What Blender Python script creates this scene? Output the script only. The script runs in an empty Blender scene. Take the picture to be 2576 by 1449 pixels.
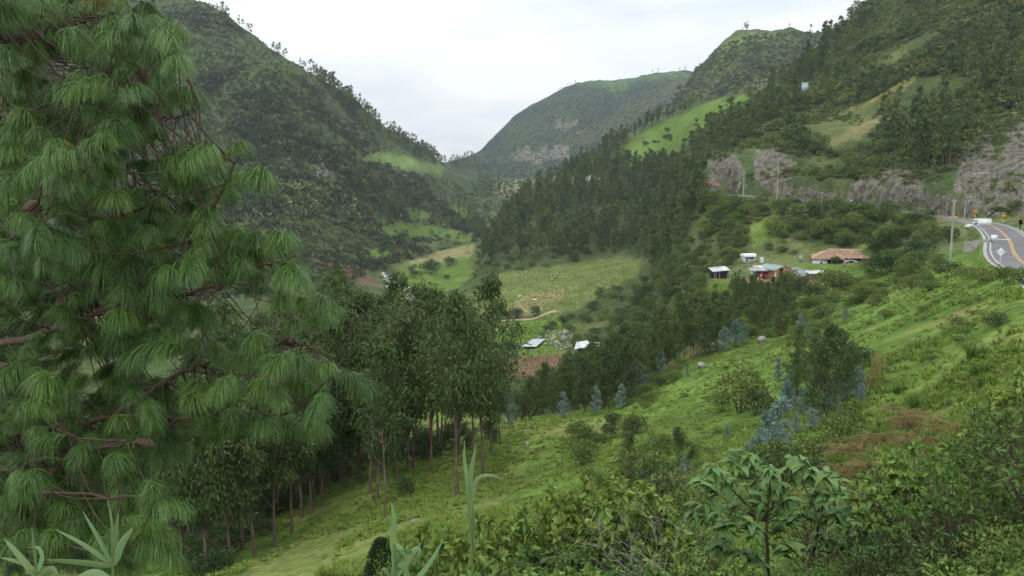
import bpy, math, random
import numpy as np
from mathutils import Vector, Matrix

# ------------------------------------------------------------------ camera, sky, sun, exposure
SC = bpy.context.scene
COL = SC.collection
R = math.radians
TT = 0.6                       # tan of half the horizontal field of view
PITCH = math.atan(284.5 / 1288 * TT)
CP, SP = math.cos(PITCH), math.sin(PITCH)
cam_d = bpy.data.cameras.new('camera')
cam_d.sensor_width = 36.0
cam_d.lens = 18.0 / TT
cam_d.clip_start = 0.1
cam_d.clip_end = 20000
cam = bpy.data.objects.new('camera', cam_d)
cam.location = (0, 0, 0)
cam.rotation_euler = (math.pi / 2 - PITCH, 0, 0)
COL.objects.link(cam)
SC.camera = cam

world = bpy.data.worlds.new('World')
SC.world = world
world.use_nodes = True
wt = world.node_tree
wt.nodes.clear()
def wn(t, **kw):
    n = wt.nodes.new(t)
    for k, v in kw.items():
        setattr(n, k, v)
    return n
SUN_EL, SUN_ROT = 58.0, 200.0   # degrees; rotation measured like the sky node
w_out = wn('ShaderNodeOutputWorld')
w_bg = wn('ShaderNodeBackground')
sky = wn('ShaderNodeTexSky', sky_type='NISHITA')
sky.sun_disc = False
sky.sun_elevation = R(SUN_EL)
sky.sun_rotation = R(SUN_ROT)
sky.altitude = 2400
w_tc = wn('ShaderNodeTexCoord')
w_sep = wn('ShaderNodeSeparateXYZ')
wt.links.new(w_tc.outputs['Generated'], w_sep.inputs[0])
# overcast deck: luminance rises from the horizon to the zenith, broken by soft grey cloud bases
w_map = wn('ShaderNodeMapping')
w_map.inputs['Scale'].default_value = (1.6, 1.6, 6.5)
wt.links.new(w_tc.outputs['Generated'], w_map.inputs['Vector'])
w_noise = wn('ShaderNodeTexNoise')
w_noise.inputs['Scale'].default_value = 2.1
w_noise.inputs['Detail'].default_value = 5
w_noise.inputs['Roughness'].default_value = 0.5
wt.links.new(w_map.outputs[0], w_noise.inputs['Vector'])
w_cr = wn('ShaderNodeValToRGB')
w_cr.color_ramp.elements[0].position = 0.36
w_cr.color_ramp.elements[0].color = (0.72, 0.79, 0.83, 1)
w_cr.color_ramp.elements[1].position = 0.60
w_cr.color_ramp.elements[1].color = (1.0, 1.0, 1.0, 1)
wt.links.new(w_noise.outputs['Fac'], w_cr.inputs[0])
w_el = wn('ShaderNodeMapRange')
w_el.inputs['From Min'].default_value = 0.0
w_el.inputs['From Max'].default_value = 0.9
w_el.inputs['To Min'].default_value = 1.16
w_el.inputs['To Max'].default_value = 2.3
wt.links.new(w_sep.outputs['Z'], w_el.inputs['Value'])
w_mul = wn('ShaderNodeVectorMath', operation='SCALE')
wt.links.new(w_cr.outputs[0], w_mul.inputs[0])
wt.links.new(w_el.outputs[0], w_mul.inputs['Scale'])
w_skys = wn('ShaderNodeVectorMath', operation='SCALE')
w_skys.inputs['Scale'].default_value = 0.05
wt.links.new(sky.outputs[0], w_skys.inputs[0])
w_mix = wn('ShaderNodeMix', data_type='RGBA')
w_mix.inputs[0].default_value = 0.9          # nine tenths cloud deck over the clear sky
wt.links.new(w_skys.outputs[0], w_mix.inputs[6])
wt.links.new(w_mul.outputs[0], w_mix.inputs[7])
wt.links.new(w_mix.outputs[2], w_bg.inputs['Color'])
w_bg.inputs['Strength'].default_value = 1.0
wt.links.new(w_bg.outputs[0], w_out.inputs[0])

sun_d = bpy.data.lights.new('sun', 'SUN')
sun_d.energy = 1.1
sun_d.angle = R(16)
sun_d.color = (1.0, 0.97, 0.92)
sun = bpy.data.objects.new('sun', sun_d)
COL.objects.link(sun)
_az = R(SUN_ROT)
_sd = Vector((math.sin(_az) * math.cos(R(SUN_EL)), math.cos(_az) * math.cos(R(SUN_EL)), math.sin(R(SUN_EL))))
sun.rotation_euler = (-_sd).to_track_quat('-Z', 'Y').to_euler()

SC.view_settings.view_transform = 'Standard'
SC.view_settings.look = 'None'
SC.view_settings.gamma = 1.0
SC.view_settings.use_curve_mapping = False
SC.view_settings.exposure = 0.0
SC.render.engine = 'CYCLES'
SC.cycles.use_denoising = True
SC.cycles.use_adaptive_sampling = True
SC.cycles.adaptive_threshold = 0.02
SC.cycles.max_bounces = 3
SC.cycles.diffuse_bounces = 2
SC.cycles.glossy_bounces = 1
SC.cycles.transmission_bounces = 2
SC.cycles.volume_bounces = 0
SC.cycles.transparent_max_bounces = 4

# ------------------------------------------------------------------ small helpers
rng = np.random.default_rng(7)
random.seed(7)

def ray(X, Y):
    """photo coordinates (2576 wide) -> (x/y, z/y) of the line of sight"""
    u = (np.asarray(X, float) - 1288) / 1288 * TT
    v = (724.5 - np.asarray(Y, float)) / 1288 * TT
    dy = CP + v * SP
    return u / dy, (-SP + v * CP) / dy
def at(X, Y, d):
    a, e = ray(X, Y)
    return Vector((float(a * d), float(d), float(e * d)))
def proj(x, y, z):
    f = y * CP - z * SP
    return 1288 + x / f / TT * 1288, 724.5 - (y * SP + z * CP) / f / TT * 1288

def sstep(a, b, x):
    t = np.clip((x - a) / (b - a), 0, 1)
    return t * t * (3 - 2 * t)

_perm = np.random.default_rng(3).random((256, 256))
def vnoise(x, y):
    xi = np.floor(x).astype(int); yi = np.floor(y).astype(int)
    fx = x - xi; fy = y - yi
    fx = fx * fx * (3 - 2 * fx); fy = fy * fy * (3 - 2 * fy)
    g = lambda i, j: _perm[i & 255, j & 255]
    return (g(xi, yi) * (1 - fx) * (1 - fy) + g(xi + 1, yi) * fx * (1 - fy) + g(xi, yi + 1) * (1 - fx) * fy + g(xi + 1, yi + 1) * fx * fy) * 2 - 1
def fbm(x, y, wl, octs=4, gain=0.5):
    s = 0; a = 1
    x = np.asarray(x, float) / wl; y = np.asarray(y, float) / wl
    for i in range(octs):
        s = s + a * vnoise(x + 17.3 * i, y - 9.1 * i)
        x = x * 2.03; y = y * 2.03; a *= gain
    return s

def mesh_np(name, verts, faces=None, tris=None, mat=None, smooth=False, cols=None, parent=None, link=True):
    """one mesh object from numpy arrays; faces = list/array of equal-length rows or ragged list"""
    me = bpy.data.meshes.new(name)
    verts = np.asarray(verts, dtype=np.float32).reshape(-1, 3)
    if isinstance(faces, np.ndarray):
        n = faces.shape[1]
        me.vertices.add(len(verts)); me.vertices.foreach_set('co', verts.ravel())
        me.loops.add(faces.size); me.loops.foreach_set('vertex_index', faces.astype(np.int32).ravel())
        me.polygons.add(len(faces))
        me.polygons.foreach_set('loop_start', np.arange(0, faces.size, n, dtype=np.int32))
        me.update(calc_edges=True)
    else:
        me.from_pydata([tuple(map(float, v)) for v in verts], [], [tuple(map(int, f)) for f in faces])
        me.update()
    if smooth:
        me.polygons.foreach_set('use_smooth', np.ones(len(me.polygons), dtype=bool))
    if cols is not None:
        ca = me.color_attributes.new('tint', 'FLOAT_COLOR', 'POINT')
        c = np.ones((len(verts), 4), dtype=np.float32); c[:, :3] = cols
        ca.data.foreach_set('color', c.ravel())
    if mat is not None:
        me.materials.append(mat)
    if not link:
        return me
    o = bpy.data.objects.new(name, me)
    COL.objects.link(o)
    if parent is not None:
        o.parent = parent
    return o
def inst(name, me, parent=None, loc=None, rot=None, scale=None):
    o = bpy.data.objects.new(name, me)
    COL.objects.link(o)
    if parent is not None: o.parent = parent
    if loc is not None: o.location = loc
    if rot is not None: o.rotation_euler = rot
    if scale is not None: o.scale = scale if hasattr(scale, '__len__') else (scale,) * 3
    return o
def tag(o, label=None, cat=None, group=None, kind=None):
    if label: o['label'] = label
    if cat: o['category'] = cat
    if group: o['group'] = group
    if kind: o['kind'] = kind
    return o
def empty(name, loc=(0, 0, 0), rz=0.0):
    o = bpy.data.objects.new(name, None)
    COL.objects.link(o)
    o.empty_display_size = 0.2
    o.location = loc; o.rotation_euler = (0, 0, rz)
    return o
ORD = ['first', 'second', 'third', 'fourth', 'fifth', 'sixth', 'seventh', 'eighth', 'ninth', 'tenth', 'eleventh', 'twelfth', 'thirteenth', 'fourteenth', 'fifteenth', 'sixteenth', 'seventeenth', 'eighteenth', 'nineteenth', 'twentieth', 'twenty-first', 'twenty-second', 'twenty-third', 'twenty-fourth', 'twenty-fifth', 'twenty-sixth', 'twenty-seventh', 'twenty-eighth', 'twenty-ninth', 'thirtieth', 'thirty-first', 'thirty-second', 'thirty-third', 'thirty-fourth', 'thirty-fifth', 'thirty-sixth', 'thirty-seventh', 'thirty-eighth', 'thirty-ninth', 'fortieth']
# ------------------------------------------------------------------ terrain: height profiles per bearing, (distance : image height)
ZK = 440.0
def zy(d, z):                      # image height of a point z metres above the eye at distance d
    return ZK - z / d * 2147.0
COLS = {
 -700: [(2, zy(2, -1.7)), (6, zy(6, -5)), (15, zy(15, -11)), (35, zy(35, -24)), (80, zy(80, -42)), (160, zy(160, -62)), (300, zy(300, -68)), (420, 700), (600, 420), (800, 150), (1100, -150), (1500, -200), (5000, 200)],
 -250: [(2, zy(2, -1.7)), (6, zy(6, -5)), (15, zy(15, -11)), (35, zy(35, -22)), (80, zy(80, -40)), (160, zy(160, -62)), (300, zy(300, -68)), (420, 770), (520, 640), (700, 400), (900, 100), (1150, -150), (1500, -150), (5000, 300)],
 100: [(2, zy(2, -1.7)), (6, zy(6, -5)), (15, zy(15, -10.5)), (35, zy(35, -21)), (80, 1450), (160, 1230), (300, 920), (420, 780), (520, 690), (650, 520), (800, 300), (950, 80), (1150, -120), (1500, -80), (5000, 320)],
 450: [(2, zy(2, -1.7)), (6, zy(6, -4.6)), (15, zy(15, -10)), (35, zy(35, -19.5)), (60, 1470), (80, 1390), (110, 1280), (160, 1160), (220, 1040), (300, 900), (420, 775), (500, 725), (600, 600), (750, 420), (900, 200), (1000, 60), (1150, -40), (1400, 60), (5000, 350)],
 700: [(2, zy(2, -1.7)), (6, zy(6, -4.5)), (15, zy(15, -9.5)), (35, zy(35, -18.5)), (60, 1420), (75, 1345), (90, 1270), (120, 1190), (180, 1060), (260, 920), (350, 830), (430, 775), (500, 700), (560, 610), (650, 490), (800, 300), (900, 150), (1000, 185), (1150, 118), (1350, 230), (2000, 330), (5000, 380)],
 850: [(2, zy(2, -1.7)), (6, zy(6, -4.5)), (15, zy(15, -9)), (35, zy(35, -18)), (60, 1390), (80, 1265), (100, 1190), (140, 1110), (200, 1000), (300, 870), (400, 800), (450, 770), (520, 700), (600, 620), (700, 500), (800, 400), (900, 305), (1000, 335), (1180, 232), (1400, 350), (2000, 380), (5000, 400)],
 950: [(2, zy(2, -1.7)), (6, zy(6, -4.4)), (15, zy(15, -8.8)), (35, zy(35, -17.5)), (60, 1350), (80, 1230), (110, 1140), (150, 1070), (220, 960), (300, 880), (400, 810), (470, 770), (540, 710), (640, 635), (760, 560), (880, 450), (980, 405), (1100, 385), (1200, 372), (1350, 305), (1600, 400), (2500, 420), (5000, 410)],
 1050: [(2, zy(2, -1.7)), (6, zy(6, -4.2)), (15, zy(15, -8.4)), (35, zy(35, -17)), (60, 1310), (80, 1205), (105, 1130), (140, 1060), (200, 980), (300, 880), (400, 815), (490, 755), (600, 690), (720, 655), (850, 620), (980, 580), (1080, 520), (1130, 450), (1180, 432), (1280, 400), (1450, 372), (1700, 420), (2500, 420), (5000, 410)],
 1150: [(2, zy(2, -1.7)), (6, zy(6, -4)), (15, zy(15, -8.2)), (35, zy(35, -16.5)), (60, 1290), (80, 1190), (105, 1110), (130, 1060), (180, 1010), (300, 890), (400, 815), (490, 752), (600, 690), (720, 650), (900, 608), (1050, 575), (1200, 520), (1350, 470), (1500, 440), (1750, 420), (2200, 412), (2700, 405), (3500, 412), (5000, 420)],
 1200: [(400, 812), (430, 775), (500, 735), (600, 690), (720, 655), (900, 612), (1200, 540), (1500, 470), (1900, 430), (2300, 405), (2700, 388), (3300, 410)],
 1250: [(2, zy(2, -1.7)), (6, zy(6, -3.9)), (15, zy(15, -8)), (35, zy(35, -16)), (60, 1280), (80, 1180), (105, 1095), (130, 1062), (180, 1030), (260, 925), (340, 870), (385, 815), (415, 775), (480, 705), (505, 690), (560, 640), (620, 575), (680, 555), (800, 600), (950, 590), (1300, 520), (1600, 470), (2000, 435), (2350, 385), (2700, 335), (3300, 420), (5000, 430)],
 1340: [(2, zy(2, -1.7)), (6, zy(6, -3.8)), (15, zy(15, -7.8)), (35, zy(35, -15.5)), (60, 1260), (80, 1165), (105, 1085), (122, 1060), (170, 1045), (250, 945), (300, 920), (345, 868), (388, 808), (400, 795), (430, 735), (465, 700), (500, 681), (540, 645), (600, 590), (700, 510), (780, 458), (950, 525), (1300, 485), (1800, 445), (2200, 400), (2600, 305), (2900, 262), (3400, 380), (5000, 420)],
 1450: [(2, zy(2, -1.7)), (6, zy(6, -3.6)), (15, zy(15, -7.5)), (35, zy(35, -15)), (60, 1230), (80, 1140), (105, 1068), (125, 1040), (175, 1030), (250, 925), (310, 870), (350, 825), (400, 780), (440, 725), (480, 688), (510, 676), (540, 640), (600, 585), (720, 480), (800, 425), (950, 480), (1500, 470), (2000, 430), (2400, 330), (2800, 208), (3300, 330), (5000, 420)],
 1550: [(2, zy(2, -1.7)), (6, zy(6, -3.4)), (15, zy(15, -7.2)), (35, zy(35, -14.2)), (60, 1200), (80, 1118), (105, 1050), (125, 1018), (150, 1005), (200, 975), (260, 880), (320, 820), (380, 765), (430, 705), (480, 665), (530, 640), (580, 590), (650, 520), (710, 465), (770, 405), (850, 345), (1000, 420), (1500, 420), (1900, 390), (2300, 310), (2800, 200), (3300, 330), (5000, 400)],
 1650: [(2, zy(2, -1.7)), (6, zy(6, -3.2)), (15, zy(15, -6.9)), (35, zy(35, -13.5)), (60, 1180), (80, 1095), (105, 1020), (130, 965), (150, 940), (185, 920), (230, 850), (290, 790), (350, 740), (410, 680), (460, 635), (510, 590), (570, 530), (620, 490), (690, 415), (760, 350), (850, 292), (1000, 370), (1500, 330), (2000, 290), (2400, 240), (2800, 185), (3300, 300), (5000, 400)],
 1750: [(2, zy(2, -1.7)), (6, zy(6, -3.6)), (15, zy(15, -7.4)), (35, zy(35, -13.2)), (60, 1160), (80, 1075), (105, 985), (130, 925), (148, 898), (180, 850), (215, 770), (250, 690), (280, 620), (300, 545), (318, 487), (326, 484), (340, 455), (400, 425), (480, 375), (560, 335), (650, 298), (780, 258), (950, 330), (1250, 250), (1450, 165), (1700, 200), (2200, 220), (2800, 180), (3300, 280), (5000, 380)],
 1850: [(2, zy(2, -1.7)), (6, zy(6, -3.6)), (15, zy(15, -7.4)), (35, zy(35, -13.0)), (60, 1130), (80, 1045), (105, 960), (130, 895), (145, 872), (170, 820), (195, 750), (210, 708), (222, 690), (240, 645), (262, 590), (285, 530), (298, 492), (306, 489), (314, 425), (330, 400), (380, 375), (460, 325), (560, 285), (680, 245), (850, 310), (1200, 190), (1400, 86), (1700, 170), (2500, 250), (5000, 380)],
 1950: [(2, zy(2, -1.7)), (6, zy(6, -3.6)), (15, zy(15, -7.4)), (35, zy(35, -13.0)), (60, 1090), (80, 1010), (105, 930), (130, 868), (148, 835), (170, 790), (195, 728), (210, 702), (222, 685), (240, 640), (256, 580), (272, 530), (282, 498), (290, 495), (298, 425), (320, 395), (380, 340), (450, 290), (540, 235), (600, 212), (750, 290), (1200, 160), (1450, 76), (1800, 170), (2500, 250), (5000, 380)],
 2050: [(2, zy(2, -1.7)), (6, zy(6, -3.5)), (15, zy(15, -7.2)), (35, zy(35, -12.8)), (60, 1040), (80, 960), (105, 880), (130, 825), (155, 785), (185, 725), (205, 690), (222, 660), (238, 640), (250, 575), (262, 517), (271, 509), (279, 506), (287, 440), (310, 400), (370, 330), (440, 260), (520, 185), (590, 135), (750, 230), (1300, 120), (1500, 72), (1900, 180), (5000, 350)],
 2150: [(2, zy(2, -1.7)), (6, zy(6, -3.4)), (15, zy(15, -7.0)), (35, zy(35, -12.2)), (60, 985), (80, 900), (105, 835), (135, 790), (170, 735), (200, 690), (224, 652), (236, 632), (246, 555), (253, 523), (260, 518), (269, 515), (277, 450), (310, 380), (370, 300), (440, 210), (520, 110), (600, 32), (750, 110), (1500, 60), (1900, 120), (5000, 350)],
 2250: [(2, zy(2, -1.7)), (6, zy(6, -3.3)), (15, zy(15, -6.7)), (35, zy(35, -11.5)), (60, 930), (80, 845), (110, 785), (145, 735), (180, 690), (210, 640), (228, 600), (237, 540), (243, 532), (252, 528), (262, 460), (310, 350), (380, 235), (470, 105), (560, -20), (680, -90), (900, 0), (1500, 100), (5000, 350)],
 2350: [(2, zy(2, -1.7)), (6, zy(6, -3.2)), (15, zy(15, -6.3)), (35, zy(35, -10.5)), (60, 895), (85, 785), (110, 725), (140, 685), (175, 640), (205, 585), (220, 548), (230, 544), (238, 541), (247, 465), (300, 335), (380, 195), (470, 55), (560, -60), (700, -130), (900, -40), (1500, 100), (5000, 350)],
 2450: [(2, zy(2, -1.7)), (6, zy(6, -3.0)), (15, zy(15, -5.8)), (35, zy(35, -9.6)), (60, 845), (80, 745), (100, 695), (125, 660), (150, 630), (175, 605), (192, 582), (205, 566), (216, 554), (226, 548), (236, 470), (290, 310), (380, 150), (470, 0), (560, -120), (700, -200), (900, -100), (1500, 50), (5000, 350)],
 2550: [(2, zy(2, -1.7)), (6, zy(6, -2.8)), (15, zy(15, -5.2)), (35, zy(35, -8.6)), (60, 770), (80, 710), (96, 680), (108, 668), (130, 632), (150, 606), (175, 582), (195, 567), (205, 560), (216, 548), (224, 480), (260, 345), (330, 180), (420, 0), (560, -160), (800, -200), (1500, 50), (5000, 350)],
 2720: [(2, zy(2, -1.7)), (6, zy(6, -2.5)), (15, zy(15, -4.5)), (35, zy(35, -7.5)), (60, 770), (80, 720), (100, 680), (130, 630), (160, 590), (185, 570), (200, 560), (210, 480), (250, 330), (330, 120), (420, -60), (600, -220), (900, -200), (5000, 300)],
 3100: [(2, zy(2, -1.7)), (6, zy(6, -2.2)), (15, zy(15, -3.6)), (35, zy(35, -6.2)), (60, 740), (90, 660), (130, 600), (160, 520), (200, 400), (260, 200), (350, 0), (600, -250), (5000, 300)],
 3700: [(2, zy(2, -1.7)), (6, zy(6, -1.75)), (15, zy(15, -2.2)), (35, zy(35, -5)), (60, 700), (90, 600), (130, 400), (200, 200), (350, -50), (600, -250), (5000, 300)],
}
_pts = []
for _X, _l in COLS.items():
    for _d, _Y in _l:
        _a, _e = ray(_X, _Y)
        _pts.append((float(_a), math.log(_d), float(_e)))
SKY = [  # ridge crests between the profiles: (X, Y, distance)
 (560, 30, 1130), (620, 68, 1135), (660, 95, 1140), (760, 155, 1155), (800, 188, 1165), (900, 272, 1260), (1000, 345, 1400), (1020, 360, 1425), (1100, 395, 1600),
 (1225, 358, 2700), (1290, 293, 2790), (1315, 276, 2840), (1395, 233, 2850), (1420, 219, 2830), (1480, 203, 2800), (1510, 200, 2800), (1580, 196, 2800), (1615, 191, 2800), (1690, 180, 2800), (1720, 178, 2800),
 (1775, 148, 1440), (1800, 122, 1425), (1825, 102, 1410), (1875, 82, 1405), (1900, 79, 1415), (1925, 77, 1435), (1975, 76, 1460), (2000, 76, 1470), (2025, 74, 1485), (2075, 70, 1500), (2100, 66, 1500), (2125, 62, 1500)]
for _X, _Y, _d in SKY:
    for _f, _g in ((1.0, 0.0), (1.22, 105.0)):
        _a, _e = ray(_X, _Y + _g)
        _pts.append((float(_a), math.log(_d * _f), float(_e)))
_pts = np.array(_pts)
KA, KB = 16.0, 5.0
_cx = np.stack([_pts[:, 0] * KA, _pts[:, 1] * KB], 1)
_D = np.linalg.norm(_cx[:, None] - _cx[None], axis=2)
_n = len(_cx)
_A = np.zeros((_n + 3, _n + 3))
_A[:_n, :_n] = -_D + np.eye(_n) * 0.02
_A[:_n, _n] = 1; _A[:_n, _n + 1:] = _cx
_A[_n, :_n] = 1; _A[_n + 1:, :_n] = _cx.T
_w = np.linalg.solve(_A, np.concatenate([_pts[:, 2], np.zeros(3)]))
def rbf(a, l):
    q = np.stack([a * KA, l * KB], 1)
    out = np.empty(len(q))
    for i in range(0, len(q), 20000):
        qq = q[i:i + 20000]
        r = np.sqrt(((qq[:, None, :] - _cx[None]) ** 2).sum(2))
        out[i:i + 20000] = -r @ _w[:_n] + _w[_n] + qq @ _w[_n + 1:]
    return out

GA = np.concatenate([np.linspace(-1.5, -0.66, 24, endpoint=False), np.linspace(-0.66, 0.70, 520), np.linspace(0.70, 1.7, 30)[1:]])
GL = np.concatenate([np.linspace(math.log(1.2), math.log(40), 90, endpoint=False), np.linspace(math.log(40), math.log(700), 360, endpoint=False), np.linspace(math.log(700), math.log(5200), 140)])
gA, gL = np.meshgrid(GA, GL)          # rows = distance
gD = np.exp(gL)
gE = rbf(gA.ravel(), gL.ravel()).reshape(gA.shape)
gX = gA * gD
gZ = gE * gD
# relief the profiles do not hold: gullies and ribs on the mountains, hummocks on the near slope
_m = sstep(260, 700, gD)
_rib = np.abs(fbm(gX * 1.0 + 31, gD * 0.55, 120, 4))
gZ = gZ + _m * ((_rib - 0.45) * 17 * sstep(300, 1200, gD) * (1 - 0.8 * sstep(1300, 2200, gD)) + fbm(gX, gD, 45, 4) * 3.2)
_cl = sstep(225, 300, gD) * sstep(0.22, 0.34, gA) * (1 - sstep(520, 700, gD))
gZ = gZ + _cl * (fbm(gX + 90, gD, 34, 5, 0.55) * 4.2)
gZ = gZ + (1 - _m) * (fbm(gX, gD, 18, 4) * 0.55 * sstep(12, 60, gD) + fbm(gX, gD, 4, 3) * 0.10 * sstep(5, 20, gD) * (1 - sstep(150, 250, gD)))

# road bench
ROAD = [(2990, 900, -10.6, 45), (2820, 800, -11, 62), (2700, 735, -11.2, 82), (2622, 690, -11.4, 100), (2578, 664, -11.5, 0), (2552, 638, -11.5, 0), (2543, 612, -11.5, 0), (2525, 588, -11.5, 0), (2494, 568, -11.5, 0), (2440, 555, -11.5, 0), (2380, 547, -11.4, 0), (2300, 537, -11.0, 0), (2200, 525.5, -10.2, 0), (2100, 515, -9.3, 0), (2000, 504, -8.3, 0), (1930, 497.5, -7.6, 0), (1850, 491, -7.1, 0), (1775, 486.5, -6.9, 0), (1742, 484.5, -6.9, 0)]
_rp = []
for X, Y, z, d in ROAD:
    a, e = ray(X, Y)
    if d == 0: d = z / e
    _rp.append((a * d, d, z))
_rp = np.array(_rp)
def resample(P, n):
    """centripetal-ish smooth resampling of a polyline (Catmull-Rom by chord length)"""
    P = np.asarray(P, float)
    t = np.concatenate([[0], np.cumsum(np.linalg.norm(np.diff(P, axis=0), axis=1) ** 0.5)])
    T = np.linspace(0, t[-1], n * 8)
    m = np.gradient(P, t, axis=0)
    k = np.clip(np.searchsorted(t, T, side='right') - 1, 0, len(t) - 2)
    h = (t[k + 1] - t[k])[:, None]; s = ((T - t[k])[:, None]) / h
    C = (2 * s**3 - 3 * s**2 + 1) * P[k] + (s**3 - 2 * s**2 + s) * h * m[k] + (-2 * s**3 + 3 * s**2) * P[k + 1] + (s**3 - s**2) * h * m[k + 1]
    L = np.concatenate([[0], np.cumsum(np.linalg.norm(np.diff(C, axis=0), axis=1))])
    q = np.linspace(0, L[-1], n)
    return np.stack([np.interp(q, L, C[:, i]) for i in range(C.shape[1])], 1)
RC = resample(_rp, 260)
def smooth1(P, k=6):
    for _ in range(k):
        P[1:-1] = (P[:-2] + 2 * P[1:-1] + P[2:]) / 4
    return P
RC = smooth1(RC, 10)
ROAD_W = 3.55
def road_dist(x, y):
    x = np.asarray(x, float).ravel(); y = np.asarray(y, float).ravel()
    dd = np.full(len(x), 1e9); zz = np.zeros(len(x))
    for i in range(0, len(x), 40000):
        q = (x[i:i+40000, None] - RC[None, :, 0])**2 + (y[i:i+40000, None] - RC[None, :, 1])**2
        k = q.argmin(1)
        dd[i:i+40000] = np.sqrt(q[np.arange(len(k)), k]); zz[i:i+40000] = RC[k, 2]
    return dd, zz
_sel = (gD > 30) & (gD < 380) & (gA > 0.12)
_dd, _zz = road_dist(gX[_sel], gD[_sel])
gRoad = np.full(gX.shape, 99.0); gRoad[_sel] = _dd
_wt = (1 - sstep(4.1, 5.7, _dd)) * sstep(0.215, 0.262, gA[_sel])
gZ[_sel] = gZ[_sel] * (1 - _wt) + (_zz - 0.14) * _wt
# level pads for the yards
def pad(X, Y, d, rx, ry):
    p = at(X, Y, d)
    w = 1 - sstep(0.75, 1.25, np.sqrt(((gX - p.x) / rx) ** 2 + ((gD - p.y) / ry) ** 2))
    gZ[:] = gZ * (1 - w) + p.z * w
    return p
PAD1 = pad(1935, 702, 208, 19, 8)
PAD2 = pad(2130, 664, 221, 16, 6)
PAD3 = pad(2452, 577, 197, 5.5, 3.5)
gE = gZ / gD
gCM = np.maximum.accumulate(gE, axis=0)

def ground_z(x, y):
    x = np.asarray(x, float); y = np.maximum(np.asarray(y, float), 1.25)
    a = np.clip(x / y, GA[0] + 1e-6, GA[-1] - 1e-6); l = np.clip(np.log(y), GL[0] + 1e-6, GL[-1] - 1e-6)
    i = np.clip(np.searchsorted(GL, l) - 1, 0, len(GL) - 2); j = np.clip(np.searchsorted(GA, a) - 1, 0, len(GA) - 2)
    s = (l - GL[i]) / (GL[i + 1] - GL[i]); t = (a - GA[j]) / (GA[j + 1] - GA[j])
    return gZ[i, j] * (1 - s) * (1 - t) + gZ[i + 1, j] * s * (1 - t) + gZ[i, j + 1] * (1 - s) * t + gZ[i + 1, j + 1] * s * t
def hit(X, Y, dmin=0.0):
    """where the line of sight through photo point (X, Y) meets the ground beyond dmin; None for sky"""
    a, e = ray(X, Y)
    j = int(np.clip(np.searchsorted(GA, a) - 1, 0, len(GA) - 2))
    t = (a - GA[j]) / (GA[j + 1] - GA[j])
    prof = gE[:, j] * (1 - t) + gE[:, j + 1] * t
    k0 = int(np.searchsorted(GL, math.log(dmin))) if dmin > 1.3 else 0
    up = np.nonzero(prof[k0:] >= e)[0]
    if len(up) == 0: return None
    k = up[0] + k0
    if k == 0: return Vector((a * GL[0], 1.2, e * 1.2))
    f = (e - prof[k - 1]) / max(prof[k] - prof[k - 1], 1e-9)
    d = math.exp(GL[k - 1] + (GL[k] - GL[k - 1]) * min(max(f, 0), 1))
    return Vector((float(a * d), d, float(ground_z(a * d, d))))
def inpoly(px, py, poly):
    px = np.asarray(px, float); py = np.asarray(py, float)
    c = np.zeros(px.shape, bool)
    n = len(poly)
    for i in range(n):
        x1, y1 = poly[i]; x2, y2 = poly[i - 1]
        if y1 == y2: continue
        c ^= ((y1 > py) != (y2 > py)) & (px < (x2 - x1) * (py - y1) / (y2 - y1) + x1)
    return c

# ------------------------------------------------------------------ land cover colours (what grows or lies there)
GRASS = np.array((0.102, 0.168, 0.033)); DRY = np.array((0.215, 0.205, 0.070)); OLIVE = np.array((0.130, 0.160, 0.050))
SCRUB = np.array((0.056, 0.082, 0.030)); SCRUB2 = np.array((0.115, 0.135, 0.050)); ROCK = np.array((0.190, 0.170, 0.150))
SOIL = np.array((0.170, 0.115, 0.075)); STRAW = np.array((0.250, 0.185, 0.105)); TAN = np.array((0.240, 0.225, 0.100)); FARG = np.array((0.036, 0.050, 0.034))
pX, pY = proj(gX, gD, gZ)
_jx = pX + fbm(gX, gD, np.maximum(gD, 20) * 0.02 if False else 9, 3) * 9
_jy = pY + fbm(gX + 50, gD - 30, 9, 3) * 7
cov = np.empty(gX.shape + (3,))
_n1 = fbm(gX, gD, 60, 4)[..., None]; _n2 = fbm(gX + 200, gD + 77, 14, 4)[..., None]; _n3 = fbm(gX - 80, gD + 7, 3.5, 3)[..., None]
cov[:] = SCRUB + (SCRUB2 - SCRUB) * sstep(-0.15, 0.6, _n1 * 0.6 + _n2 * 0.5)
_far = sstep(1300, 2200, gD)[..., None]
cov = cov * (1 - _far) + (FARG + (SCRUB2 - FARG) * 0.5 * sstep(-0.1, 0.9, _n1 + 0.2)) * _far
_near = (1 - sstep(150, 185, gD))[..., None]
_ng = GRASS + (DRY - GRASS) * sstep(-0.1, 0.7, _n2 * 0.8 + _n1 * 0.5 + 0.0) * 0.65
_ng = _ng * (1 + 0.24 * _n3) * (1 - 0.35 * sstep(0.1, 0.8, fbm(gX + 400, gD - 120, 22, 3)[..., None]))
cov = cov * (1 - _near) + _ng * _near
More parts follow.
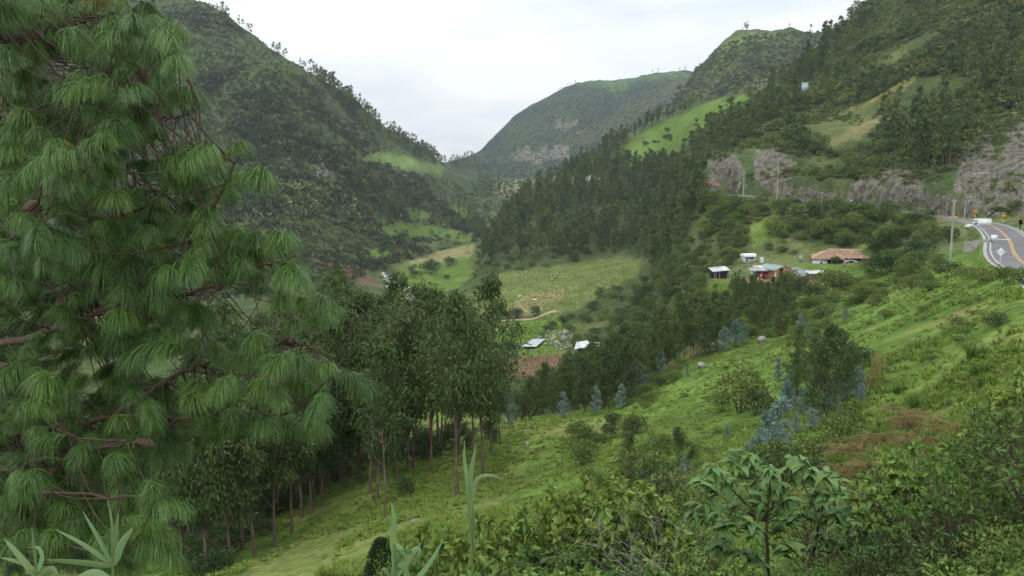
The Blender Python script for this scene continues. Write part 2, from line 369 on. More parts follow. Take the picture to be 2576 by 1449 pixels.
COVER = [
 (OLIVE * 0.55 + GRASS * 0.3 + DRY * 0.25, (38, 120), [(540, 1500), (700, 1370), (900, 1270), (1100, 1210), (1270, 1190), (1290, 1240), (1120, 1340), (960, 1500)]),
 (OLIVE, (350, 520), [(1188, 835), (1195, 690), (1290, 684), (1400, 668), (1560, 645), (1610, 655), (1600, 690), (1545, 722), (1460, 775), (1400, 792), (1240, 803)]),
 (TAN * 0.85, (380, 470), [(1290, 800), (1270, 770), (1330, 735), (1420, 725), (1430, 745), (1370, 775), (1330, 798)]),
 (GRASS * 0.95, (290, 400), [(1000, 950), (1180, 830), (1240, 815), (1405, 793), (1440, 830), (1400, 860), (1440, 905), (1260, 915), (1200, 990)]),
 (STRAW, (240, 335), [(1255, 908), (1420, 893), (1410, 1000), (1270, 1000)]),
 (GRASS, (500, 760), [(1000, 672), (1180, 640), (1190, 690), (1130, 745), (1020, 752)]),
 (TAN, (560, 900), [(1010, 664), (1080, 640), (1190, 612), (1192, 640), (1120, 655), (1040, 668)]),
 (GRASS, (600, 1100), [(920, 628), (985, 620), (1000, 650), (940, 655)]),
 (GRASS * 0.9, (700, 1300), [(940, 575), (1010, 560), (1100, 570), (1195, 590), (1185, 612), (1080, 600), (960, 600)]),
 (GRASS * 0.9, (800, 1400), [(1020, 520), (1060, 525), (1100, 555), (1030, 552)]),
 (GRASS * 0.85, (800, 1500), [(1110, 520), (1150, 515), (1205, 555), (1190, 565)]),
 (GRASS * 1.05 + 0.03, (900, 1500), [(895, 402), (950, 382), (1010, 392), (1122, 418), (1112, 442), (1050, 430), (960, 418)]),
 (TAN * 0.9, (1000, 2300), [(1240, 450), (1330, 448), (1400, 470), (1340, 480), (1290, 495), (1240, 480)]),
 (GRASS * 0.9, (1000, 2300), [(1255, 458), (1330, 455), (1335, 462), (1260, 468)]),
 (GRASS * 1.05, (560, 900), [(1530, 425), (1560, 390), (1620, 335), (1700, 290), (1780, 262), (1905, 228), (1915, 250), (1840, 290), (1760, 335), (1700, 390), (1650, 420), (1600, 440)]),
 (TAN * 0.4, (1300, 3000), [(1400, 350), (1560, 280), (1720, 195), (1760, 200), (1660, 262), (1560, 330), (1440, 380)]),
 (GRASS * 0.9 + 0.02, (1800, 3300), [(1430, 215), (1520, 196), (1700, 178), (1740, 190), (1600, 205), (1560, 235), (1500, 210)]),
 (GRASS + 0.02, (1000, 1900), [(1820, 115), (1850, 90), (1900, 80), (1990, 90), (2000, 100), (1900, 110), (1800, 150)]),
 (TAN * 0.8, (260, 460), [(2060, 360), (2150, 320), (2270, 262), (2260, 290), (2220, 320), (2130, 355), (2070, 380)]),
 (DRY * 0.75, (250, 420), [(2070, 250), (2200, 120), (2330, 60), (2400, 120), (2250, 240), (2150, 280)]),
 (GRASS * 0.9 + DRY * 0.15, (215, 300), [(1865, 575), (1960, 528), (1995, 560), (1965, 600), (1900, 615)]),
 (GRASS * 0.9 + DRY * 0.2, (205, 260), [(2130, 620), (2190, 585), (2260, 560), (2270, 600), (2200, 628)]),
 (GRASS * 0.8, (160, 260), [(1600, 820), (1800, 700), (2100, 660), (2300, 640), (2350, 700), (2100, 820), (1900, 850)]),
 (SOIL, (190, 226), [(1830, 705), (1900, 692), (2010, 690), (2080, 690), (2110, 705), (2030, 722), (1850, 722)]),
 (SOIL * 0.7, (420, 640), [(670, 630), (740, 615), (800, 640), (880, 660), (930, 690), (960, 720), (900, 715), (850, 680), (780, 655)]),
 (ROCK, (290, 345), [(1788, 400), (1850, 388), (1875, 470), (1785, 470)]),
 (ROCK * 0.95 + SOIL * 0.2, (280, 340), [(1905, 380), (1985, 375), (1995, 490), (1930, 488)]),
 (ROCK, (240, 310), [(2130, 455), (2180, 425), (2290, 430), (2340, 505), (2250, 522), (2150, 505)]),
 (ROCK * 1.15, (215, 300), [(2415, 380), (2470, 330), (2500, 350), (2490, 440), (2510, 545), (2440, 535), (2405, 470)]),
 (ROCK, (205, 300), [(2500, 430), (2540, 330), (2600, 280), (2700, 250), (2700, 545), (2500, 540)]),
 (ROCK * 0.8, (205, 300), [(1870, 470), (2130, 490), (2400, 510), (2420, 545), (2250, 525), (2050, 506), (1900, 492)]),
 (ROCK * 0.9, (700, 1000), [(760, 365), (830, 390), (850, 440), (800, 440), (770, 410)]),
 (ROCK * 0.85, (900, 1400), [(1000, 445), (1060, 440), (1055, 490), (1010, 480)]),
 (ROCK * 0.85 + SOIL * 0.2, (2000, 3300), [(1290, 385), (1400, 370), (1420, 400), (1290, 405)]),
]
for c, (d0, d1), poly in COVER:
    xs = [p[0] for p in poly]; ys = [p[1] for p in poly]
    box = (gD > d0) & (gD < d1) & (pX > min(xs) - 30) & (pX < max(xs) + 30) & (pY > min(ys) - 30) & (pY < max(ys) + 30)
    idx = np.nonzero(box)
    if len(idx[0]) == 0: continue
    ins = inpoly(_jx[idx], _jy[idx], poly)
    k = (idx[0][ins], idx[1][ins])
    rocky = c[0] > 0.14 and abs(c[0] - c[1]) < 0.08 and c[2] > 0.1
    va = 0.16 if not rocky else 0.3
    new = c * (1 + va * _n2[k] + 0.12 * _n3[k])
    if rocky:
        g = sstep(0.05, 0.35, _n2[k] + 0.6 * _n3[k]); new = new * (1 - g) + SCRUB * g
    cov[k] = new
_fm = sstep(1200, 2000, gD)[..., None]; cov = cov * (1 - _fm + _fm * np.array((0.66, 0.80, 1.0)))   # distance haze put into the cover colour: far range darker and bluer
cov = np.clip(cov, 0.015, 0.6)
# mowed-soft edges between covers
cov[1:-1, 1:-1] = cov[1:-1, 1:-1] * 0.5 + 0.125 * (cov[:-2, 1:-1] + cov[2:, 1:-1] + cov[1:-1, :-2] + cov[1:-1, 2:])
# ------------------------------------------------------------------ materials
MATS = {}
def new_mat(name):
    m = bpy.data.materials.new(name); m.use_nodes = True
    MATS[name] = m
    nt = m.node_tree
    b = nt.nodes['Principled BSDF']
    b.inputs['Specular IOR Level'].default_value = 0.25
    return m, nt, b
def N(nt, t, **kw):
    n = nt.nodes.new(t)
    for k, v in kw.items(): setattr(n, k, v)
    return n
def noise(nt, scale, detail=4, rough=0.55, vec=None):
    n = N(nt, 'ShaderNodeTexNoise')
    n.inputs['Scale'].default_value = scale; n.inputs['Detail'].default_value = detail; n.inputs['Roughness'].default_value = rough
    if vec is not None: nt.links.new(vec, n.inputs['Vector'])
    return n
def maprange(nt, val, a, b, c, d):
    n = N(nt, 'ShaderNodeMapRange')
    n.inputs['From Min'].default_value = a; n.inputs['From Max'].default_value = b
    n.inputs['To Min'].default_value = c; n.inputs['To Max'].default_value = d
    nt.links.new(val, n.inputs['Value'])
    return n.outputs[0]
def scale_col(nt, col, fac):
    n = N(nt, 'ShaderNodeVectorMath', operation='SCALE')
    nt.links.new(col, n.inputs[0]); nt.links.new(fac, n.inputs['Scale'])
    return n.outputs[0]
def mixc(nt, fac, a, b):
    n = N(nt, 'ShaderNodeMix', data_type='RGBA')
    for i, s in ((0, fac), (6, a), (7, b)):
        if hasattr(s, 'is_linked') or hasattr(s, 'links'): nt.links.new(s, n.inputs[i])
        elif i == 0: n.inputs[0].default_value = s
        else: n.inputs[i].default_value = (*s, 1)
    return n.outputs[2]
def mathn(nt, op, a, b):
    n = N(nt, 'ShaderNodeMath', operation=op)
    for i, s in ((0, a), (1, b)):
        if hasattr(s, 'links'): nt.links.new(s, n.inputs[i])
        else: n.inputs[i].default_value = s
    return n.outputs[0]
def bump(nt, b, h, dist, strength=1.0):
    n = N(nt, 'ShaderNodeBump'); n.inputs['Distance'].default_value = dist; n.inputs['Strength'].default_value = strength
    nt.links.new(h, n.inputs['Height']); nt.links.new(n.outputs[0], b.inputs['Normal'])

# ground: cover colour from the sheet, broken up by grass / soil texture at several sizes
m, nt, b = new_mat('ground')
at_ = N(nt, 'ShaderNodeAttribute', attribute_name='tint')
tc = N(nt, 'ShaderNodeTexCoord').outputs['Object']
f1 = noise(nt, 1.1, 3, 0.7, tc).outputs['Fac']
f2 = noise(nt, 0.15, 2, 0.6, tc).outputs['Fac']
v = mathn(nt, 'MULTIPLY', maprange(nt, f1, 0.3, 0.7, 0.6, 1.4), maprange(nt, f2, 0.3, 0.7, 0.75, 1.25))
c1 = scale_col(nt, at_.outputs['Color'], v)
c2 = mixc(nt, maprange(nt, f2, 0.45, 0.75, 0.0, 0.3), c1, (0.075, 0.092, 0.034))
nt.links.new(c2, b.inputs['Base Color'])
b.inputs['Roughness'].default_value = 0.95
b.inputs['Specular IOR Level'].default_value = 0.05
bump(nt, b, noise(nt, 0.8, 1, 0.6, tc).outputs['Fac'], 0.8, 0.7)

def foliage(name, c1, c2, rough=0.55, trans=0.25, spec=0.25, rnd=0.35, vein=None):
    spec *= 0.42; rough = min(1.0, rough + 0.08)
    """leaf material: colour varies per plant (object random) and per leaf (tint attribute)"""
    m, nt, b = new_mat(name)
    oi = N(nt, 'ShaderNodeObjectInfo').outputs['Random']
    at_ = N(nt, 'ShaderNodeAttribute', attribute_name='tint').outputs['Color']
    base = mixc(nt, oi, c1, c2)
    sep = N(nt, 'ShaderNodeVectorMath', operation='MULTIPLY')
    nt.links.new(base, sep.inputs[0]); nt.links.new(at_, sep.inputs[1])
    nt.links.new(sep.outputs[0], b.inputs['Base Color'])
    b.inputs['Roughness'].default_value = rough
    b.inputs['Specular IOR Level'].default_value = spec
    if trans > 0:
        tr = N(nt, 'ShaderNodeBsdfTranslucent')
        tb = scale_col(nt, sep.outputs[0], N(nt, 'ShaderNodeValue').outputs[0])
        nt.nodes[-1].name
        for n in nt.nodes:
            if n.type == 'VALUE': n.outputs[0].default_value = 1.15
        nt.links.new(tb, tr.inputs['Color'])
        mx = N(nt, 'ShaderNodeMixShader'); mx.inputs[0].default_value = trans
        nt.links.new(b.outputs[0], mx.inputs[1]); nt.links.new(tr.outputs[0], mx.inputs[2])
        nt.links.new(mx.outputs[0], nt.nodes['Material Output'].inputs['Surface'])
    return m
def solid(name, c, rough=0.8, var=0.25, scale=6.0, spec=0.2, metal=0.0, bumpd=0.0, c2=None):
    """painted or natural solid with uneven tone and wear"""
    m, nt, b = new_mat(name)
    tc = N(nt, 'ShaderNodeTexCoord').outputs['Object']
    f = noise(nt, scale, 5, 0.6, tc).outputs['Fac']
    rgb = N(nt, 'ShaderNodeRGB'); rgb.outputs[0].default_value = (*c, 1)
    col = scale_col(nt, rgb.outputs[0], maprange(nt, f, 0.3, 0.7, 1 - var, 1 + var))
    if c2 is not None:
        col = mixc(nt, maprange(nt, noise(nt, scale * 0.35, 4, 0.6, tc).outputs['Fac'], 0.42, 0.62, 0, 1), col, c2)
    nt.links.new(col, b.inputs['Base Color'])
    b.inputs['Roughness'].default_value = rough; b.inputs['Specular IOR Level'].default_value = spec; b.inputs['Metallic'].default_value = metal
    if bumpd > 0: bump(nt, b, f, bumpd)
    return m
EUC = foliage('eucalyptus_leaf', (0.058, 0.100, 0.032), (0.084, 0.116, 0.038), 0.5, 0.2)
EUCD = foliage('eucalyptus_forest_leaf', (0.042, 0.078, 0.030), (0.122, 0.152, 0.050), 0.55, 0.15)
EUCB = foliage('young_eucalyptus_leaf', (0.190, 0.275, 0.235), (0.130, 0.200, 0.165), 0.6, 0.15)
BUSH = foliage('bush_leaf', (0.087, 0.145, 0.038), (0.145, 0.189, 0.051), 0.5, 0.2)
BUSHD = foliage('dark_bush_leaf', (0.043, 0.084, 0.029), (0.087, 0.116, 0.041), 0.5, 0.15)
BUSHO = foliage('scrub_leaf', (0.100, 0.138, 0.045), (0.160, 0.180, 0.058), 0.7, 0.15)
SCRUBF = foliage('far_scrub_leaf', (0.085, 0.112, 0.051), (0.162, 0.178, 0.076), 0.8, 0.1)
SCRUBX = foliage('distant_scrub_leaf', (0.040, 0.058, 0.034), (0.072, 0.090, 0.046), 0.8, 0.1)
GRASSM = foliage('grass_blade', (0.115, 0.215, 0.034), (0.205, 0.245, 0.064), 0.7, 0.25)
TALLG = foliage('tall_grass_blade', (0.072, 0.150, 0.026), (0.096, 0.168, 0.030), 0.6, 0.25)
CYP = foliage('cypress_leaf', (0.026, 0.050, 0.022), (0.038, 0.062, 0.026), 0.6, 0.05)
NEEDLE = foliage('pine_needle', (0.095, 0.180, 0.034), (0.050, 0.112, 0.024), 0.30, 0.10, 0.85)
NEEDLEB = foliage('dry_pine_needle', (0.26, 0.14, 0.035), (0.20, 0.10, 0.025), 0.5, 0.2)
BIGLEAF = foliage('broad_leaf', (0.135, 0.225, 0.078), (0.150, 0.240, 0.072), 0.45, 0.25, 0.4)
SHLEAF = foliage('shrub_leaf', (0.081, 0.150, 0.047), (0.111, 0.176, 0.047), 0.4, 0.22, 0.45)
YLEAF = foliage('yellowish_leaf', (0.190, 0.265, 0.060), (0.150, 0.230, 0.055), 0.45, 0.25, 0.35)
RLEAF = foliage('reddish_leaf', (0.160, 0.115, 0.046), (0.120, 0.125, 0.045), 0.6, 0.25, 0.2)
CANE = foliage('cane_leaf', (0.175, 0.260, 0.115), (0.155, 0.235, 0.100), 0.4, 0.25, 0.4)
FRESH = foliage('fresh_leaf', (0.115, 0.200, 0.050), (0.090, 0.170, 0.042), 0.5, 0.25)
DRYST = foliage('dry_stalk', (0.33, 0.26, 0.13), (0.28, 0.21, 0.10), 0.7, 0.1)
MAIZE = foliage('dry_maize', (0.34, 0.26, 0.16), (0.28, 0.21, 0.12), 0.8, 0.1)
BARK = solid('eucalyptus_bark', (0.165, 0.125, 0.10), 0.9, 0.3, 1.2, 0.1, c2=(0.10, 0.075, 0.06))
BARKP = solid('pine_bark', (0.085, 0.055, 0.042), 0.9, 0.4, 22, 0.1, bumpd=0.006)
TWIG = solid('pine_twig', (0.085, 0.060, 0.047), 0.85, 0.35, 40, 0.1)
STEM = solid('brown_stem', (0.11, 0.085, 0.06), 0.85, 0.3, 15, 0.1)
GREYTWIG = solid('bare_grey_twig', (0.26, 0.25, 0.23), 0.85, 0.25, 20, 0.1)
CONE = solid('pine_cone', (0.13, 0.095, 0.07), 0.8, 0.4, 60, 0.2, bumpd=0.004)
STONE = solid('stone', (0.28, 0.265, 0.24), 0.9, 0.35, 1.3, 0.1, bumpd=0.06, c2=(0.15, 0.15, 0.12))
# ------------------------------------------------------------------ ground sheet and road
nr, nc = gX.shape
_v = np.stack([gX, gD, gZ], 2).reshape(-1, 3)
_i = np.arange(nr * nc).reshape(nr, nc)
_f = np.stack([_i[:-1, :-1], _i[:-1, 1:], _i[1:, 1:], _i[1:, :-1]], 2).reshape(-1, 4)
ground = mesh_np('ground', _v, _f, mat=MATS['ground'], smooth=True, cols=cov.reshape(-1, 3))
tag(ground, kind='structure')
# ------------------------------------------------------------------ plant builders (numpy)
def nrm(v):
    return v / np.maximum(np.linalg.norm(v, axis=-1, keepdims=True), 1e-9)
class Geo:
    """collects quads/tris with a per-vertex tint"""
    def __init__(s): s.v = []; s.f = []; s.c = []; s.n = 0
    def add(s, v, f, c=None):
        v = np.asarray(v, float).reshape(-1, 3)
        s.v.append(v); s.f.append(np.asarray(f, int) + s.n)
        if c is None: c = np.ones((len(v), 3))
        s.c.append(np.broadcast_to(np.asarray(c, float), (len(v), 3)))
        s.n += len(v)
    def mesh(s, name, mat, smooth=False):
        V = np.concatenate(s.v); C = np.concatenate(s.c)
        F4 = [f for f in s.f if f.shape[1] == 4]; F3 = [f for f in s.f if f.shape[1] == 3]
        if F3 and F4:
            F = [tuple(r) for f in s.f for r in f]
        else:
            F = np.concatenate(F4 or F3)
        return mesh_np(name, V, F, mat=mat, smooth=smooth, cols=C, link=False)
def tube(g, P, r0, r1, n=6, c=None, flare=0.0):
    """tapered tube along polyline P"""
    P = np.asarray(P, float); k = len(P)
    T = nrm(np.gradient(P, axis=0))
    ref = np.array((0, 0, 1.0)) if abs(T[0, 2]) < 0.9 else np.array((1.0, 0, 0))
    A = nrm(np.cross(T, ref)); B = np.cross(T, A)
    s = np.linspace(0, 1, k)
    rad = r0 + (r1 - r0) * s + flare * np.exp(-s * 14)
    th = np.linspace(0, 2 * math.pi, n, endpoint=False)
    V = P[:, None] + rad[:, None, None] * (np.cos(th)[None, :, None] * A[:, None] + np.sin(th)[None, :, None] * B[:, None])
    i = np.arange(k * n).reshape(k, n)
    F = np.stack([i[:-1], np.roll(i[:-1], -1, 1), np.roll(i[1:], -1, 1), i[1:]], 2).reshape(-1, 4)
    g.add(V.reshape(-1, 3), F, c)
def tints(rg, n, v=0.28, hue=0.12):
    b = np.exp(rg.normal(0, v, n))
    h = rg.normal(0, hue, n)
    return np.clip(np.stack([b * (1 + h), b, b * (1 - h * 0.6)], 1), 0.3, 2.2)
def leaves(g, P, D, L, W, rg, v=0.28, hue=0.12, fold=False, droop=0.15, flat=0.0, tint=None):
    """one leaf per point: P base, D direction, L length, W width"""
    n = len(P); P = np.asarray(P, float); D = nrm(np.asarray(D, float))
    L = np.broadcast_to(np.asarray(L, float), (n,))[:, None]; W = np.broadcast_to(np.asarray(W, float), (n,))[:, None]
    rv = rg.normal(size=(n, 3)); rv[:, 2] *= (1 - flat)
    up = np.array((0, 0, 1.0))
    S = nrm(np.cross(D, nrm(rv) * (1 - flat) + up * flat)); Nn = np.cross(S, D)
    C = tints(rg, n, v, hue) if tint is None else tint
    dz = np.array((0, 0, -1.0))
    if not fold:
        V = np.stack([P, P + D * L * 0.5 + S * W * 0.5, P + D * L + dz * L * droop, P + D * L * 0.5 - S * W * 0.5], 1)
        g.add(V.reshape(-1, 3), np.arange(n * 4).reshape(n, 4), np.repeat(C, 4, 0))
    else:
        m = P + D * L * 0.45
        V = np.stack([P, m + S * W * 0.5 + Nn * W * 0.16, m + dz * L * droop * 0.2, m - S * W * 0.5 + Nn * W * 0.16, P + D * L + dz * L * droop], 1)
        b = (np.arange(n) * 5)[:, None]
        F = np.concatenate([b + [[0, 2, 1]], b + [[0, 3, 2]], b + [[1, 2, 4]], b + [[2, 3, 4]]])
        g.add(V.reshape(-1, 3), F, np.repeat(C, 5, 0))
def ball(rg, n):
    v = nrm(rg.normal(size=(n, 3)))
    return v * rg.random((n, 1)) ** (1 / 2.2)

def make_euc(h, seed, leaf=0.5, lw=0.16, nleaf=3200, cb=0.36, wid=0.17, ncl=46, sides=6, mat=None, branches=True, lean=0.03):
    """tall eucalyptus: slim bent trunk, long ascending limbs, hanging leaf sprays in open clumps"""
    rg = np.random.default_rng(seed)
    bend = rg.normal(0, lean, 2) * h
    tr = lambda t: np.stack([bend[0] * np.sin(t * 2.2) * t, bend[1] * np.sin(t * 1.7 + 0.4) * t, t * h], -1)
    gt = Geo(); gc = Geo()
    tt = np.linspace(0, 0.97, 9 if sides > 4 else 4)
    tube(gt, tr(tt), 0.0065 * h + 0.035, 0.02, sides, flare=0.005 * h)
    t = cb + (1 - cb) * rg.random(ncl) ** 0.9
    t = np.sort(t); t[-2:] = 0.98
    prof = np.sin(np.clip((t - cb) / (1 - cb) * 0.86 + 0.14, 0, 1) * math.pi) ** 0.75
    az = rg.random(ncl) * 6.283
    r = wid * h * prof * np.sqrt(rg.random(ncl)) * (0.6 + 0.8 * rg.random(ncl))
    Cc = tr(t) + np.stack([np.cos(az) * r, np.sin(az) * r, rg.normal(0, 0.012, ncl) * h], 1)
    if branches:
        for i in range(ncl):
            a = tr(np.array(max(t[i] - 0.10 - 0.5 * r[i] / h, cb * 0.6)))
            mid = a * 0.5 + Cc[i] * 0.5 + np.array((0, 0, -0.01 * h))
            tube(gt, [a, mid, Cc[i]], 0.0035 * h, 0.012, 3)
        for i in range(5):          # dead limbs under the crown
            tb = cb * (0.45 + 0.5 * rg.random()); a = tr(np.array(tb)); q = rg.random() * 6.28; l = h * (0.05 + 0.07 * rg.random())
            tube(gt, [a, a + np.array((math.cos(q) * l, math.sin(q) * l, l * 0.25))], 0.025, 0.008, 3)
    per = nleaf // ncl
    for i in range(ncl):
        sz = h * (0.035 + 0.035 * rg.random()) * (0.75 + 0.5 * prof[i])
        p = ball(rg, per) * sz * np.array((1.15, 1.15, 0.95))
        out = nrm(p + np.array((0, 0, 0.2 * sz)))
        D = out * 0.5 + rg.normal(0, 0.55, (per, 3)) + np.array((0, 0, -0.75))
        leaves(gc, Cc[i] + p, D, leaf * (0.6 + 0.8 * rg.random(per)), lw * (0.7 + 0.6 * rg.random(per)), rg)
    return gt.mesh('trunk', BARK), gc.mesh('crown', mat or EUC)

def make_blue(h, seed, nleaf=1600, leaf=0.30, wid=0.19, mat=None):
    """young blue-leaved eucalyptus: spire of tiers of paired round leaves down to the ground"""
    rg = np.random.default_rng(seed)
    gt = Geo(); gc = Geo()
    bend = rg.normal(0, 0.03, 2) * h
    tr = lambda t: np.stack([bend[0] * t * t, bend[1] * t * t, t * h], -1)
    tube(gt, tr(np.linspace(0, 1, 5)), 0.012 * h + 0.02, 0.008, 5)
    nb = 44
    for i in range(nb):
        t = 0.06 + 0.94 * (i + rg.random()) / nb
        l = wid * h * (1.02 - t) ** 0.75 * (0.6 + 0.55 * rg.random()) + 0.03 * h
        q = rg.random() * 6.283
        a = tr(np.array(t)); e = a + np.array((math.cos(q) * l, math.sin(q) * l, l * (0.45 + 0.4 * rg.random())))
        tube(gt, [a, e], 0.012, 0.004, 3)
        k = nleaf // nb
        s = rg.random(k) ** 0.7
        p = a + (e - a) * s[:, None] + rg.normal(0, 0.022 * h, (k, 3))
        D = rg.normal(0, 0.6, (k, 3)) + np.array((math.cos(q), math.sin(q), -0.1))
        leaves(gc, p, D, leaf * (0.6 + 0.7 * rg.random(k)), leaf * 0.42, rg, 0.2, 0.05)
    return gt.mesh('trunk', BARK), gc.mesh('crown', mat or EUCB)

def make_bush(r, h, seed, leaf=0.3, lw=0.15, n=900, lobes=9, mat=None, upright=0.3, stems=True):
    """multi-stemmed rounded bush: uneven lobes of leaves"""
    rg = np.random.default_rng(seed)
    g = Geo(); gs = Geo()
    az = np.arange(lobes) * 2.4 + rg.random(lobes)
    rr = r * np.sqrt((np.arange(lobes) + 0.3) / lobes) * 0.72
    zz = h * (0.34 + 0.42 * (1 - (rr / r) ** 2) * (0.6 + 0.6 * rg.random(lobes)))
    per = n // lobes
    for i in range(lobes):
        c = np.array((math.cos(az[i]) * rr[i], math.sin(az[i]) * rr[i], zz[i]))
        sz = np.array((r * 0.42, r * 0.42, h * 0.30)) * (0.7 + 0.6 * rg.random())
        d = nrm(rg.normal(size=(per, 3)) + np.array((0, 0, 0.25)))
        p = c + d * sz * (0.55 + 0.5 * rg.random((per, 1)) ** 0.6)
        p[:, 2] = np.maximum(p[:, 2], 0.02)
        D = d * 0.8 + rg.normal(0, 0.5, (per, 3)) + np.array((0, 0, upright))
        leaves(g, p, D, leaf * (0.6 + 0.8 * rg.random(per)), lw * (0.7 + 0.6 * rg.random(per)), rg, 0.25, 0.10)
        if stems: tube(gs, [np.array((0, 0, -0.3)), c * np.array((0.5, 0.5, 0.55)), c], 0.02 * r + 0.01, 0.008, 3)
    return (gs.mesh('stems', STEM) if stems else None), g.mesh('foliage', mat or BUSH)

def make_grass(h, seed, nb=26, spread=0.35, w=0.05, mat=None, droop=0.55):
    rg = np.random.default_rng(seed)
    g = Geo()
    q = rg.random(nb) * 6.283; rr = spread * np.sqrt(rg.random(nb)) * 0.6
    P = np.stack([np.cos(q) * rr, np.sin(q) * rr, np.full(nb, -0.05)], 1)
    q2 = q + rg.normal(0, 0.6, nb)
    out = np.stack([np.cos(q2), np.sin(q2), np.zeros(nb)], 1)
    L = h * (0.55 + 0.6 * rg.random(nb)); lean = 0.15 + 0.5 * rg.random(nb)
    S = np.stack([-np.sin(q2), np.cos(q2), np.zeros(nb)], 1) * w * 0.5
    m1 = P + out * (L * lean * 0.35)[:, None] + np.array((0, 0, 1)) * (L * 0.55)[:, None]
    m2 = P + out * (L * lean * (0.8 + droop * 0.5))[:, None] + np.array((0, 0, 1)) * (L * (1 - droop * lean))[:, None]
    V = np.stack([P - S, P + S, m1 + S * 0.8, m1 - S * 0.8, m2], 1)
    b = (np.arange(nb) * 5)[:, None]
    C = tints(rg, nb, 0.22, 0.12)
    F = np.concatenate([b + [[0, 1, 2]], b + [[0, 2, 3]], b + [[3, 2, 4]]])
    g.add(V.reshape(-1, 3), F, np.repeat(C, 5, 0))
    return g.mesh('grass_tuft', mat or GRASSM)

# ------------------------------------------------------------------ scattering
def hits(X, Y, dmin=0.0):
    """vectorised hit(): ground points for many photo positions (nan where only sky)"""
    a, e = ray(X, Y)
    out = np.full((len(a), 3), np.nan)
    k0 = int(np.searchsorted(GL, math.log(dmin))) if dmin > 1.3 else 0
    for q in range(0, len(a), 3000):
        aa = a[q:q+3000]; ee = e[q:q+3000]
        j = np.clip(np.searchsorted(GA, aa) - 1, 0, len(GA) - 2); t = (aa - GA[j]) / (GA[j + 1] - GA[j])
        pr = gE[k0:, j] * (1 - t) + gE[k0:, j + 1] * t
        ok = pr >= ee
        k = ok.argmax(0); good = ok.any(0) & (k > 0)
        n = np.arange(len(aa)); km = np.maximum(k - 1, 0)
        f = np.clip((ee - pr[km, n]) / np.maximum(pr[k, n] - pr[km, n], 1e-9), 0, 1)
        l = GL[k0 + km] * (1 - f) + GL[k0 + k] * f
        d = np.exp(l); z = ground_z(aa * d, d)
        r = np.stack([aa * d, d, z], 1); r[~good] = np.nan
        out[q:q+3000] = r
    return out
def sample(poly, n, dr=None, rg=rng, dmin=0.0, road=7.0, maxtry=8):
    """n ground points whose photo position lies in poly and distance in dr"""
    xs = [p[0] for p in poly]; ys = [p[1] for p in poly]
    out = np.zeros((0, 3))
    for _ in range(maxtry):
        X = rg.uniform(min(xs), max(xs), n * 2); Y = rg.uniform(min(ys), max(ys), n * 2)
        k = inpoly(X, Y, poly); X = X[k][:n]; Y = Y[k][:n]
        p = hits(X, Y, dmin)
        ok = ~np.isnan(p[:, 0])
        if dr: ok &= (p[:, 1] > dr[0]) & (p[:, 1] < dr[1])
        p = p[ok]
        if len(p) and road > 0:
            d, _z = road_dist(p[:, 0], p[:, 1]); p = p[d > road]
        out = np.concatenate([out, p])[:n]
        if len(out) >= n: break
    return out

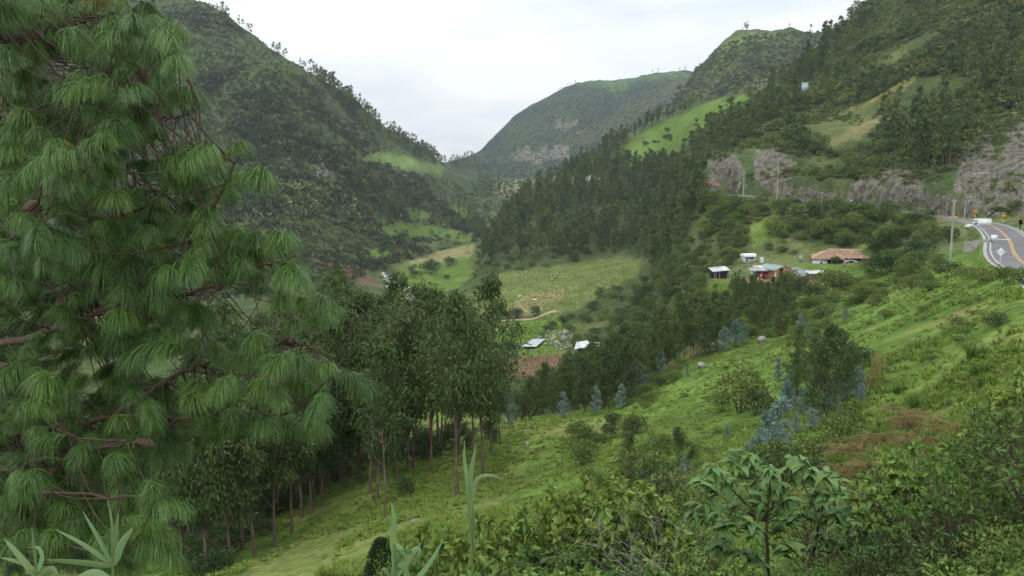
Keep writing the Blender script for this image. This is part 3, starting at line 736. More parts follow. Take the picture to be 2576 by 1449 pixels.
def scatter_stuff(name, meshes, pts, smin, smax, mat_label, seed=1, tilt=0.12, sq=None, label=None, patch=0.0):
    """one object of many alike plants: points carrying instances through geometry nodes"""
    rg = np.random.default_rng(seed)
    n = len(pts)
    me = bpy.data.meshes.new(name)
    me.vertices.add(n); me.vertices.foreach_set('co', np.asarray(pts, np.float32).ravel())
    a = me.attributes.new('scl', 'FLOAT_VECTOR', 'POINT')
    s = rg.uniform(smin, smax, n)[:, None] * np.ones(3)
    if patch > 0: s = s * (0.55 + 0.95 * sstep(-0.35, 0.75, fbm(np.asarray(pts)[:, 0], np.asarray(pts)[:, 1], patch, 3)))[:, None]
    if sq is not None: s = s * np.stack([np.ones(n), np.ones(n), rg.uniform(sq[0], sq[1], n)], 1)
    a.data.foreach_set('vector', s.astype(np.float32).ravel())
    a = me.attributes.new('rot', 'FLOAT_VECTOR', 'POINT')
    rt = np.stack([rg.normal(0, tilt, n), rg.normal(0, tilt, n), rg.random(n) * 6.283], 1)
    a.data.foreach_set('vector', rt.astype(np.float32).ravel())
    a = me.attributes.new('idx', 'INT', 'POINT')
    pick = rg.integers(0, len(meshes), n)
    if patch > 0:      # kinds grow in drifts rather than evenly mixed
        dr_ = fbm(np.asarray(pts)[:, 0] + 333, np.asarray(pts)[:, 1] - 77, patch * 1.4, 3)
        pick = np.where(rg.random(n) < 0.65, np.clip(((dr_ + 0.7) / 1.4 * len(meshes)).astype(int), 0, len(meshes) - 1), pick)
    a.data.foreach_set('value', pick.astype(np.int32))
    o = bpy.data.objects.new(name, me); COL.objects.link(o)
    col = bpy.data.collections.new(name + '_kinds')
    for k, mm in enumerate(meshes):
        col.objects.link(bpy.data.objects.new('%s_kind_%02d' % (name, k), mm))
    ng = bpy.data.node_groups.new(name, 'GeometryNodeTree')
    ng.interface.new_socket('Geometry', in_out='INPUT', socket_type='NodeSocketGeometry')
    ng.interface.new_socket('Geometry', in_out='OUTPUT', socket_type='NodeSocketGeometry')
    ni = ng.nodes.new('NodeGroupInput'); no = ng.nodes.new('NodeGroupOutput')
    ci = ng.nodes.new('GeometryNodeCollectionInfo'); ci.inputs['Collection'].default_value = col
    ci.inputs['Separate Children'].default_value = True; ci.inputs['Reset Children'].default_value = True
    ip = ng.nodes.new('GeometryNodeInstanceOnPoints'); ip.inputs['Pick Instance'].default_value = True
    def attr(nm, ty):
        x = ng.nodes.new('GeometryNodeInputNamedAttribute'); x.data_type = ty; x.inputs['Name'].default_value = nm
        return x.outputs['Attribute']
    ng.links.new(ni.outputs[0], ip.inputs['Points']); ng.links.new(ci.outputs[0], ip.inputs['Instance'])
    ng.links.new(attr('idx', 'INT'), ip.inputs['Instance Index'])
    e2r = ng.nodes.new('FunctionNodeEulerToRotation')
    ng.links.new(attr('rot', 'FLOAT_VECTOR'), e2r.inputs[0])
    ng.links.new(e2r.outputs[0], ip.inputs['Rotation'])
    ng.links.new(attr('scl', 'FLOAT_VECTOR'), ip.inputs['Scale'])
    ng.links.new(ip.outputs[0], no.inputs[0])
    mod = o.modifiers.new('scatter', 'NODES'); mod.node_group = ng
    tag(o, label, None, None, 'stuff')
    return o
def plant(name, protos, p, s, label, cat, group, rg=rng, whole=False, sq=1.0, tilt=0.03, rz=None):
    """one plant of its own: Empty at the foot with copies of trunk and crown, or a single mesh"""
    ms = protos[int(rg.integers(len(protos)))]
    z = rg.random() * 6.283 if rz is None else rz
    rot = (rg.normal(0, tilt), rg.normal(0, tilt), z)
    if whole:
        o = inst(name, ms if not isinstance(ms, tuple) else ms[-1], None, p, rot, (s, s, s * sq))
        return tag(o, label, cat, group)
    e = empty(name, p); e.rotation_euler = rot; e.scale = (s, s, s * sq)
    for m_ in ms:
        if m_ is not None: inst(m_.name.split('.')[0], m_, e)
    return tag(e, label, cat, group)
def joined(ms, name):
    """trunk and crown in one mesh (for plants too small to show parts), keeping both materials"""
    V = []; F = []; C = []; MI = []; n = 0
    out = bpy.data.meshes.new(name)
    for k, m_ in enumerate([q for q in ms if q is not None]):
        out.materials.append(m_.materials[0])
        co = np.empty(len(m_.vertices) * 3, np.float32); m_.vertices.foreach_get('co', co)
        cc = np.empty(len(m_.vertices) * 4, np.float32); m_.color_attributes['tint'].data.foreach_get('color', cc)
        V.append(co.reshape(-1, 3)); C.append(cc.reshape(-1, 4))
        for p_ in m_.polygons:
            F.append([v + n for v in p_.vertices]); MI.append(k)
        n += len(m_.vertices)
    out.from_pydata([tuple(map(float, v)) for v in np.concatenate(V)], [], F)
    out.polygons.foreach_set('material_index', MI)
    ca = out.color_attributes.new('tint', 'FLOAT_COLOR', 'POINT'); ca.data.foreach_set('color', np.concatenate(C).ravel())
    out.update()
    return out
# ------------------------------------------------------------------ rock faces of the road cut and the ravines
ROCKM, _nt, _b = new_mat('rock_face')
_tc = N(_nt, 'ShaderNodeTexCoord').outputs['Object']
_mp = N(_nt, 'ShaderNodeMapping'); _mp.inputs['Scale'].default_value = (1, 1, 0.35); _nt.links.new(_tc, _mp.inputs[0])
_f1 = noise(_nt, 0.55, 5, 0.65, _mp.outputs[0]).outputs['Fac']; _f2 = noise(_nt, 0.16, 3, 0.6, _tc).outputs['Fac']; _f3 = noise(_nt, 2.2, 3, 0.7, _tc).outputs['Fac']
_c = mixc(_nt, maprange(_nt, _f1, 0.35, 0.65, 0, 1), (0.078, 0.070, 0.058), (0.265, 0.245, 0.205))
_c = mixc(_nt, maprange(_nt, _f2, 0.50, 0.66, 0, 0.4), _c, (0.17, 0.145, 0.105))
_c = mixc(_nt, maprange(_nt, _f3, 0.52, 0.62, 0, 0.9), _c, (0.055, 0.070, 0.030))
_nt.links.new(_c, _b.inputs['Base Color']); _b.inputs['Roughness'].default_value = 0.95; _b.inputs['Specular IOR Level'].default_value = 0.05
bump(_nt, _b, mathn(_nt, 'ADD', _f1, mathn(_nt, 'MULTIPLY', _f3, 0.4)), 1.2, 1.0)
def hits1(X, Y, dmin=0.0):
    return np.array([(lambda p: (np.nan,) * 3 if p is None else tuple(p))(hit(x, y, dmin)) for x, y in zip(X, Y)])
def cellnoise(x, y, z, seed):
    """blocky noise: offset of the nearest jittered cell"""
    xi = np.floor(x); yi = np.floor(y); zi = np.floor(z); best = np.full(x.shape, 1e9); val = np.zeros(x.shape)
    for dx in (-1, 0, 1):
        for dy in (-1, 0, 1):
            for dz in (-1, 0, 1):
                cx, cy, cz = xi + dx, yi + dy, zi + dz
                h = np.sin(cx * 127.1 + cy * 311.7 + cz * 74.7 + seed) * 43758.5453; h -= np.floor(h)
                h2 = np.sin(cx * 269.5 + cy * 183.3 + cz * 246.1 + seed) * 43758.5453; h2 -= np.floor(h2)
                h3 = np.sin(cx * 113.5 + cy * 271.9 + cz * 124.6 + seed) * 43758.5453; h3 -= np.floor(h3)
                d = (cx + h - x) ** 2 + (cy + h2 - y) ** 2 + (cz + h3 - z) ** 2
                m_ = d < best; best = np.where(m_, d, best); val = np.where(m_, h * 0.6 + h3 * 0.4, val)
    return val, np.sqrt(best)
ROCKS = [
 ([(1786, 405), (1815, 388), (1850, 386), (1872, 420), (1875, 470), (1830, 482), (1786, 470)], (295, 360), 2.4, 'grey rock face at the far bend of the road'),
 ([(1902, 392), (1935, 376), (1985, 374), (1998, 430), (1992, 492), (1930, 490), (1912, 450)], (285, 350), 2.6, 'brownish rock face behind the tall far pole'),
 ([(2128, 470), (2170, 432), (2230, 424), (2292, 432), (2342, 508), (2250, 524), (2150, 508)], (245, 320), 2.6, 'broad broken rock face above the middle of the road'),
 ([(2405, 470), (2425, 385), (2470, 332), (2503, 345), (2492, 440), (2512, 545), (2440, 538)], (218, 310), 3.6, 'tall pale rock face behind the chevron signs'),
 ([(2496, 500), (2508, 420), (2540, 330), (2600, 290), (2690, 270), (2690, 540), (2500, 542)], (205, 300), 3.6, 'dark jagged rock face at the right picture edge'),
 ([(1998, 500), (2010, 470), (2060, 480), (2120, 495), (2126, 512), (2050, 508)], (262, 310), 1.6, 'low rock cut along the road near the thin pole'),
 ([(2345, 520), (2352, 490), (2395, 500), (2404, 545), (2350, 540)], (225, 275), 1.6, 'low rock cut left of the chevron signs'),
 ([(758, 372), (790, 362), (832, 390), (852, 440), (812, 446), (775, 415)], (600, 1100), 6, 'pale cliff band on the left mountainside'),
 ([(1000, 448), (1030, 438), (1060, 442), (1056, 492), (1014, 482)], (800, 1500), 6, 'pale cliff below the high green terrace'),
 ([(1285, 388), (1330, 370), (1420, 370), (1425, 398), (1340, 408), (1290, 406)], (1900, 3300), 9, 'dark cliff band at the foot of the far mountain'),
 ([(1388, 322), (1418, 300), (1462, 298), (1455, 318), (1410, 332)], (1900, 3300), 7, 'pinkish bare rock patch on the far mountain'),
]
for k, (poly, (d0, d1), amp, lab) in enumerate(ROCKS):
    xs = [p[0] for p in poly]; ys = [p[1] for p in poly]
    nx = 84; ny = 66
    X, Y = np.meshgrid(np.linspace(min(xs) - 6, max(xs) + 6, nx), np.linspace(min(ys) - 6, max(ys) + 6, ny))
    P = hits1(X.ravel(), Y.ravel(), d0).reshape(ny, nx, 3)
    bad = np.isnan(P[..., 0]) | (P[..., 1] > d1 * 1.15)
    # distance inside the outline, in photo units
    q = np.stack([X.ravel(), Y.ravel()], 1); dist = np.full(len(q), 1e9)
    for i in range(len(poly)):
        a = np.array(poly[i - 1], float); b = np.array(poly[i], float); t = np.clip(((q - a) @ (b - a)) / ((b - a) @ (b - a)), 0, 1)
        dist = np.minimum(dist, np.linalg.norm(q - (a + t[:, None] * (b - a)), axis=1))
    sd = np.where(inpoly(q[:, 0], q[:, 1], poly), dist, -dist).reshape(ny, nx)
    sd = sd + fbm(X, Y, 26, 4, 0.6) * 15
    w = np.clip(sd / 14, -1, 1)
    P = np.where(bad[..., None], 0, P)
    s = amp * 1.1
    c1, e1 = cellnoise(P[..., 0] / s, P[..., 1] / s, P[..., 2] / (s * 1.7), 3.0 + k)
    c2, e2 = cellnoise(P[..., 0] / s * 2.7, P[..., 1] / s * 2.7, P[..., 2] / s * 2.0, 9.0 + k)
    disp = (c1 * 0.75 + c2 * 0.40 - e2 * 0.25 - 0.25) * amp * 0.62 * np.clip(w, 0, 1) + np.where(w < 0, w * 2.5, 0.12)
    out = nrm(np.stack([-P[..., 0], -P[..., 1], np.zeros((ny, nx))], 2)) * 0.85 + np.array((0, 0, 0.35))
    P = P + out * disp[..., None]
    i = np.arange(nx * ny).reshape(ny, nx)
    F = np.stack([i[:-1, :-1], i[1:, :-1], i[1:, 1:], i[:-1, 1:]], 2).reshape(-1, 4)
    ok = ~(bad.ravel()[F].any(1)) & (w.ravel()[F].max(1) > -0.6)
    zr = np.ptp(P[..., 1].ravel()[F], axis=1); ok &= zr < max(25, 0.05 * d0)
    F = F[ok]
    if len(F) == 0: continue
    us, inv = np.unique(F, return_inverse=True)
    o = mesh_np('rock_face', P.reshape(-1, 3)[us], inv.reshape(-1, 4), mat=ROCKM)
    tag(o, lab, 'rock face')
# ------------------------------------------------------------------ plant kinds
EUC_NEAR = [make_euc(20, 100 + i, nleaf=4400, cb=[0.26, 0.38, 0.32, 0.44, 0.24][i], wid=[0.15, 0.135, 0.17, 0.125, 0.16][i]) for i in range(5)]
EUC_BAND = [make_euc(14, 130 + i, leaf=0.5, lw=0.17, nleaf=2000, cb=[0.12, 0.2, 0.28, 0.16][i], wid=[0.15, 0.17, 0.14, 0.18][i], ncl=34) for i in range(4)]
EUC_FAR = [joined(make_euc(16, 150 + i, leaf=1.0, lw=0.42, nleaf=460, cb=[0.2, 0.3, 0.25, 0.35, 0.15, 0.28][i], wid=[0.15, 0.13, 0.17, 0.14, 0.16, 0.12][i], ncl=20, sides=4, mat=EUCD, branches=False), 'eucalyptus_tree') for i in range(6)]
EUC_RIDGE = [joined(make_euc(16, 170 + i, leaf=1.7, lw=0.75, nleaf=110, cb=[0.25, 0.4, 0.3, 0.45][i], wid=[0.17, 0.15, 0.20, 0.13][i], ncl=11, sides=3, mat=EUCD, branches=False), 'eucalyptus_tree') for i in range(4)]
BLUES = [make_blue(7, 200 + i, 2300, wid=[0.22, 0.28, 0.20, 0.31][i]) for i in range(4)]
BUSHES = [make_bush(2.2, [2.6, 3.2, 2.2, 3.6][i], 220 + i, 0.34, 0.18, 900, mat=BUSH) for i in range(4)]
BUSHES_D = [make_bush(2.2, [3.0, 3.6, 2.6][i], 230 + i, 0.34, 0.19, 900, mat=BUSHD) for i in range(3)]
BUSHES_O = [make_bush(2.2, [2.2, 2.8, 2.0][i], 240 + i, 0.34, 0.16, 700, mat=BUSHO) for i in range(3)]
SCRUBS = [make_bush(2.0, [1.5, 2.0, 2.6][i], 250 + i, 0.75, 0.42, 110, 6, mat=[SCRUBF, BUSHO, BUSHD][i], stems=False)[1] for i in range(3)]
SCRUBS.append(make_bush(2.0, 1.7, 258, 0.75, 0.42, 110, 6, mat=BUSHO, stems=False)[1]); SCRUBS.append(make_bush(2.0, 1.4, 259, 0.75, 0.42, 110, 6, mat=BUSH, stems=False)[1]); SCRUBS.append(make_bush(2.0, 1.2, 262, 0.75, 0.42, 110, 6, mat=SCRUBF, stems=False)[1])
SCRUBS_FAR = [make_bush(2.6, [1.8, 2.4][i], 255 + i, 1.5, 0.95, 42, 5, mat=[SCRUBX, SCRUBX][i], stems=False)[1] for i in range(2)]
SCRUBS_FAR.append(make_bush(2.6, 2.0, 257, 1.5, 0.95, 42, 5, mat=SCRUBF, stems=False)[1])
LOWB = [make_bush(1.3, [0.9, 1.1, 0.7][i], 260 + i, 0.20, 0.11, 500, 8, mat=[BUSH, YLEAF, BUSH][i], stems=False)[1] for i in range(3)]
GR = [make_grass(0.55, 270 + i) for i in range(4)]
CLUMP = [make_grass(1.7, 280 + i, 150, 1.0, 0.06, TALLG, 0.75) for i in range(2)]
rgv = np.random.default_rng(21)

# grass over the near slope
_gp = np.concatenate([sample([(1000, 1449), (1000, 1100), (1260, 1075), (1500, 1010), (1700, 930), (1900, 850), (2050, 800), (2200, 740), (2400, 690), (2576, 690), (2576, 1449)], 24000, (5, 185), rgv, road=5.5),
                      sample([(0, 1449), (0, 1200), (1000, 1100), (1000, 1449)], 9500, (9, 185), rgv), sample([(560, 1449), (760, 1330), (1000, 1230), (1280, 1100), (1280, 1300), (1000, 1449)], 5000, (9, 185), rgv)])
_gp = _gp[fbm(_gp[:, 0], _gp[:, 1], 9, 3) + 0.9 * rgv.random(len(_gp)) > 0.25]
scatter_stuff('meadow_grass', GR, _gp, 0.7, 1.35, 'grass', 5, 0.2, (0.35, 0.8), 'rough green and yellowish grass covering the near slope')
_gp = sample([(1188, 835), (1195, 690), (1400, 668), (1610, 655), (1600, 690), (1400, 900), (1250, 915)], 5000, (280, 520), rgv)
scatter_stuff('valley_grass', GR, _gp, 0.9, 1.7, 'grass', 6, 0.2, (0.4, 0.8), 'short grazed grass on the valley meadow')

_wp = sample([(1270, 1449), (1270, 1090), (1600, 1030), (1900, 870), (2100, 800), (2300, 720), (2576, 700), (2576, 1200), (2000, 1300)], 700, (14, 185), rgv, road=5.5)
_wp = _wp[fbm(_wp[:, 0] + 60, _wp[:, 1], 16, 3) + 0.6 * rgv.random(len(_wp)) > 0.28]
scatter_stuff('slope_weeds', LOWB, _wp, 0.18, 0.62, 'weeds', 13, 0.15, (0.5, 1.2), 'weeds and low herbs dotted over the grass slope')
# scrub on the mountainsides
_r = np.random.default_rng(31)
_right = sample([(1900, 240), (2180, 0), (2576, 0), (2576, 560), (2400, 520), (1900, 480), (1790, 400), (1700, 420), (1750, 340)], 13500, (226, 720), _r, road=8)
_pxr, _pyr = proj(_right[:, 0], _right[:, 1], _right[:, 2])
_thin = fbm(_right[:, 0], _right[:, 1], 40, 3) + _r.random(len(_right)) * 0.9
_clear = inpoly(_pxr, _pyr, [(2060, 360), (2150, 320), (2270, 262), (2260, 290), (2220, 320), (2130, 355), (2070, 380)])
_rk = np.zeros(len(_right), bool)
for _c, _dd2, _poly in COVER:
    if _c[2] > 0.1: _rk |= inpoly(_pxr, _pyr, _poly)
_right = _right[(_thin > 0.05) & (~_clear | (_r.random(len(_right)) < 0.08)) & (~_rk | (_r.random(len(_right)) < 0.38))]
scatter_stuff('scrub', SCRUBS, _right, 0.45, 1.25, 'scrub', 7, 0.15, (0.7, 1.3), 'olive and dark green scrub covering the steep right mountainside', patch=28)
_left = sample([(0, 560), (0, 0), (520, 0), (640, 72), (760, 150), (860, 232), (960, 300), (1040, 370), (1000, 400), (1130, 450), (1230, 520), (1230, 600), (1190, 610), (1000, 660), (900, 700), (700, 800), (0, 800)], 26000, (440, 1500), _r)
_pxl, _pyl = proj(_left[:, 0], _left[:, 1], _left[:, 2])
_thin = fbm(_left[:, 0], _left[:, 1], 70, 3) + _r.random(len(_left)) * 0.9
_cl = np.zeros(len(_left), bool)
for _c, _dd2, _poly in COVER[5:12]: _cl |= inpoly(_pxl, _pyl, _poly)
_left = _left[(_thin > -0.25) & (~_cl | (_r.random(len(_left)) < 0.03))]
scatter_stuff('hillside_scrub', SCRUBS_FAR, _left, 0.5, 1.5, 'scrub', 8, 0.15, (0.7, 1.4), 'grey green scrub covering the left mountainside', patch=60)
_farp = sample([(1190, 400), (1300, 290), (1470, 200), (1720, 175), (1780, 130), (1900, 85), (2100, 75), (2150, 40), (1990, 190), (1900, 230), (1750, 260), (1550, 345), (1440, 420), (1250, 540), (1210, 480)], 6500, (900, 3000), _r)
scatter_stuff('distant_scrub', SCRUBS_FAR, _farp, 0.45, 1.1, 'scrub', 9, 0.15, (0.6, 1.2), 'dark scrub covering the distant mountains at the valley head')

# far-off woods that read as one mass
_w = [sample([(560, 30), (620, 65), (740, 150), (860, 265), (940, 330), (1040, 385), (1040, 370), (940, 300), (850, 225), (740, 130), (620, 45)], 230, (950, 1600), _r),
      sample([(380, 420), (470, 380), (560, 430), (600, 470), (560, 480), (380, 500)], 130, (440, 1000), _r),
      sample([(860, 430), (960, 470), (1080, 480), (1180, 500), (1230, 560), (1210, 600), (1120, 570), (960, 540), (880, 480)], 110, (700, 1500), _r),
      sample([(1040, 375), (1190, 398), (1230, 440), (1120, 425), (1040, 400)], 150, (1100, 2600), _r),
      sample([(1180, 460), (1250, 430), (1440, 420), (1440, 450), (1300, 440), (1220, 560)], 60, (900, 2400), _r)]
scatter_stuff('far_woods', EUC_RIDGE, np.concatenate(_w), 0.7, 1.3, 'woods', 10, 0.05, None, 'dark woods on the far ridges and upper valley')
_w = [sample([(1190, 680), (1235, 600), (1290, 520), (1360, 455), (1450, 410), (1560, 405), (1700, 425), (1765, 455), (1750, 500), (1640, 500), (1560, 520), (1450, 520), (1330, 560)], 620, (500, 900), _r),
      sample([(1225, 665), (1300, 600), (1450, 555), (1600, 560), (1700, 560), (1650, 620), (1480, 640), (1300, 655)], 190, (460, 760), _r),
      sample([(1560, 650), (1640, 500), (1700, 430), (1765, 440), (1775, 510), (1745, 600), (1660, 690)], 130, (300, 700), _r),
      sample([(1480, 395), (1560, 340), (1700, 270), (1740, 262), (1740, 280), (1620, 330), (1540, 400), (1500, 430)], 75, (640, 900), _r),
      sample([(1930, 215), (2150, 40), (2190, 60), (2080, 190), (1960, 230)], 60, (400, 700), _r),
      sample([(1700, 400), (1800, 330), (1900, 270), (1990, 270), (1900, 350), (1790, 400)], 80, (380, 720), _r),
      sample([(2200, 330), (2300, 280), (2450, 330), (2400, 420), (2250, 430)], 50, (255, 420), _r),
      sample([(2400, 110), (2576, 30), (2576, 260), (2420, 330), (2330, 300)], 48, (250, 500), _r),
      sample([(2000, 200), (2100, 150), (2280, 230), (2150, 300), (1990, 270)], 28, (300, 600), _r)]
scatter_stuff('hillside_woods', EUC_FAR, np.concatenate(_w), 0.55, 1.0, 'woods', 11, 0.05, None, 'eucalyptus woods high on the hillsides beyond the road')

def crest(X0, X1, step, rg, jitter=3.0, dmin=900):
    """points on the skyline crest between two photo columns"""
    out = []
    X = X0
    while X < X1:
        a, _ = ray(X, 200); j = int(np.clip(np.searchsorted(GA, a), 0, len(GA) - 1)); k0 = int(np.searchsorted(GL, math.log(dmin)))
        k = k0 + int(gE[k0:, j].argmax()); d = math.exp(GL[k]) * (1 - 0.012 * rg.random())
        if vnoise(np.array(X / 17.0), np.array(0.5)) < -0.15: X += step; continue
        out.append((float(a) * d, d, float(ground_z(float(a) * d, d)) - 0.6)); X += step * rg.uniform(0.3, 1.7)
    return out
_cr = np.array(crest(535, 700, 7, _r) + crest(700, 850, 4, _r) + crest(850, 1190, 4, _r) + crest(1375, 1475, 8, _r, dmin=2000) + crest(1590, 1730, 11, _r, dmin=2000) + crest(1845, 1880, 6, _r, dmin=1100) + crest(1960, 2160, 12, _r, dmin=1100))
scatter_stuff('skyline_trees', EUC_RIDGE, _cr, 0.35, 1.0, 'trees', 14, 0.06, None, 'thin dark line of trees along the mountain skylines')
# ------------------------------------------------------------------ trees and bushes that stand as individuals
rt = np.random.default_rng(77)
def H0(protos):                     # prototype height
    m_ = protos[0] if not isinstance(protos[0], tuple) else protos[0][-1]
    co = np.empty(len(m_.vertices) * 3, np.float32); m_.vertices.foreach_get('co', co)
    return float(co[2::3].max())
def tall(name, protos, Xb, Yb, Yt, label, cat, group, whole=False, d=None, sq=1.0):
    p = hit(Xb, Yb) if d is None else Vector((*at(Xb, Yb, d)[:2], 0))
    if p is None: return None
    if d is not None: p.z = float(ground_z(p.x, p.y))
    _, yb = proj(p.x, p.y, p.z)
    h = (float(yb) - Yt) / 2147 * p.y * 1.0
    s = h / H0(protos)
    p = Vector((p.x, p.y, p.z - 0.15))
    return plant(name, protos, p, s / sq, label, cat, group, rt, whole, sq)

# near stand of tall eucalyptus
STAND = [(1150, 1245, 690), (1215, 1205, 765), (1190, 1170, 790), (1085, 1195, 760), (1040, 1180, 775), (1000, 1205, 790), (930, 1240, 800), (948, 1264, 835), (905, 1195, 850), (855, 1218, 850), (830, 1232, 890), (790, 1255, 830), (760, 1302, 850), (735, 1345, 880), (700, 1292, 850), (660, 1272, 865), (620, 1332, 870), (588, 1347, 860), (525, 1412, 900), (560, 1305, 890), (480, 1335, 880), (430, 1390, 900), (1110, 1145, 800), (1258, 1112, 900), (1236, 1142, 850), (880, 1150, 800), (960, 1140, 790), (810, 1180, 830), (720, 1200, 840), (640, 1210, 850), (360, 1360, 900), (290, 1400, 880), (642, 1402, 900), (577, 1422, 900), (692, 1372, 880), (522, 1443, 920), (462, 1440, 900), (612, 1382, 870), (782, 1292, 850), (812, 1272, 870)]
STAND.sort()
for k, (X, Yb, Yt) in enumerate(STAND):
    tall('eucalyptus_tree', EUC_NEAR, X, Yb, Yt, 'tall slim eucalyptus in the near stand, %s trunk from the left' % ORD[k], 'tree', 'near eucalyptus stand', sq=1.0)
_p = sample([(430, 1330), (520, 1230), (700, 1150), (900, 1110), (1100, 1080), (1260, 1075), (1262, 1110), (1000, 1170), (820, 1220), (640, 1370), (560, 1449), (430, 1449)], 230, (50, 190), rt)
scatter_stuff('stand_undergrowth', [joined(q_, 'bush') for q_ in BUSHES_D], _p, 0.25, 0.75, 'bushes', 44, 0.1, (0.6, 1.0), 'dark undergrowth under the near eucalyptus stand')
for X, Yb, Yt in [(967, 1310, 1060), (1120, 1100, 850)]:
    p = hit(X, Yb); h = (Yb - Yt) / 2147 * p.y
    g = Geo(); rr = np.random.default_rng(X)
    tube(g, [(0, 0, -0.3), (0.1, 0, h * 0.5), (-0.05, 0.1, h)], 0.10, 0.03, 6)
    for i in range(5):
        z = h * (0.6 + 0.08 * i); q = rr.random() * 6.28
        tube(g, [(0, 0, z), (math.cos(q) * 0.8, math.sin(q) * 0.8, z + 0.7), (math.cos(q) * 1.0, math.sin(q) * 1.0, z + 1.9)], 0.03, 0.01, 4)
    o = inst('dead_tree', g.mesh('dead_tree', BARK), None, p)
    tag(o, 'bare dead trunk with forked grey limbs at the edge of the eucalyptus stand' if X == 967 else 'bare pale dead trunk standing inside the eucalyptus crowns', 'tree')
_p = sample([(430, 1330), (520, 1230), (700, 1150), (900, 1110), (1100, 1080), (1250, 1070), (1262, 1110), (1180, 1170), (980, 1200), (860, 1230), (700, 1310), (520, 1400)], 52, (60, 190), rt)
for x, y, z in _p:
    plant('eucalyptus_tree', EUC_NEAR, Vector((x, y, z - 0.2)), rt.uniform(0.75, 1.05) * y / 85 * 0.95, 'slim eucalyptus deep inside the crowded near stand', 'tree', 'inner trees of the near stand', rt)
# diagonal band of younger eucalyptus below the house
_line = np.array([(1285, 1066), (1420, 1045), (1560, 1030), (1640, 960), (1720, 925), (1800, 890), (1890, 866), (1990, 838)], float)
_top = lambda X: np.interp(X, [1285, 1400, 1500, 1600, 1700, 1800, 1900, 2000], [955, 905, 880, 835, 785, 765, 775, 730])
_cnt = 0
for k in range(112):
    X = 1285 + 700 * (k + rt.random()) / 112
    Yb = float(np.interp(X, _line[:, 0], _line[:, 1])) - 3
    q = hit(X, Yb)
    if q is None or q.y > 240: q = at(X, Yb, 140)
    back = rt.random() ** 1.3 * 42
    d = q.y + back; x = q.x / q.y * d
    z = float(ground_z(x, d)); _, yb = proj(x, d, z)
    yt = _top(X) - 28 * float(sstep(1380, 1520, X)) + 22 * (1 - float(sstep(1300, 1450, X))) + rt.normal(0, 14) + (18 if back < 8 else 0)
    h = min(max((float(yb) - yt) / 2147 * d, 4.5 if X < 1450 else 7.0), 22)
    plant('eucalyptus_tree', EUC_BAND, Vector((x, d, z - 0.2)), h / 14, 'dark green eucalyptus in the dense diagonal band below the farmhouse', 'tree', 'diagonal band of eucalyptus', rt)
for X, Yb, Yt, _o in [(1965, 845, 716, 'tallest middle one'), (1990, 840, 735, 'right one'), (1940, 842, 745, 'left one')]:
    tall('eucalyptus_tree', EUC_BAND, X, Yb, Yt, 'dark dense eucalyptus just below the brick gable, %s of three' % _o, 'tree', 'eucalyptus below the brick gable')
for k, (X, Yb, Yt) in enumerate(sorted([(1985, 1000, 840), (2010, 965, 800), (2030, 1035, 820), (2060, 1062, 830), (2085, 1040, 790), (2112, 1022, 812), (2140, 992, 840), (2000, 1030, 860), (2070, 990, 800), (2100, 985, 805), (2045, 980, 795), (2125, 1040, 870)])):
    tall('eucalyptus_tree', EUC_BAND, X, Yb, Yt, 'green eucalyptus in the clump half way up the grass slope, %s from left' % ORD[k], 'tree', 'eucalyptus clump on the grass slope')
tall('eucalyptus_tree', EUC_BAND, 1700, 1215, 1045, 'lone dark bluish eucalyptus with full crown on the lower grass slope', 'tree', None)
tall('eucalyptus_tree', EUC_BAND, 1745, 1222, 1100, 'smaller eucalyptus close beside the lone bluish one on the lower slope', 'tree', None)
tall('eucalyptus_tree', EUC_BAND, 1575, 1245, 1060, 'green eucalyptus rising behind the yellowish foreground plants', 'tree', None)
tall('eucalyptus_tree', EUC_BAND, 1855, 640, 575, 'broad round tree above the little white-roofed shelter', 'tree', None, sq=0.55)
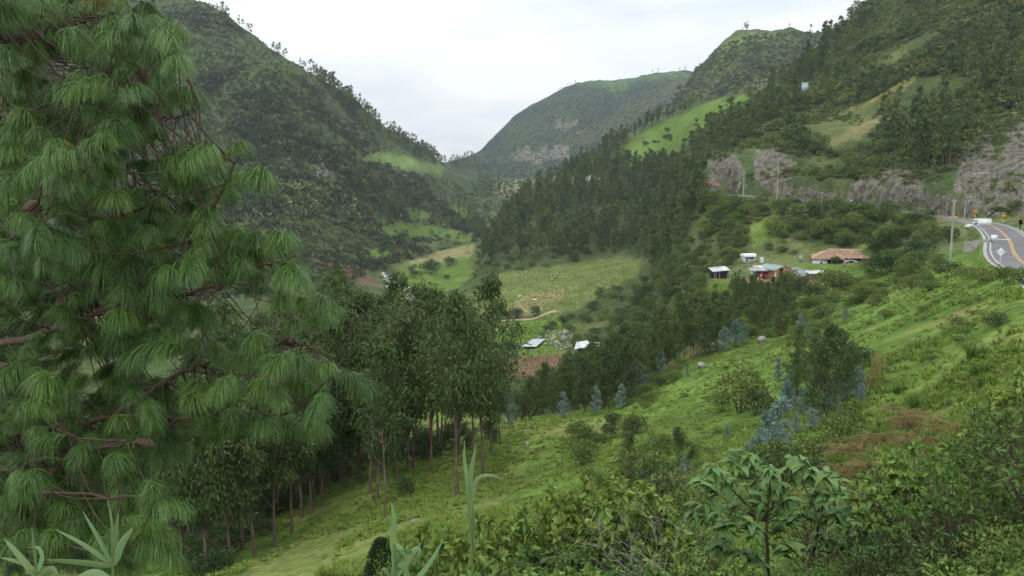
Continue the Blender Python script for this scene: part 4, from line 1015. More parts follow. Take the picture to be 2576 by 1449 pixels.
# young blue ones
BL = [(1945, 1175, 962, 'tallest spire of the pale blue young eucalyptus on the slope'), (1890, 1172, 1080, 'short broad pale blue young eucalyptus left of the tall spire'), (1968, 1178, 1065, 'pale blue young eucalyptus at the foot of the tall spire'),
      (2042, 1085, 1012, 'small pale blue young eucalyptus right of the tall spire'), (2002, 1098, 1030, 'tiny pale blue young eucalyptus between its taller neighbours'), (1985, 1015, 915, 'dark blue young eucalyptus at the left of the slope clump'),
      (2100, 1015, 925, 'dark blue young eucalyptus at the front of the slope clump'), (2155, 1005, 905, 'blue young eucalyptus at the right end of the slope clump'), (1958, 962, 890, 'blue young eucalyptus tucked above the slope clump'),
      (1830, 1108, 1058, 'lone tiny blue young eucalyptus in open grass'), (2012, 838, 780, 'pale blue young eucalyptus right of the dark tree below the gable'), (2125, 812, 768, 'small blue young eucalyptus in the shrubs under the tiled house'),
      (1785, 888, 805, 'blue young eucalyptus at the middle of the diagonal band'), (1850, 872, 795, 'wide blue young eucalyptus near the upper end of the band'), (1662, 945, 872, 'pale blue young eucalyptus in front of the band'),
      (1590, 1000, 890, 'blue young eucalyptus inside the lower band'), (1500, 1045, 960, 'thin blue young eucalyptus at the foot of the band'), (1280, 1075, 960, 'blue young eucalyptus at the left end of the band'),
      (1987, 560, 512, 'dense slate blue young eucalyptus standing just under the road'), (2020, 552, 520, 'bluish young eucalyptus beside the slate blue one under the road'), (1730, 950, 915, 'tiny blue young eucalyptus beside the mossy boulder'),
 (2130, 1035, 950, 'pale blue young eucalyptus low at the right of the slope clump'), (2075, 1050, 975, 'pale blue young eucalyptus low in the middle of the slope clump'), (2055, 1075, 1020, 'short blue young eucalyptus under the slope clump'), (1925, 1120, 1040, 'blue young eucalyptus behind the short broad one'), (1910, 1178, 1105, 'short pale blue young eucalyptus between its two neighbours'), (2170, 985, 925, 'pale blue young eucalyptus outside the slope clump near dry stalks'),
 (1820, 885, 815, 'dark blue young eucalyptus right of the middle of the band'), (1870, 868, 808, 'pale blue young eucalyptus near the large boulder'), (1560, 1030, 955, 'blue young eucalyptus at the front of the lower band'), (1620, 985, 905, 'slim blue young eucalyptus where the band climbs'), (1420, 1052, 975, 'blue young eucalyptus at the foot of the left band'), (1720, 1215, 1130, 'blue young eucalyptus under the lone bluish tree'), (2030, 850, 800, 'blue young eucalyptus right of the dark trees below the gable'),
 (1975, 1050, 940, 'broad blue young eucalyptus at the lower left of the slope clump'), (2020, 1050, 960, 'blue young eucalyptus low at the front left of the slope clump'), (1925, 1172, 1010, 'second tallest pale blue spire beside the tall one'), (1870, 1178, 1100, 'pale blue young eucalyptus at the left end of the spire group'), (1985, 1165, 1085, 'short pale blue young eucalyptus right of the spire group'), (2110, 1048, 985, 'wide dark blue young eucalyptus under the right of the slope clump'), (2165, 1020, 950, 'blue young eucalyptus at the lower right of the slope clump')]
for X, Yb, Yt, lab in BL:
    tall('young_eucalyptus', BLUES, X, Yb, Yt, lab, 'tree', 'blue young eucalyptus')
# hillside forest, nearest trees
_p = sample([(1195, 690), (1250, 620), (1330, 605), (1420, 640), (1500, 650), (1620, 610), (1700, 570), (1758, 525), (1755, 470), (1600, 520), (1450, 520), (1330, 560), (1230, 610)], 112, (420, 760), rt)
for x, y, z in _p:
    plant('eucalyptus_tree', EUC_FAR, Vector((x, y, z - 0.3)), rt.uniform(0.75, 1.15), 'dark eucalyptus in the hillside forest above the valley meadow', 'tree', 'hillside forest above the meadow', rt, True)
for X, Yb, Yt, lab in [(1710, 272, 212, 'dark tall tree pair on the green hill crest, taller left one'), (1698, 275, 232, 'shorter dark tree beside the tall one on the green hill crest'), (1765, 262, 228, 'round dark tree standing alone on the green hill crest'), (1852, 248, 207, 'pale round tree standing on the green hill crest'), (1895, 252, 218, 'small dark tree beside the twin poles on the crest'),
                       (1943, 226, 165, 'bright green tall tree at the right end of the green crest'), (1985, 205, 160, 'dark tree at the right of the bright green one'), (2168, 42, 2, 'spreading dark tree on the right skyline'), (2190, 45, 4, 'slim dark tree on the right skyline beside the spreading one'),
                       (1300, 800, 768, 'dark round tree beside the dirt path at the meadow foot'), (1275, 803, 775, 'smaller dark tree beside the dirt path'), (1347, 797, 770, 'small lone tree on the dirt path'), (1280, 900, 855, 'bushy tree near the grey plastic sheet'), (1085, 690, 645, 'large dark tree in the green river field'),
                       (1130, 668, 640, 'small tree at the top of the green river field')]:
    tall('tree', EUC_FAR if Yb < 300 else BUSHES_D, X, Yb, Yt, lab, 'tree', None, Yb < 300, sq=0.8 if Yb < 300 else 1.1)
# bushes
THICK = []
def bush_field(n, poly, dr, protos, smin, smax, label, group, whole=True, sq=(0.7, 1.1), seed=1, name='bush'):
    rg = np.random.default_rng(seed)
    pts = sample(poly, n, dr, rg, road=6.5)
    pts = pts[np.argsort(pts[:, 1])]
    k = int(math.ceil(len(pts) * 0.44))
    THICK.append((pts[k:], (smin + smax) / 2))
    sel = pts[:k]; sel = sel[np.argsort(sel[:, 0] / sel[:, 1])]
    for i_, (x, y, z) in enumerate(sel):
        plant(name, protos, Vector((x, y, z - 0.2)), rg.uniform(smin, smax), '%s, %s from left' % (label, ORD[i_]) if len(sel) <= 40 else label, 'bush', group, rg, whole, rg.uniform(*sq), 0.08)
ALLB = [joined(b_, 'bush') for b_ in BUSHES]; DKB = [joined(b_, 'bush') for b_ in BUSHES_D]; OLB = [joined(b_, 'bush') for b_ in BUSHES_O]
bush_field(70, [(1960, 515), (2150, 535), (2345, 560), (2350, 600), (2235, 640), (2100, 620), (1990, 610), (1930, 590)], (205, 290), DKB + ALLB, 0.7, 1.5, 'dark leafy bush on the bank between the road and the tiled house', 'bushes between road and tiled house', seed=2)
bush_field(16, [(1780, 490), (1920, 500), (1905, 540), (1760, 550)], (230, 320), DKB + ALLB, 0.9, 1.7, 'dark rounded bush under the far end of the road', 'bushes under the far road', seed=3)
bush_field(44, [(1560, 660), (1700, 600), (1860, 560), (1880, 640), (1790, 700), (1680, 730), (1600, 720)], (210, 420), ALLB + DKB + OLB, 0.6, 1.4, 'green bush on the slope left of the farmhouse', 'bushes left of the farmhouse', seed=4)
bush_field(62, [(1770, 730), (2020, 725), (2120, 712), (2350, 640), (2400, 690), (2150, 800), (1900, 860), (1800, 820)], (120, 235), ALLB + OLB, 0.5, 1.15, 'leafy green bush on the overgrown slope below the farmhouse', 'bushes below the farmhouse', seed=5)
bush_field(46, [(1345, 840), (1420, 805), (1500, 735), (1600, 705), (1680, 745), (1650, 830), (1500, 880), (1420, 875)], (240, 460), ALLB + DKB, 0.8, 1.7, 'dense bush in the thicket between meadow and farmhouse slope', 'thicket right of the meadow', seed=6)
bush_field(52, [(1190, 700), (1300, 682), (1420, 664), (1560, 640), (1590, 612), (1480, 625), (1300, 655), (1200, 665)], (470, 640), ALLB + OLB + DKB, 0.8, 1.8, 'bush along the upper edge of the valley meadow', 'bushes along the meadow edge', seed=7)
bush_field(60, [(640, 800), (760, 690), (900, 690), (980, 650), (1190, 690), (1200, 760), (1120, 800), (900, 810)], (380, 800), DKB + ALLB, 1.0, 2.4, 'dark tree-like bush along the river in the valley bottom', 'bushes along the river', seed=8)
bush_field(26, [(1570, 1030), (1640, 935), (1720, 905), (1705, 960), (1620, 1070)], (70, 150), ALLB, 0.22, 0.5, 'low bramble bush in the strip across the grass slope', 'bramble strip on the grass slope', seed=9)
bush_field(26, [(960, 610), (1190, 560), (1190, 600), (1000, 650), (930, 640)], (600, 1300), DKB, 1.2, 3.0, 'dark tree-like bush among the far valley fields', 'bushes among the far fields', seed=10)
bush_field(24, [(1420, 1080), (1560, 1050), (1640, 1140), (1760, 1180), (1740, 1260), (1480, 1230)], (30, 110), ALLB, 0.3, 0.7, 'mid green bush at the foot of the grass slope', 'bushes at the foot of the grass slope', seed=11)
bush_field(44, [(1760, 1240), (2050, 1130), (2180, 1010), (2120, 1180), (1960, 1300), (1740, 1400), (1480, 1440), (1500, 1260)], (14, 75), ALLB + DKB, 0.25, 0.55, 'leafy bush in the overgrown gully behind the foreground tree', 'bushes in the near gully', seed=12)
bush_field(14, [(1540, 430), (1600, 380), (1700, 300), (1870, 260), (1700, 390), (1600, 450)], (560, 850), DKB, 0.9, 2.0, 'dark bush on the bright green hill', 'bushes on the bright green hill', seed=13)
bush_field(30, [(1900, 400), (2140, 440), (2420, 430), (2420, 340), (2200, 350), (2000, 370)], (285, 400), ALLB + OLB, 0.9, 1.9, 'green bush above the rock cut of the road', 'bushes above the rock cut', seed=14)
bush_field(28, [(2420, 545), (2500, 555), (2576, 540), (2576, 520), (2480, 530), (1960, 500), (1960, 490), (2420, 540)], (200, 320), OLB + DKB, 0.3, 0.7, 'small shrub at the foot of the rock cut', 'shrubs at the foot of the rock cut', seed=15)
for X, Yb, Yt, pr, sq, lab in [(2160, 930, 850, BUSHES_D, 1, 'large dark rounded bush on the grass slope'), (1860, 1040, 945, BUSHES, 1, 'big round grey green bush above the open grass'), (1900, 1045, 960, BUSHES_D, 1, 'darker bush behind the big round one above the open grass'), (1815, 1035, 985, BUSHES, 1, 'small bush left of the big round one'),
                           (2505, 822, 778, BUSHES_D, 0.8, 'dark bush standing alone high on the right grass slope'), (2232, 800, 770, BUSHES, 1, 'small green bush at the top edge of the grass slope'), (2325, 785, 760, BUSHES, 1, 'small pointed green bush on the right grass slope'), (2410, 830, 795, BUSHES_O, 1, 'loose olive bush on the right grass slope'),
                           (2385, 700, 655, BUSHES_D, 0.8, 'dark bush at the foot of the concrete pole'), (2440, 700, 660, BUSHES, 0.8, 'green bush right of the concrete pole foot'), (2250, 655, 618, BUSHES, 1, 'round bush at the right end of the tiled roof'), (2100, 665, 638, BUSHES_D, 1.2, 'bush growing in front of the tiled roof'),
                           (1440, 1090, 1068, BUSHES_D, 0.8, 'small dark bush in the lower open grass'), (1020, 1245, 1195, BUSHES_D, 1, 'dark bush inside the eucalyptus stand on grass'), (2390, 610, 560, BUSHES_D, 1.2, 'dark green bush left of the parked truck'), (2350, 612, 560, BUSHES_O, 1.2, 'yellowish green bush left of the dark one near the truck'), (1660, 1150, 1090, BUSHES, 1, 'grey green bush left of the lone bluish eucalyptus'),
                           (2120, 1130, 1060, BUSHES, 1, 'bush at the right foot of the blue eucalyptus group'), (2190, 755, 715, BUSHES, 1, 'pale green bush at the shoulder of the grass slope'), (2300, 690, 655, BUSHES_O, 1, 'olive bush on the bank under the road'), (2535, 712, 664, BUSHES, 0.8, 'green bush hiding the near end of the road'), (2572, 715, 660, BUSHES_D, 0.8, 'dark bush at the picture edge before the near road'), (2502, 705, 672, BUSHES_O, 0.7, 'low olive bush left of the near road end'), (2470, 712, 680, BUSHES, 0.7, 'low green bush under the diamond sign bank'), (2340, 730, 695, BUSHES, 0.7, 'low spreading green bush high on the slope under the pole')]:
    tall('bush', pr, X, Yb, Yt, lab, 'bush', None, sq=sq)
for k, (X, Yb, Yt) in enumerate(sorted([(2225, 1085, 1040), (2178, 1125, 1068), (2215, 1115, 1052), (2310, 1030, 975), (2455, 905, 850), (2465, 950, 895), (2480, 975, 930), (2262, 990, 955), (2120, 1180, 1130)])):
    p = hit(X, Yb); s = (Yb - Yt) / 2147 * p.y / 1.6
    o = inst('grass_clump', CLUMP[k % 2], None, p, (0, 0, k), (s, s, s))
    tag(o, 'tall dark green grass clump on the right slope, %s from left' % ORD[k], 'grass clump', 'grass clumps on the right slope')
for k, (X, Yb, Yt) in enumerate([(2215, 950, 880), (2187, 985, 935)]):
    p = hit(X, Yb); h = (Yb - Yt) / 2147 * p.y
    g = Geo(); rr = np.random.default_rng(k)
    for i in range(26):
        b0 = np.append(rr.normal(0, 0.22, 2), 0); t0 = b0 * 1.3 + np.array((rr.normal(0, .12), rr.normal(0, .12), h * rr.uniform(.75, 1.05)))
        tube(g, [b0, (b0 + t0) / 2 + rr.normal(0, .04, 3), t0], 0.022, 0.012, 3, tints(rr, 1, 0.2, 0.05)[0])
    tag(inst('dry_stalks', g.mesh('dry_stalks', DRYST), None, p), ['tall bundle of pale dry stalks at the edge of the gully', 'lower bundle of pale dry stalks below the tall one'][k], 'dry stalks', None)
for _k, (_nm, _lo, _hi, _lab) in enumerate([('gully_thicket', 0, 0.75, 'mass of low bushes behind the nearer ones on the slopes'), ('valley_thicket', 0.75, 9, 'mass of bushes behind the nearer ones in the valley')]):
    _q = [a for a, s in THICK if _lo <= s < _hi]
    if _q: scatter_stuff(_nm, ALLB + DKB + OLB, np.concatenate(_q), 0.4 if _k == 0 else 0.8, 0.7 if _k == 0 else 1.6, 'bushes', 40 + _k, 0.08, (0.7, 1.1), _lab)
_q = sample([(1700, 560), (1780, 492), (1960, 503), (2150, 533), (2350, 558), (2360, 620), (2240, 650), (2040, 640), (1900, 640), (1800, 690), (1640, 730)], 460, (200, 330), rt, road=6.5)
_qx, _qy = proj(_q[:, 0], _q[:, 1], _q[:, 2])
_k = inpoly(_qx, _qy, [(1865, 580), (1960, 528), (1995, 560), (1965, 605), (1900, 620)]) | inpoly(_qx, _qy, [(2130, 622), (2190, 585), (2260, 560), (2270, 600), (2200, 630)]) | inpoly(_qx, _qy, [(2030, 622), (2240, 622), (2240, 670), (2030, 670)]) | inpoly(_qx, _qy, [(1850, 615), (1930, 615), (1930, 665), (1850, 665)])
_q2 = sample([(1470, 905), (1560, 800), (1620, 700), (1700, 640), (1770, 690), (1770, 760), (1650, 850), (1520, 930)], 190, (150, 430), rt)
scatter_stuff('side_thicket', ALLB + DKB, _q2, 0.5, 1.3, 'bushes', 48, 0.08, (0.6, 1.1), 'thicket on the dark slope right of the valley meadow')
scatter_stuff('bank_thicket', ALLB + DKB + OLB, _q[~_k], 0.45, 1.0, 'bushes', 46, 0.08, (0.6, 1.1), 'tangled thicket on the bank between the road and the farm')
_q = sample([(1780, 735), (2010, 728), (2120, 712), (2350, 645), (2380, 680), (2200, 770), (2020, 840), (1900, 860), (1800, 830)], 260, (120, 215), rt)
scatter_stuff('creeper_slope', LOWB + [ALLB[0], ALLB[2]], _q, 0.5, 1.0, 'creepers', 47, 0.1, (0.5, 0.9), 'leafy creepers covering the slope below the farm')
# dark clipped-looking conifers at the lower edge
def make_cyp(h, r, seed):
    rg = np.random.default_rng(seed); g = Geo(); gt = Geo()
    tube(gt, [(0, 0, -0.3), (0, 0, h * 0.9)], 0.08, 0.02, 5)
    n = 3000; t = rg.random(n) ** 0.8; q = rg.random(n) * 6.283
    rad = r * np.sin(np.clip(t * 0.82 + 0.16, 0, 1) * math.pi) ** 0.6 * (0.65 + 0.4 * rg.random(n))
    P = np.stack([np.cos(q) * rad, np.sin(q) * rad, t * h], 1)
    D = np.stack([np.cos(q) * 0.6, np.sin(q) * 0.6, np.full(n, 1.0)], 1) + rg.normal(0, 0.3, (n, 3))
    leaves(g, P, D, 0.16, 0.05, rg, 0.25, 0.08)
    return gt.mesh('trunk', STEM), g.mesh('crown', CYP)
for X, d, yt, r, lab in [(960, 30, 1338, 0.62, 'dark columnar conifer at the lower picture edge, thicker left one'), (1062, 30, 1340, 0.5, 'dark columnar conifer at the lower picture edge, slimmer right one')]:
    x = at(X, 1400, d).x; z = float(ground_z(x, d)); _, yb = proj(x, d, z); h = (float(yb) - yt) / 2147 * d
    e = empty('conifer', (x, d, z)); tag(e, lab, 'tree')
    for m_ in make_cyp(h, r, X): inst(m_.name.split('.')[0], m_, e)
# dry maize field behind the stand
_p = sample([(1255, 908), (1420, 893), (1410, 990), (1270, 990)], 1600, (240, 335), rt)
MZ = [make_grass(1.6, 300 + i, 14, 0.5, 0.12, MAIZE, 0.5) for i in range(2)]
scatter_stuff('dry_maize', MZ, _p, 0.7, 1.1, 'maize', 12, 0.1, None, 'dry brown maize stubble filling the small field')
# ------------------------------------------------------------------ the weeping pine close on the left
rp_ = np.random.default_rng(5)
pine = empty('pine_tree', (0, 0, 0))
TRX, TRD = -4.7, 6.3
_tz = float(ground_z(TRX, TRD))
pine.location = (TRX, TRD, _tz)
PO = Vector((TRX, TRD, _tz))
tag(pine, 'large weeping pine with long drooping needles close on the left', 'tree')
def loc(p): return np.asarray(p, float) - np.array(PO)
g = Geo()
tube(g, [loc((TRX, TRD, _tz - 0.4)), loc((TRX + 0.1, TRD, _tz + 2)), loc((TRX - 0.05, TRD + 0.1, _tz + 5.5)), loc((TRX + 0.05, TRD, _tz + 9))], 0.24, 0.08, 14, flare=0.08)
inst('trunk', g.mesh('trunk', BARKP, True), pine)
BR = [  # photo paths of the main limbs (X, Y, distance), radius
 ([(-320, 120, 6.2), (-60, 60, 6.0), (60, 42, 5.8), (205, 41, 5.7), (285, 40, 5.6), (318, 52, 5.5)], 0.030),
 ([(-330, 420, 6.2), (-40, 305, 5.6), (60, 278, 5.3), (180, 250, 5.1), (260, 228, 5.0), (330, 200, 4.9), (352, 170, 4.9)], 0.034),
 ([(-320, 760, 6.2), (-60, 655, 5.2), (0, 622, 5.0), (60, 575, 4.8), (95, 512, 4.7), (112, 450, 4.7), (150, 402, 4.6), (172, 362, 4.6)], 0.034),
 ([(-330, 930, 6.2), (-60, 872, 5.6), (20, 860, 5.5), (110, 838, 5.4), (220, 800, 5.3), (330, 740, 5.3), (420, 680, 5.2), (480, 612, 5.1), (520, 572, 5.0), (536, 525, 5.0), (562, 470, 4.9), (590, 410, 4.9)], 0.060),
 ([(220, 800, 5.3), (330, 770, 5.2), (450, 745, 5.1), (560, 712, 5.0), (640, 676, 5.0), (700, 662, 4.9), (745, 640, 4.9)], 0.026),
 ([(-320, 1140, 6.2), (-40, 1100, 5.7), (120, 1075, 5.5), (280, 1050, 5.3), (372, 1044, 5.2), (450, 1056, 5.2), (540, 1062, 5.1), (640, 1050, 5.1), (735, 1034, 5.0), (800, 985, 5.0), (838, 940, 5.0)], 0.040),
 ([(-300, 1260, 6.0), (-20, 1190, 5.3), (90, 1160, 5.0), (190, 1148, 4.8), (270, 1122, 4.7), (318, 1108, 4.7)], 0.026),
 ([(-300, 1310, 5.8), (-20, 1265, 5.0), (120, 1240, 4.8), (230, 1245, 4.6), (330, 1250, 4.5), (395, 1235, 4.5)], 0.026),
 ([(-300, 1440, 5.6), (-20, 1400, 4.9), (120, 1370, 4.6), (240, 1380, 4.5), (350, 1370, 4.4)], 0.024),
 ([(280, 1050, 5.3), (340, 1010, 5.4), (450, 940, 5.5), (600, 890, 5.4), (720, 868, 5.3), (800, 880, 5.2)], 0.022),
 ([(110, 838, 5.4), (200, 700, 5.9), (300, 560, 6.1), (420, 480, 6.2), (470, 420, 6.2)], 0.030),
 ([(180, 250, 5.1), (300, 300, 5.6), (400, 300, 5.7), (470, 285, 5.6), (510, 262, 5.5)], 0.018),
]
bnodes = []      # (position, branch index)
bgeo = []
def pbend(P, n):
    return resample(np.array(P), n)
for k, (path, r) in enumerate(BR):
    P = np.array([at(*q) for q in path])
    if path[0][0] < -200:
        P = np.concatenate([[[TRX + 0.05, TRD - 0.02, P[0, 2] - 0.15]], P])
    C = pbend(P, 34)
    C[1:-1] += rp_.normal(0, 0.008, (32, 3))
    gg = Geo(); tube(gg, C - np.array(PO), r * 0.72, 0.006, 7)
    bgeo.append(gg)
    for q in C[6:]: bnodes.append((q, k))
NP_ = np.array([b[0] for b in bnodes]); NK = [b[1] for b in bnodes]

def make_tuft(seed, kind):
    """a shoot with its mop of long needles arching out and hanging down; local x = shoot direction"""
    rg = np.random.default_rng(seed)
    g = Geo()
    sl = 0.16 if kind == 0 else 0.34
    n = 300 if kind == 0 else 400
    ns = 4
    s = rg.random(n) ** 0.8
    rise = np.array((1.0, 0, 0.55)) if kind == 0 else np.array((1.0, 0, 0.25))
    base = s[:, None] * sl * nrm(rise[None]) + np.stack([np.zeros(n), np.zeros(n), -0.55 * (s * sl) ** 2 / sl], 1) * (1 if kind else 0.4)
    q = rg.random(n) * 6.283
    d0 = np.stack([0.28 + 0.25 * rg.random(n), np.cos(q) * 0.75, np.abs(np.sin(q)) * 0.55 - 0.1], 1)
    d0 = nrm(d0 + rg.normal(0, 0.15, (n, 3)))
    if kind == 0:         # upright shoot: needles spray out all round and hang like a mop
        base = np.stack([0.02 * rg.normal(size=n), 0.02 * rg.normal(size=n), 0.02 + 0.09 * s], 1)
        d0 = nrm(np.stack([np.cos(q) * 0.75, np.sin(q) * 0.75, 0.35 + 0.55 * rg.random(n)], 1) + rg.normal(0, 0.12, (n, 3)))
    L = rg.uniform(0.18, 0.25, n) * (0.85 + 0.2 * (1 - s))
    w = 0.0040
    pts = [base]; d = d0.copy()
    for i in range(ns):
        d = nrm(d + np.array((0, 0, -0.68)) + rg.normal(0, 0.05, (n, 3)))
        pts.append(pts[-1] + d * (L / ns)[:, None])
    pts = np.stack(pts, 1)                                  # n, ns+1, 3
    side = nrm(np.cross(d0, np.array((0, 0, 1.0))) + rg.normal(0, 0.4, (n, 3)))
    wd = np.linspace(1.0, 0.45, ns + 1)[None, :, None] * w * 0.5
    A = pts - side[:, None] * wd; B = pts + side[:, None] * wd
    V = np.stack([A, B], 2).reshape(n, -1, 3)
    m_ = 2 * (ns + 1)
    f = np.concatenate([[[2 * i, 2 * i + 1, 2 * i + 3, 2 * i + 2]] for i in range(ns)])
    F = (np.arange(n)[:, None, None] * m_ + f[None]).reshape(-1, 4)
    C = tints(rg, n, 0.22, 0.07)
    g.add(V.reshape(-1, 3), F, np.repeat(C, m_, 0))
    return g
TU = [[make_tuft(400 + i, 0).mesh('needle_cluster', NEEDLE) for i in range(4)], [make_tuft(410 + i, 1).mesh('needle_cluster', NEEDLE) for i in range(4)]]
TUD = [make_tuft(420 + i, 0).mesh('needle_cluster', NEEDLEB) for i in range(2)]
# notable clusters seen against the valley, then the mass of the crown
HAND = [(470, 100), (405, 95), (432, 130), (350, 62), (312, 85), (388, 150), (330, 120), (500, 268), (472, 262), (590, 382), (648, 395), (565, 405), (688, 470), (640, 478), (480, 420), (432, 432), (520, 430), (640, 612), (755, 632), (742, 692), (700, 640), (790, 705), (768, 720), (846, 786), (812, 806), (842, 925), (882, 945), (862, 1000), (805, 940), (788, 1080), (846, 1105), (760, 1088), (712, 1092), (622, 992), (580, 1088), (540, 1075), (440, 1245), (398, 1238), (345, 1255), (425, 1375), (370, 1362), (262, 1380), (205, 1162), (250, 1150), (170, 1300), (60, 1270), (120, 1262), (230, 640), (262, 622), (375, 640), (410, 652), (330, 880), (420, 860), (90, 920), (30, 990), (110, 985), (200, 220), (160, 250), (230, 250), (60, 320), (140, 312), (20, 360), (240, 400), (300, 345), (340, 350), (480, 620), (560, 620), (610, 640), (300, 1190), (460, 1130), (520, 1000), (640, 930), (720, 930), (690, 880), (560, 870), (480, 880)]
POLY = [(-40, -30), (330, -20), (480, 85), (500, 180), (430, 250), (515, 265), (440, 330), (480, 385), (600, 400), (600, 470), (560, 560), (660, 600), (740, 640), (790, 720), (840, 780), (790, 850), (830, 930), (820, 1000), (760, 1050), (700, 1090), (600, 1080), (480, 1130), (380, 1200), (420, 1260), (400, 1380), (300, 1449), (-40, 1449)]
GAPS = [((520, 300), (110, 60)), ((640, 545), (90, 40)), ((560, 770), (60, 40)), ((640, 800), (70, 60)), ((350, 470), (60, 40)), ((150, 190), (60, 30)), ((470, 940), (60, 60)), ((260, 820), (60, 30)), ((700, 1030), (80, 26)), ((420, 380), (60, 40)), ((600, 1000), (60, 30))]
spots = [(X, Y, None) for X, Y in HAND]
while len(spots) < 1250:
    X = rp_.uniform(-40, 860) if len(spots) < 820 else rp_.uniform(-40, 470); Y = rp_.uniform(-40, 1440)
    if not inpoly(np.array([X]), np.array([Y]), POLY)[0]: continue
    if any(((X - c[0]) / r[0]) ** 2 + ((Y - c[1]) / r[1]) ** 2 < 1 for c, r in GAPS): continue
    if min((X - a) ** 2 + (Y - b) ** 2 for a, b, _ in spots) < (11 if len(spots) < 820 else 4) ** 2: continue
    spots.append((X, Y, rp_.uniform(-0.4, 2.3) if len(spots) < 820 else rp_.uniform(0.6, 2.8)))
more = []; cnt = 0
for i, (X, Y, dd) in enumerate(spots):
    q0 = np.array(at(X, Y + 10, 5.0))
    k = int(((NP_ - q0) ** 2).sum(1).argmin())
    dep = NP_[k][1] + (rp_.uniform(-0.25, 0.15) if dd is None else dd)
    dep = max(dep, 4.0)
    tip = np.array(at(X - (42 if X > 560 else 26 if X > 300 else 0), Y - 14, dep))
    dist = np.linalg.norm(NP_ - tip, axis=1); near = np.argsort(dist + 0.3 * np.abs(NP_[:, 1] - dep))[:14]; k = int(near[int(rp_.integers(14))])
    src = NP_[k]
    back = src + (tip - src) * 0.5 + np.array((0, 0, -0.06 - 0.1 * rp_.random())) * min(dist[k], 1.0)
    if dist[k] > 0.03:
        tube(bgeo[NK[k]], pbend(np.array([src, back, tip]), 6) - np.array(PO), 0.0035 + 0.003 * min(dist[k], 1), 0.0025, 4)
    hd = tip - back
    rz = math.atan2(hd[1], hd[0]) + rp_.normal(0, 0.45)
    kind = int(rp_.random() < 0.32)
    sc = rp_.uniform(0.46, 0.72) * (1.12 if dd is None else 1.0)
    dry = rp_.random() < 0.008
    mesh = TUD[i % 2] if dry else TU[kind][int(rp_.integers(4))]
    o_loc = tip - np.array(PO); rot = (rp_.normal(0, 0.12), rp_.normal(-0.1, 0.2), rz)
    if cnt < 295:
        o = inst('needle_cluster', mesh, pine, o_loc, rot, (sc, sc, sc))
        if dry: o['label'] = 'dry orange brown needle cluster'
        cnt += 1
    else:
        more.append((*o_loc, *rot, sc))
more = np.array(more)
nd = scatter_stuff('needles', TU[0] + TU[1], more[:, :3], 0.46, 0.72, 'needles', 70, 0.15)
nd.parent = pine
for gg in bgeo:
    inst('branch', gg.mesh('branch', TWIG, True), pine)
# cones
def make_cone(seed):
    g = Geo(); rg = np.random.default_rng(seed)
    n, m_ = 9, 10
    for i in range(n):
        t = i / (n - 1); r = 0.026 * math.sin(math.pi * (0.12 + 0.83 * t)) ** 0.8
        for j in range(m_):
            q = (j + 0.5 * (i % 2)) / m_ * 6.283
            c = np.array((0, math.cos(q) * r, math.sin(q) * r)) + np.array((t * 0.085, 0, 0))
            o_ = np.array((0.35, math.cos(q), math.sin(q))); u_ = np.array((0, -math.sin(q), math.cos(q)))
            g.add([c - u_ * 0.008, c + np.array((0.009, 0, 0)) + o_ * 0.004, c + u_ * 0.008, c - np.array((0.006, 0, 0)) + o_ * 0.006], [[0, 1, 2, 3]])
    tube(g, [(0, 0, 0), (0.03, 0, 0), (0.06, 0, 0), (0.088, 0, 0)], 0.014, 0.004, 8)
    return g.mesh('cone', CONE)
CN = [make_cone(1), make_cone(2)]
for i, (X, Y) in enumerate([(92, 508), (100, 516), (205, 42), (212, 48), (345, 190), (352, 178), (305, 545), (470, 608), (500, 575), (528, 590), (560, 1040), (368, 1044), (376, 1052), (384, 1050), (400, 1056), (415, 1052), (545, 1040), (22, 920), (40, 965), (15, 975), (48, 1150), (150, 1170), (730, 868), (790, 905), (340, 1110)]):
    q0 = np.array(at(X, Y, 5.0)); d2 = [(proj(*b)[0] - X) ** 2 + (proj(*b)[1] - Y) ** 2 for b in NP_]
    b = NP_[int(np.argmin(d2))]
    o = inst('cone', CN[i % 2], pine, np.array(at(X, Y, b[1] - 0.03)) - np.array(PO), (rp_.random() * 6, rp_.normal(0.5, 0.5), rp_.random() * 6), rp_.uniform(0.9, 1.25))
# ------------------------------------------------------------------ foreground plants
rf = np.random.default_rng(91)
def foot(X, d):
    x = float(at(X, 1400, d).x)
    return Vector((x, d, float(ground_z(x, d))))
def leaf_mesh(L, W, seed, mat, droop=0.35, seg=5):
    """single broad leaf, folded along the midrib and arching; local x = out"""
    rg = np.random.default_rng(seed); g = Geo()
    t = np.linspace(0, 1, seg + 1); w = W * 0.5 * np.sin(math.pi * (0.04 + 0.96 * t) ** 0.75) ** 0.9
    w[-1] = 0.0005
    c = np.stack([t * L * (1 - 0.25 * droop * t), rg.normal(0, 0.004, seg + 1), 0.08 * L * np.sin(t * 2) - droop * L * t ** 2], 1)
    V = np.concatenate([c, c + np.stack([0 * t, w, 0.25 * w], 1), c + np.stack([0 * t, -w, 0.25 * w], 1)])
    n = seg + 1; i = np.arange(seg)
    F = np.concatenate([np.stack([i, i + 1, n + i + 1, n + i], 1), np.stack([i + 1, i, 2 * n + i, 2 * n + i + 1], 1)])
    g.add(V, F, tints(rg, 1, 0.12, 0.08)[0])
    return g.mesh('leaf', mat, True)
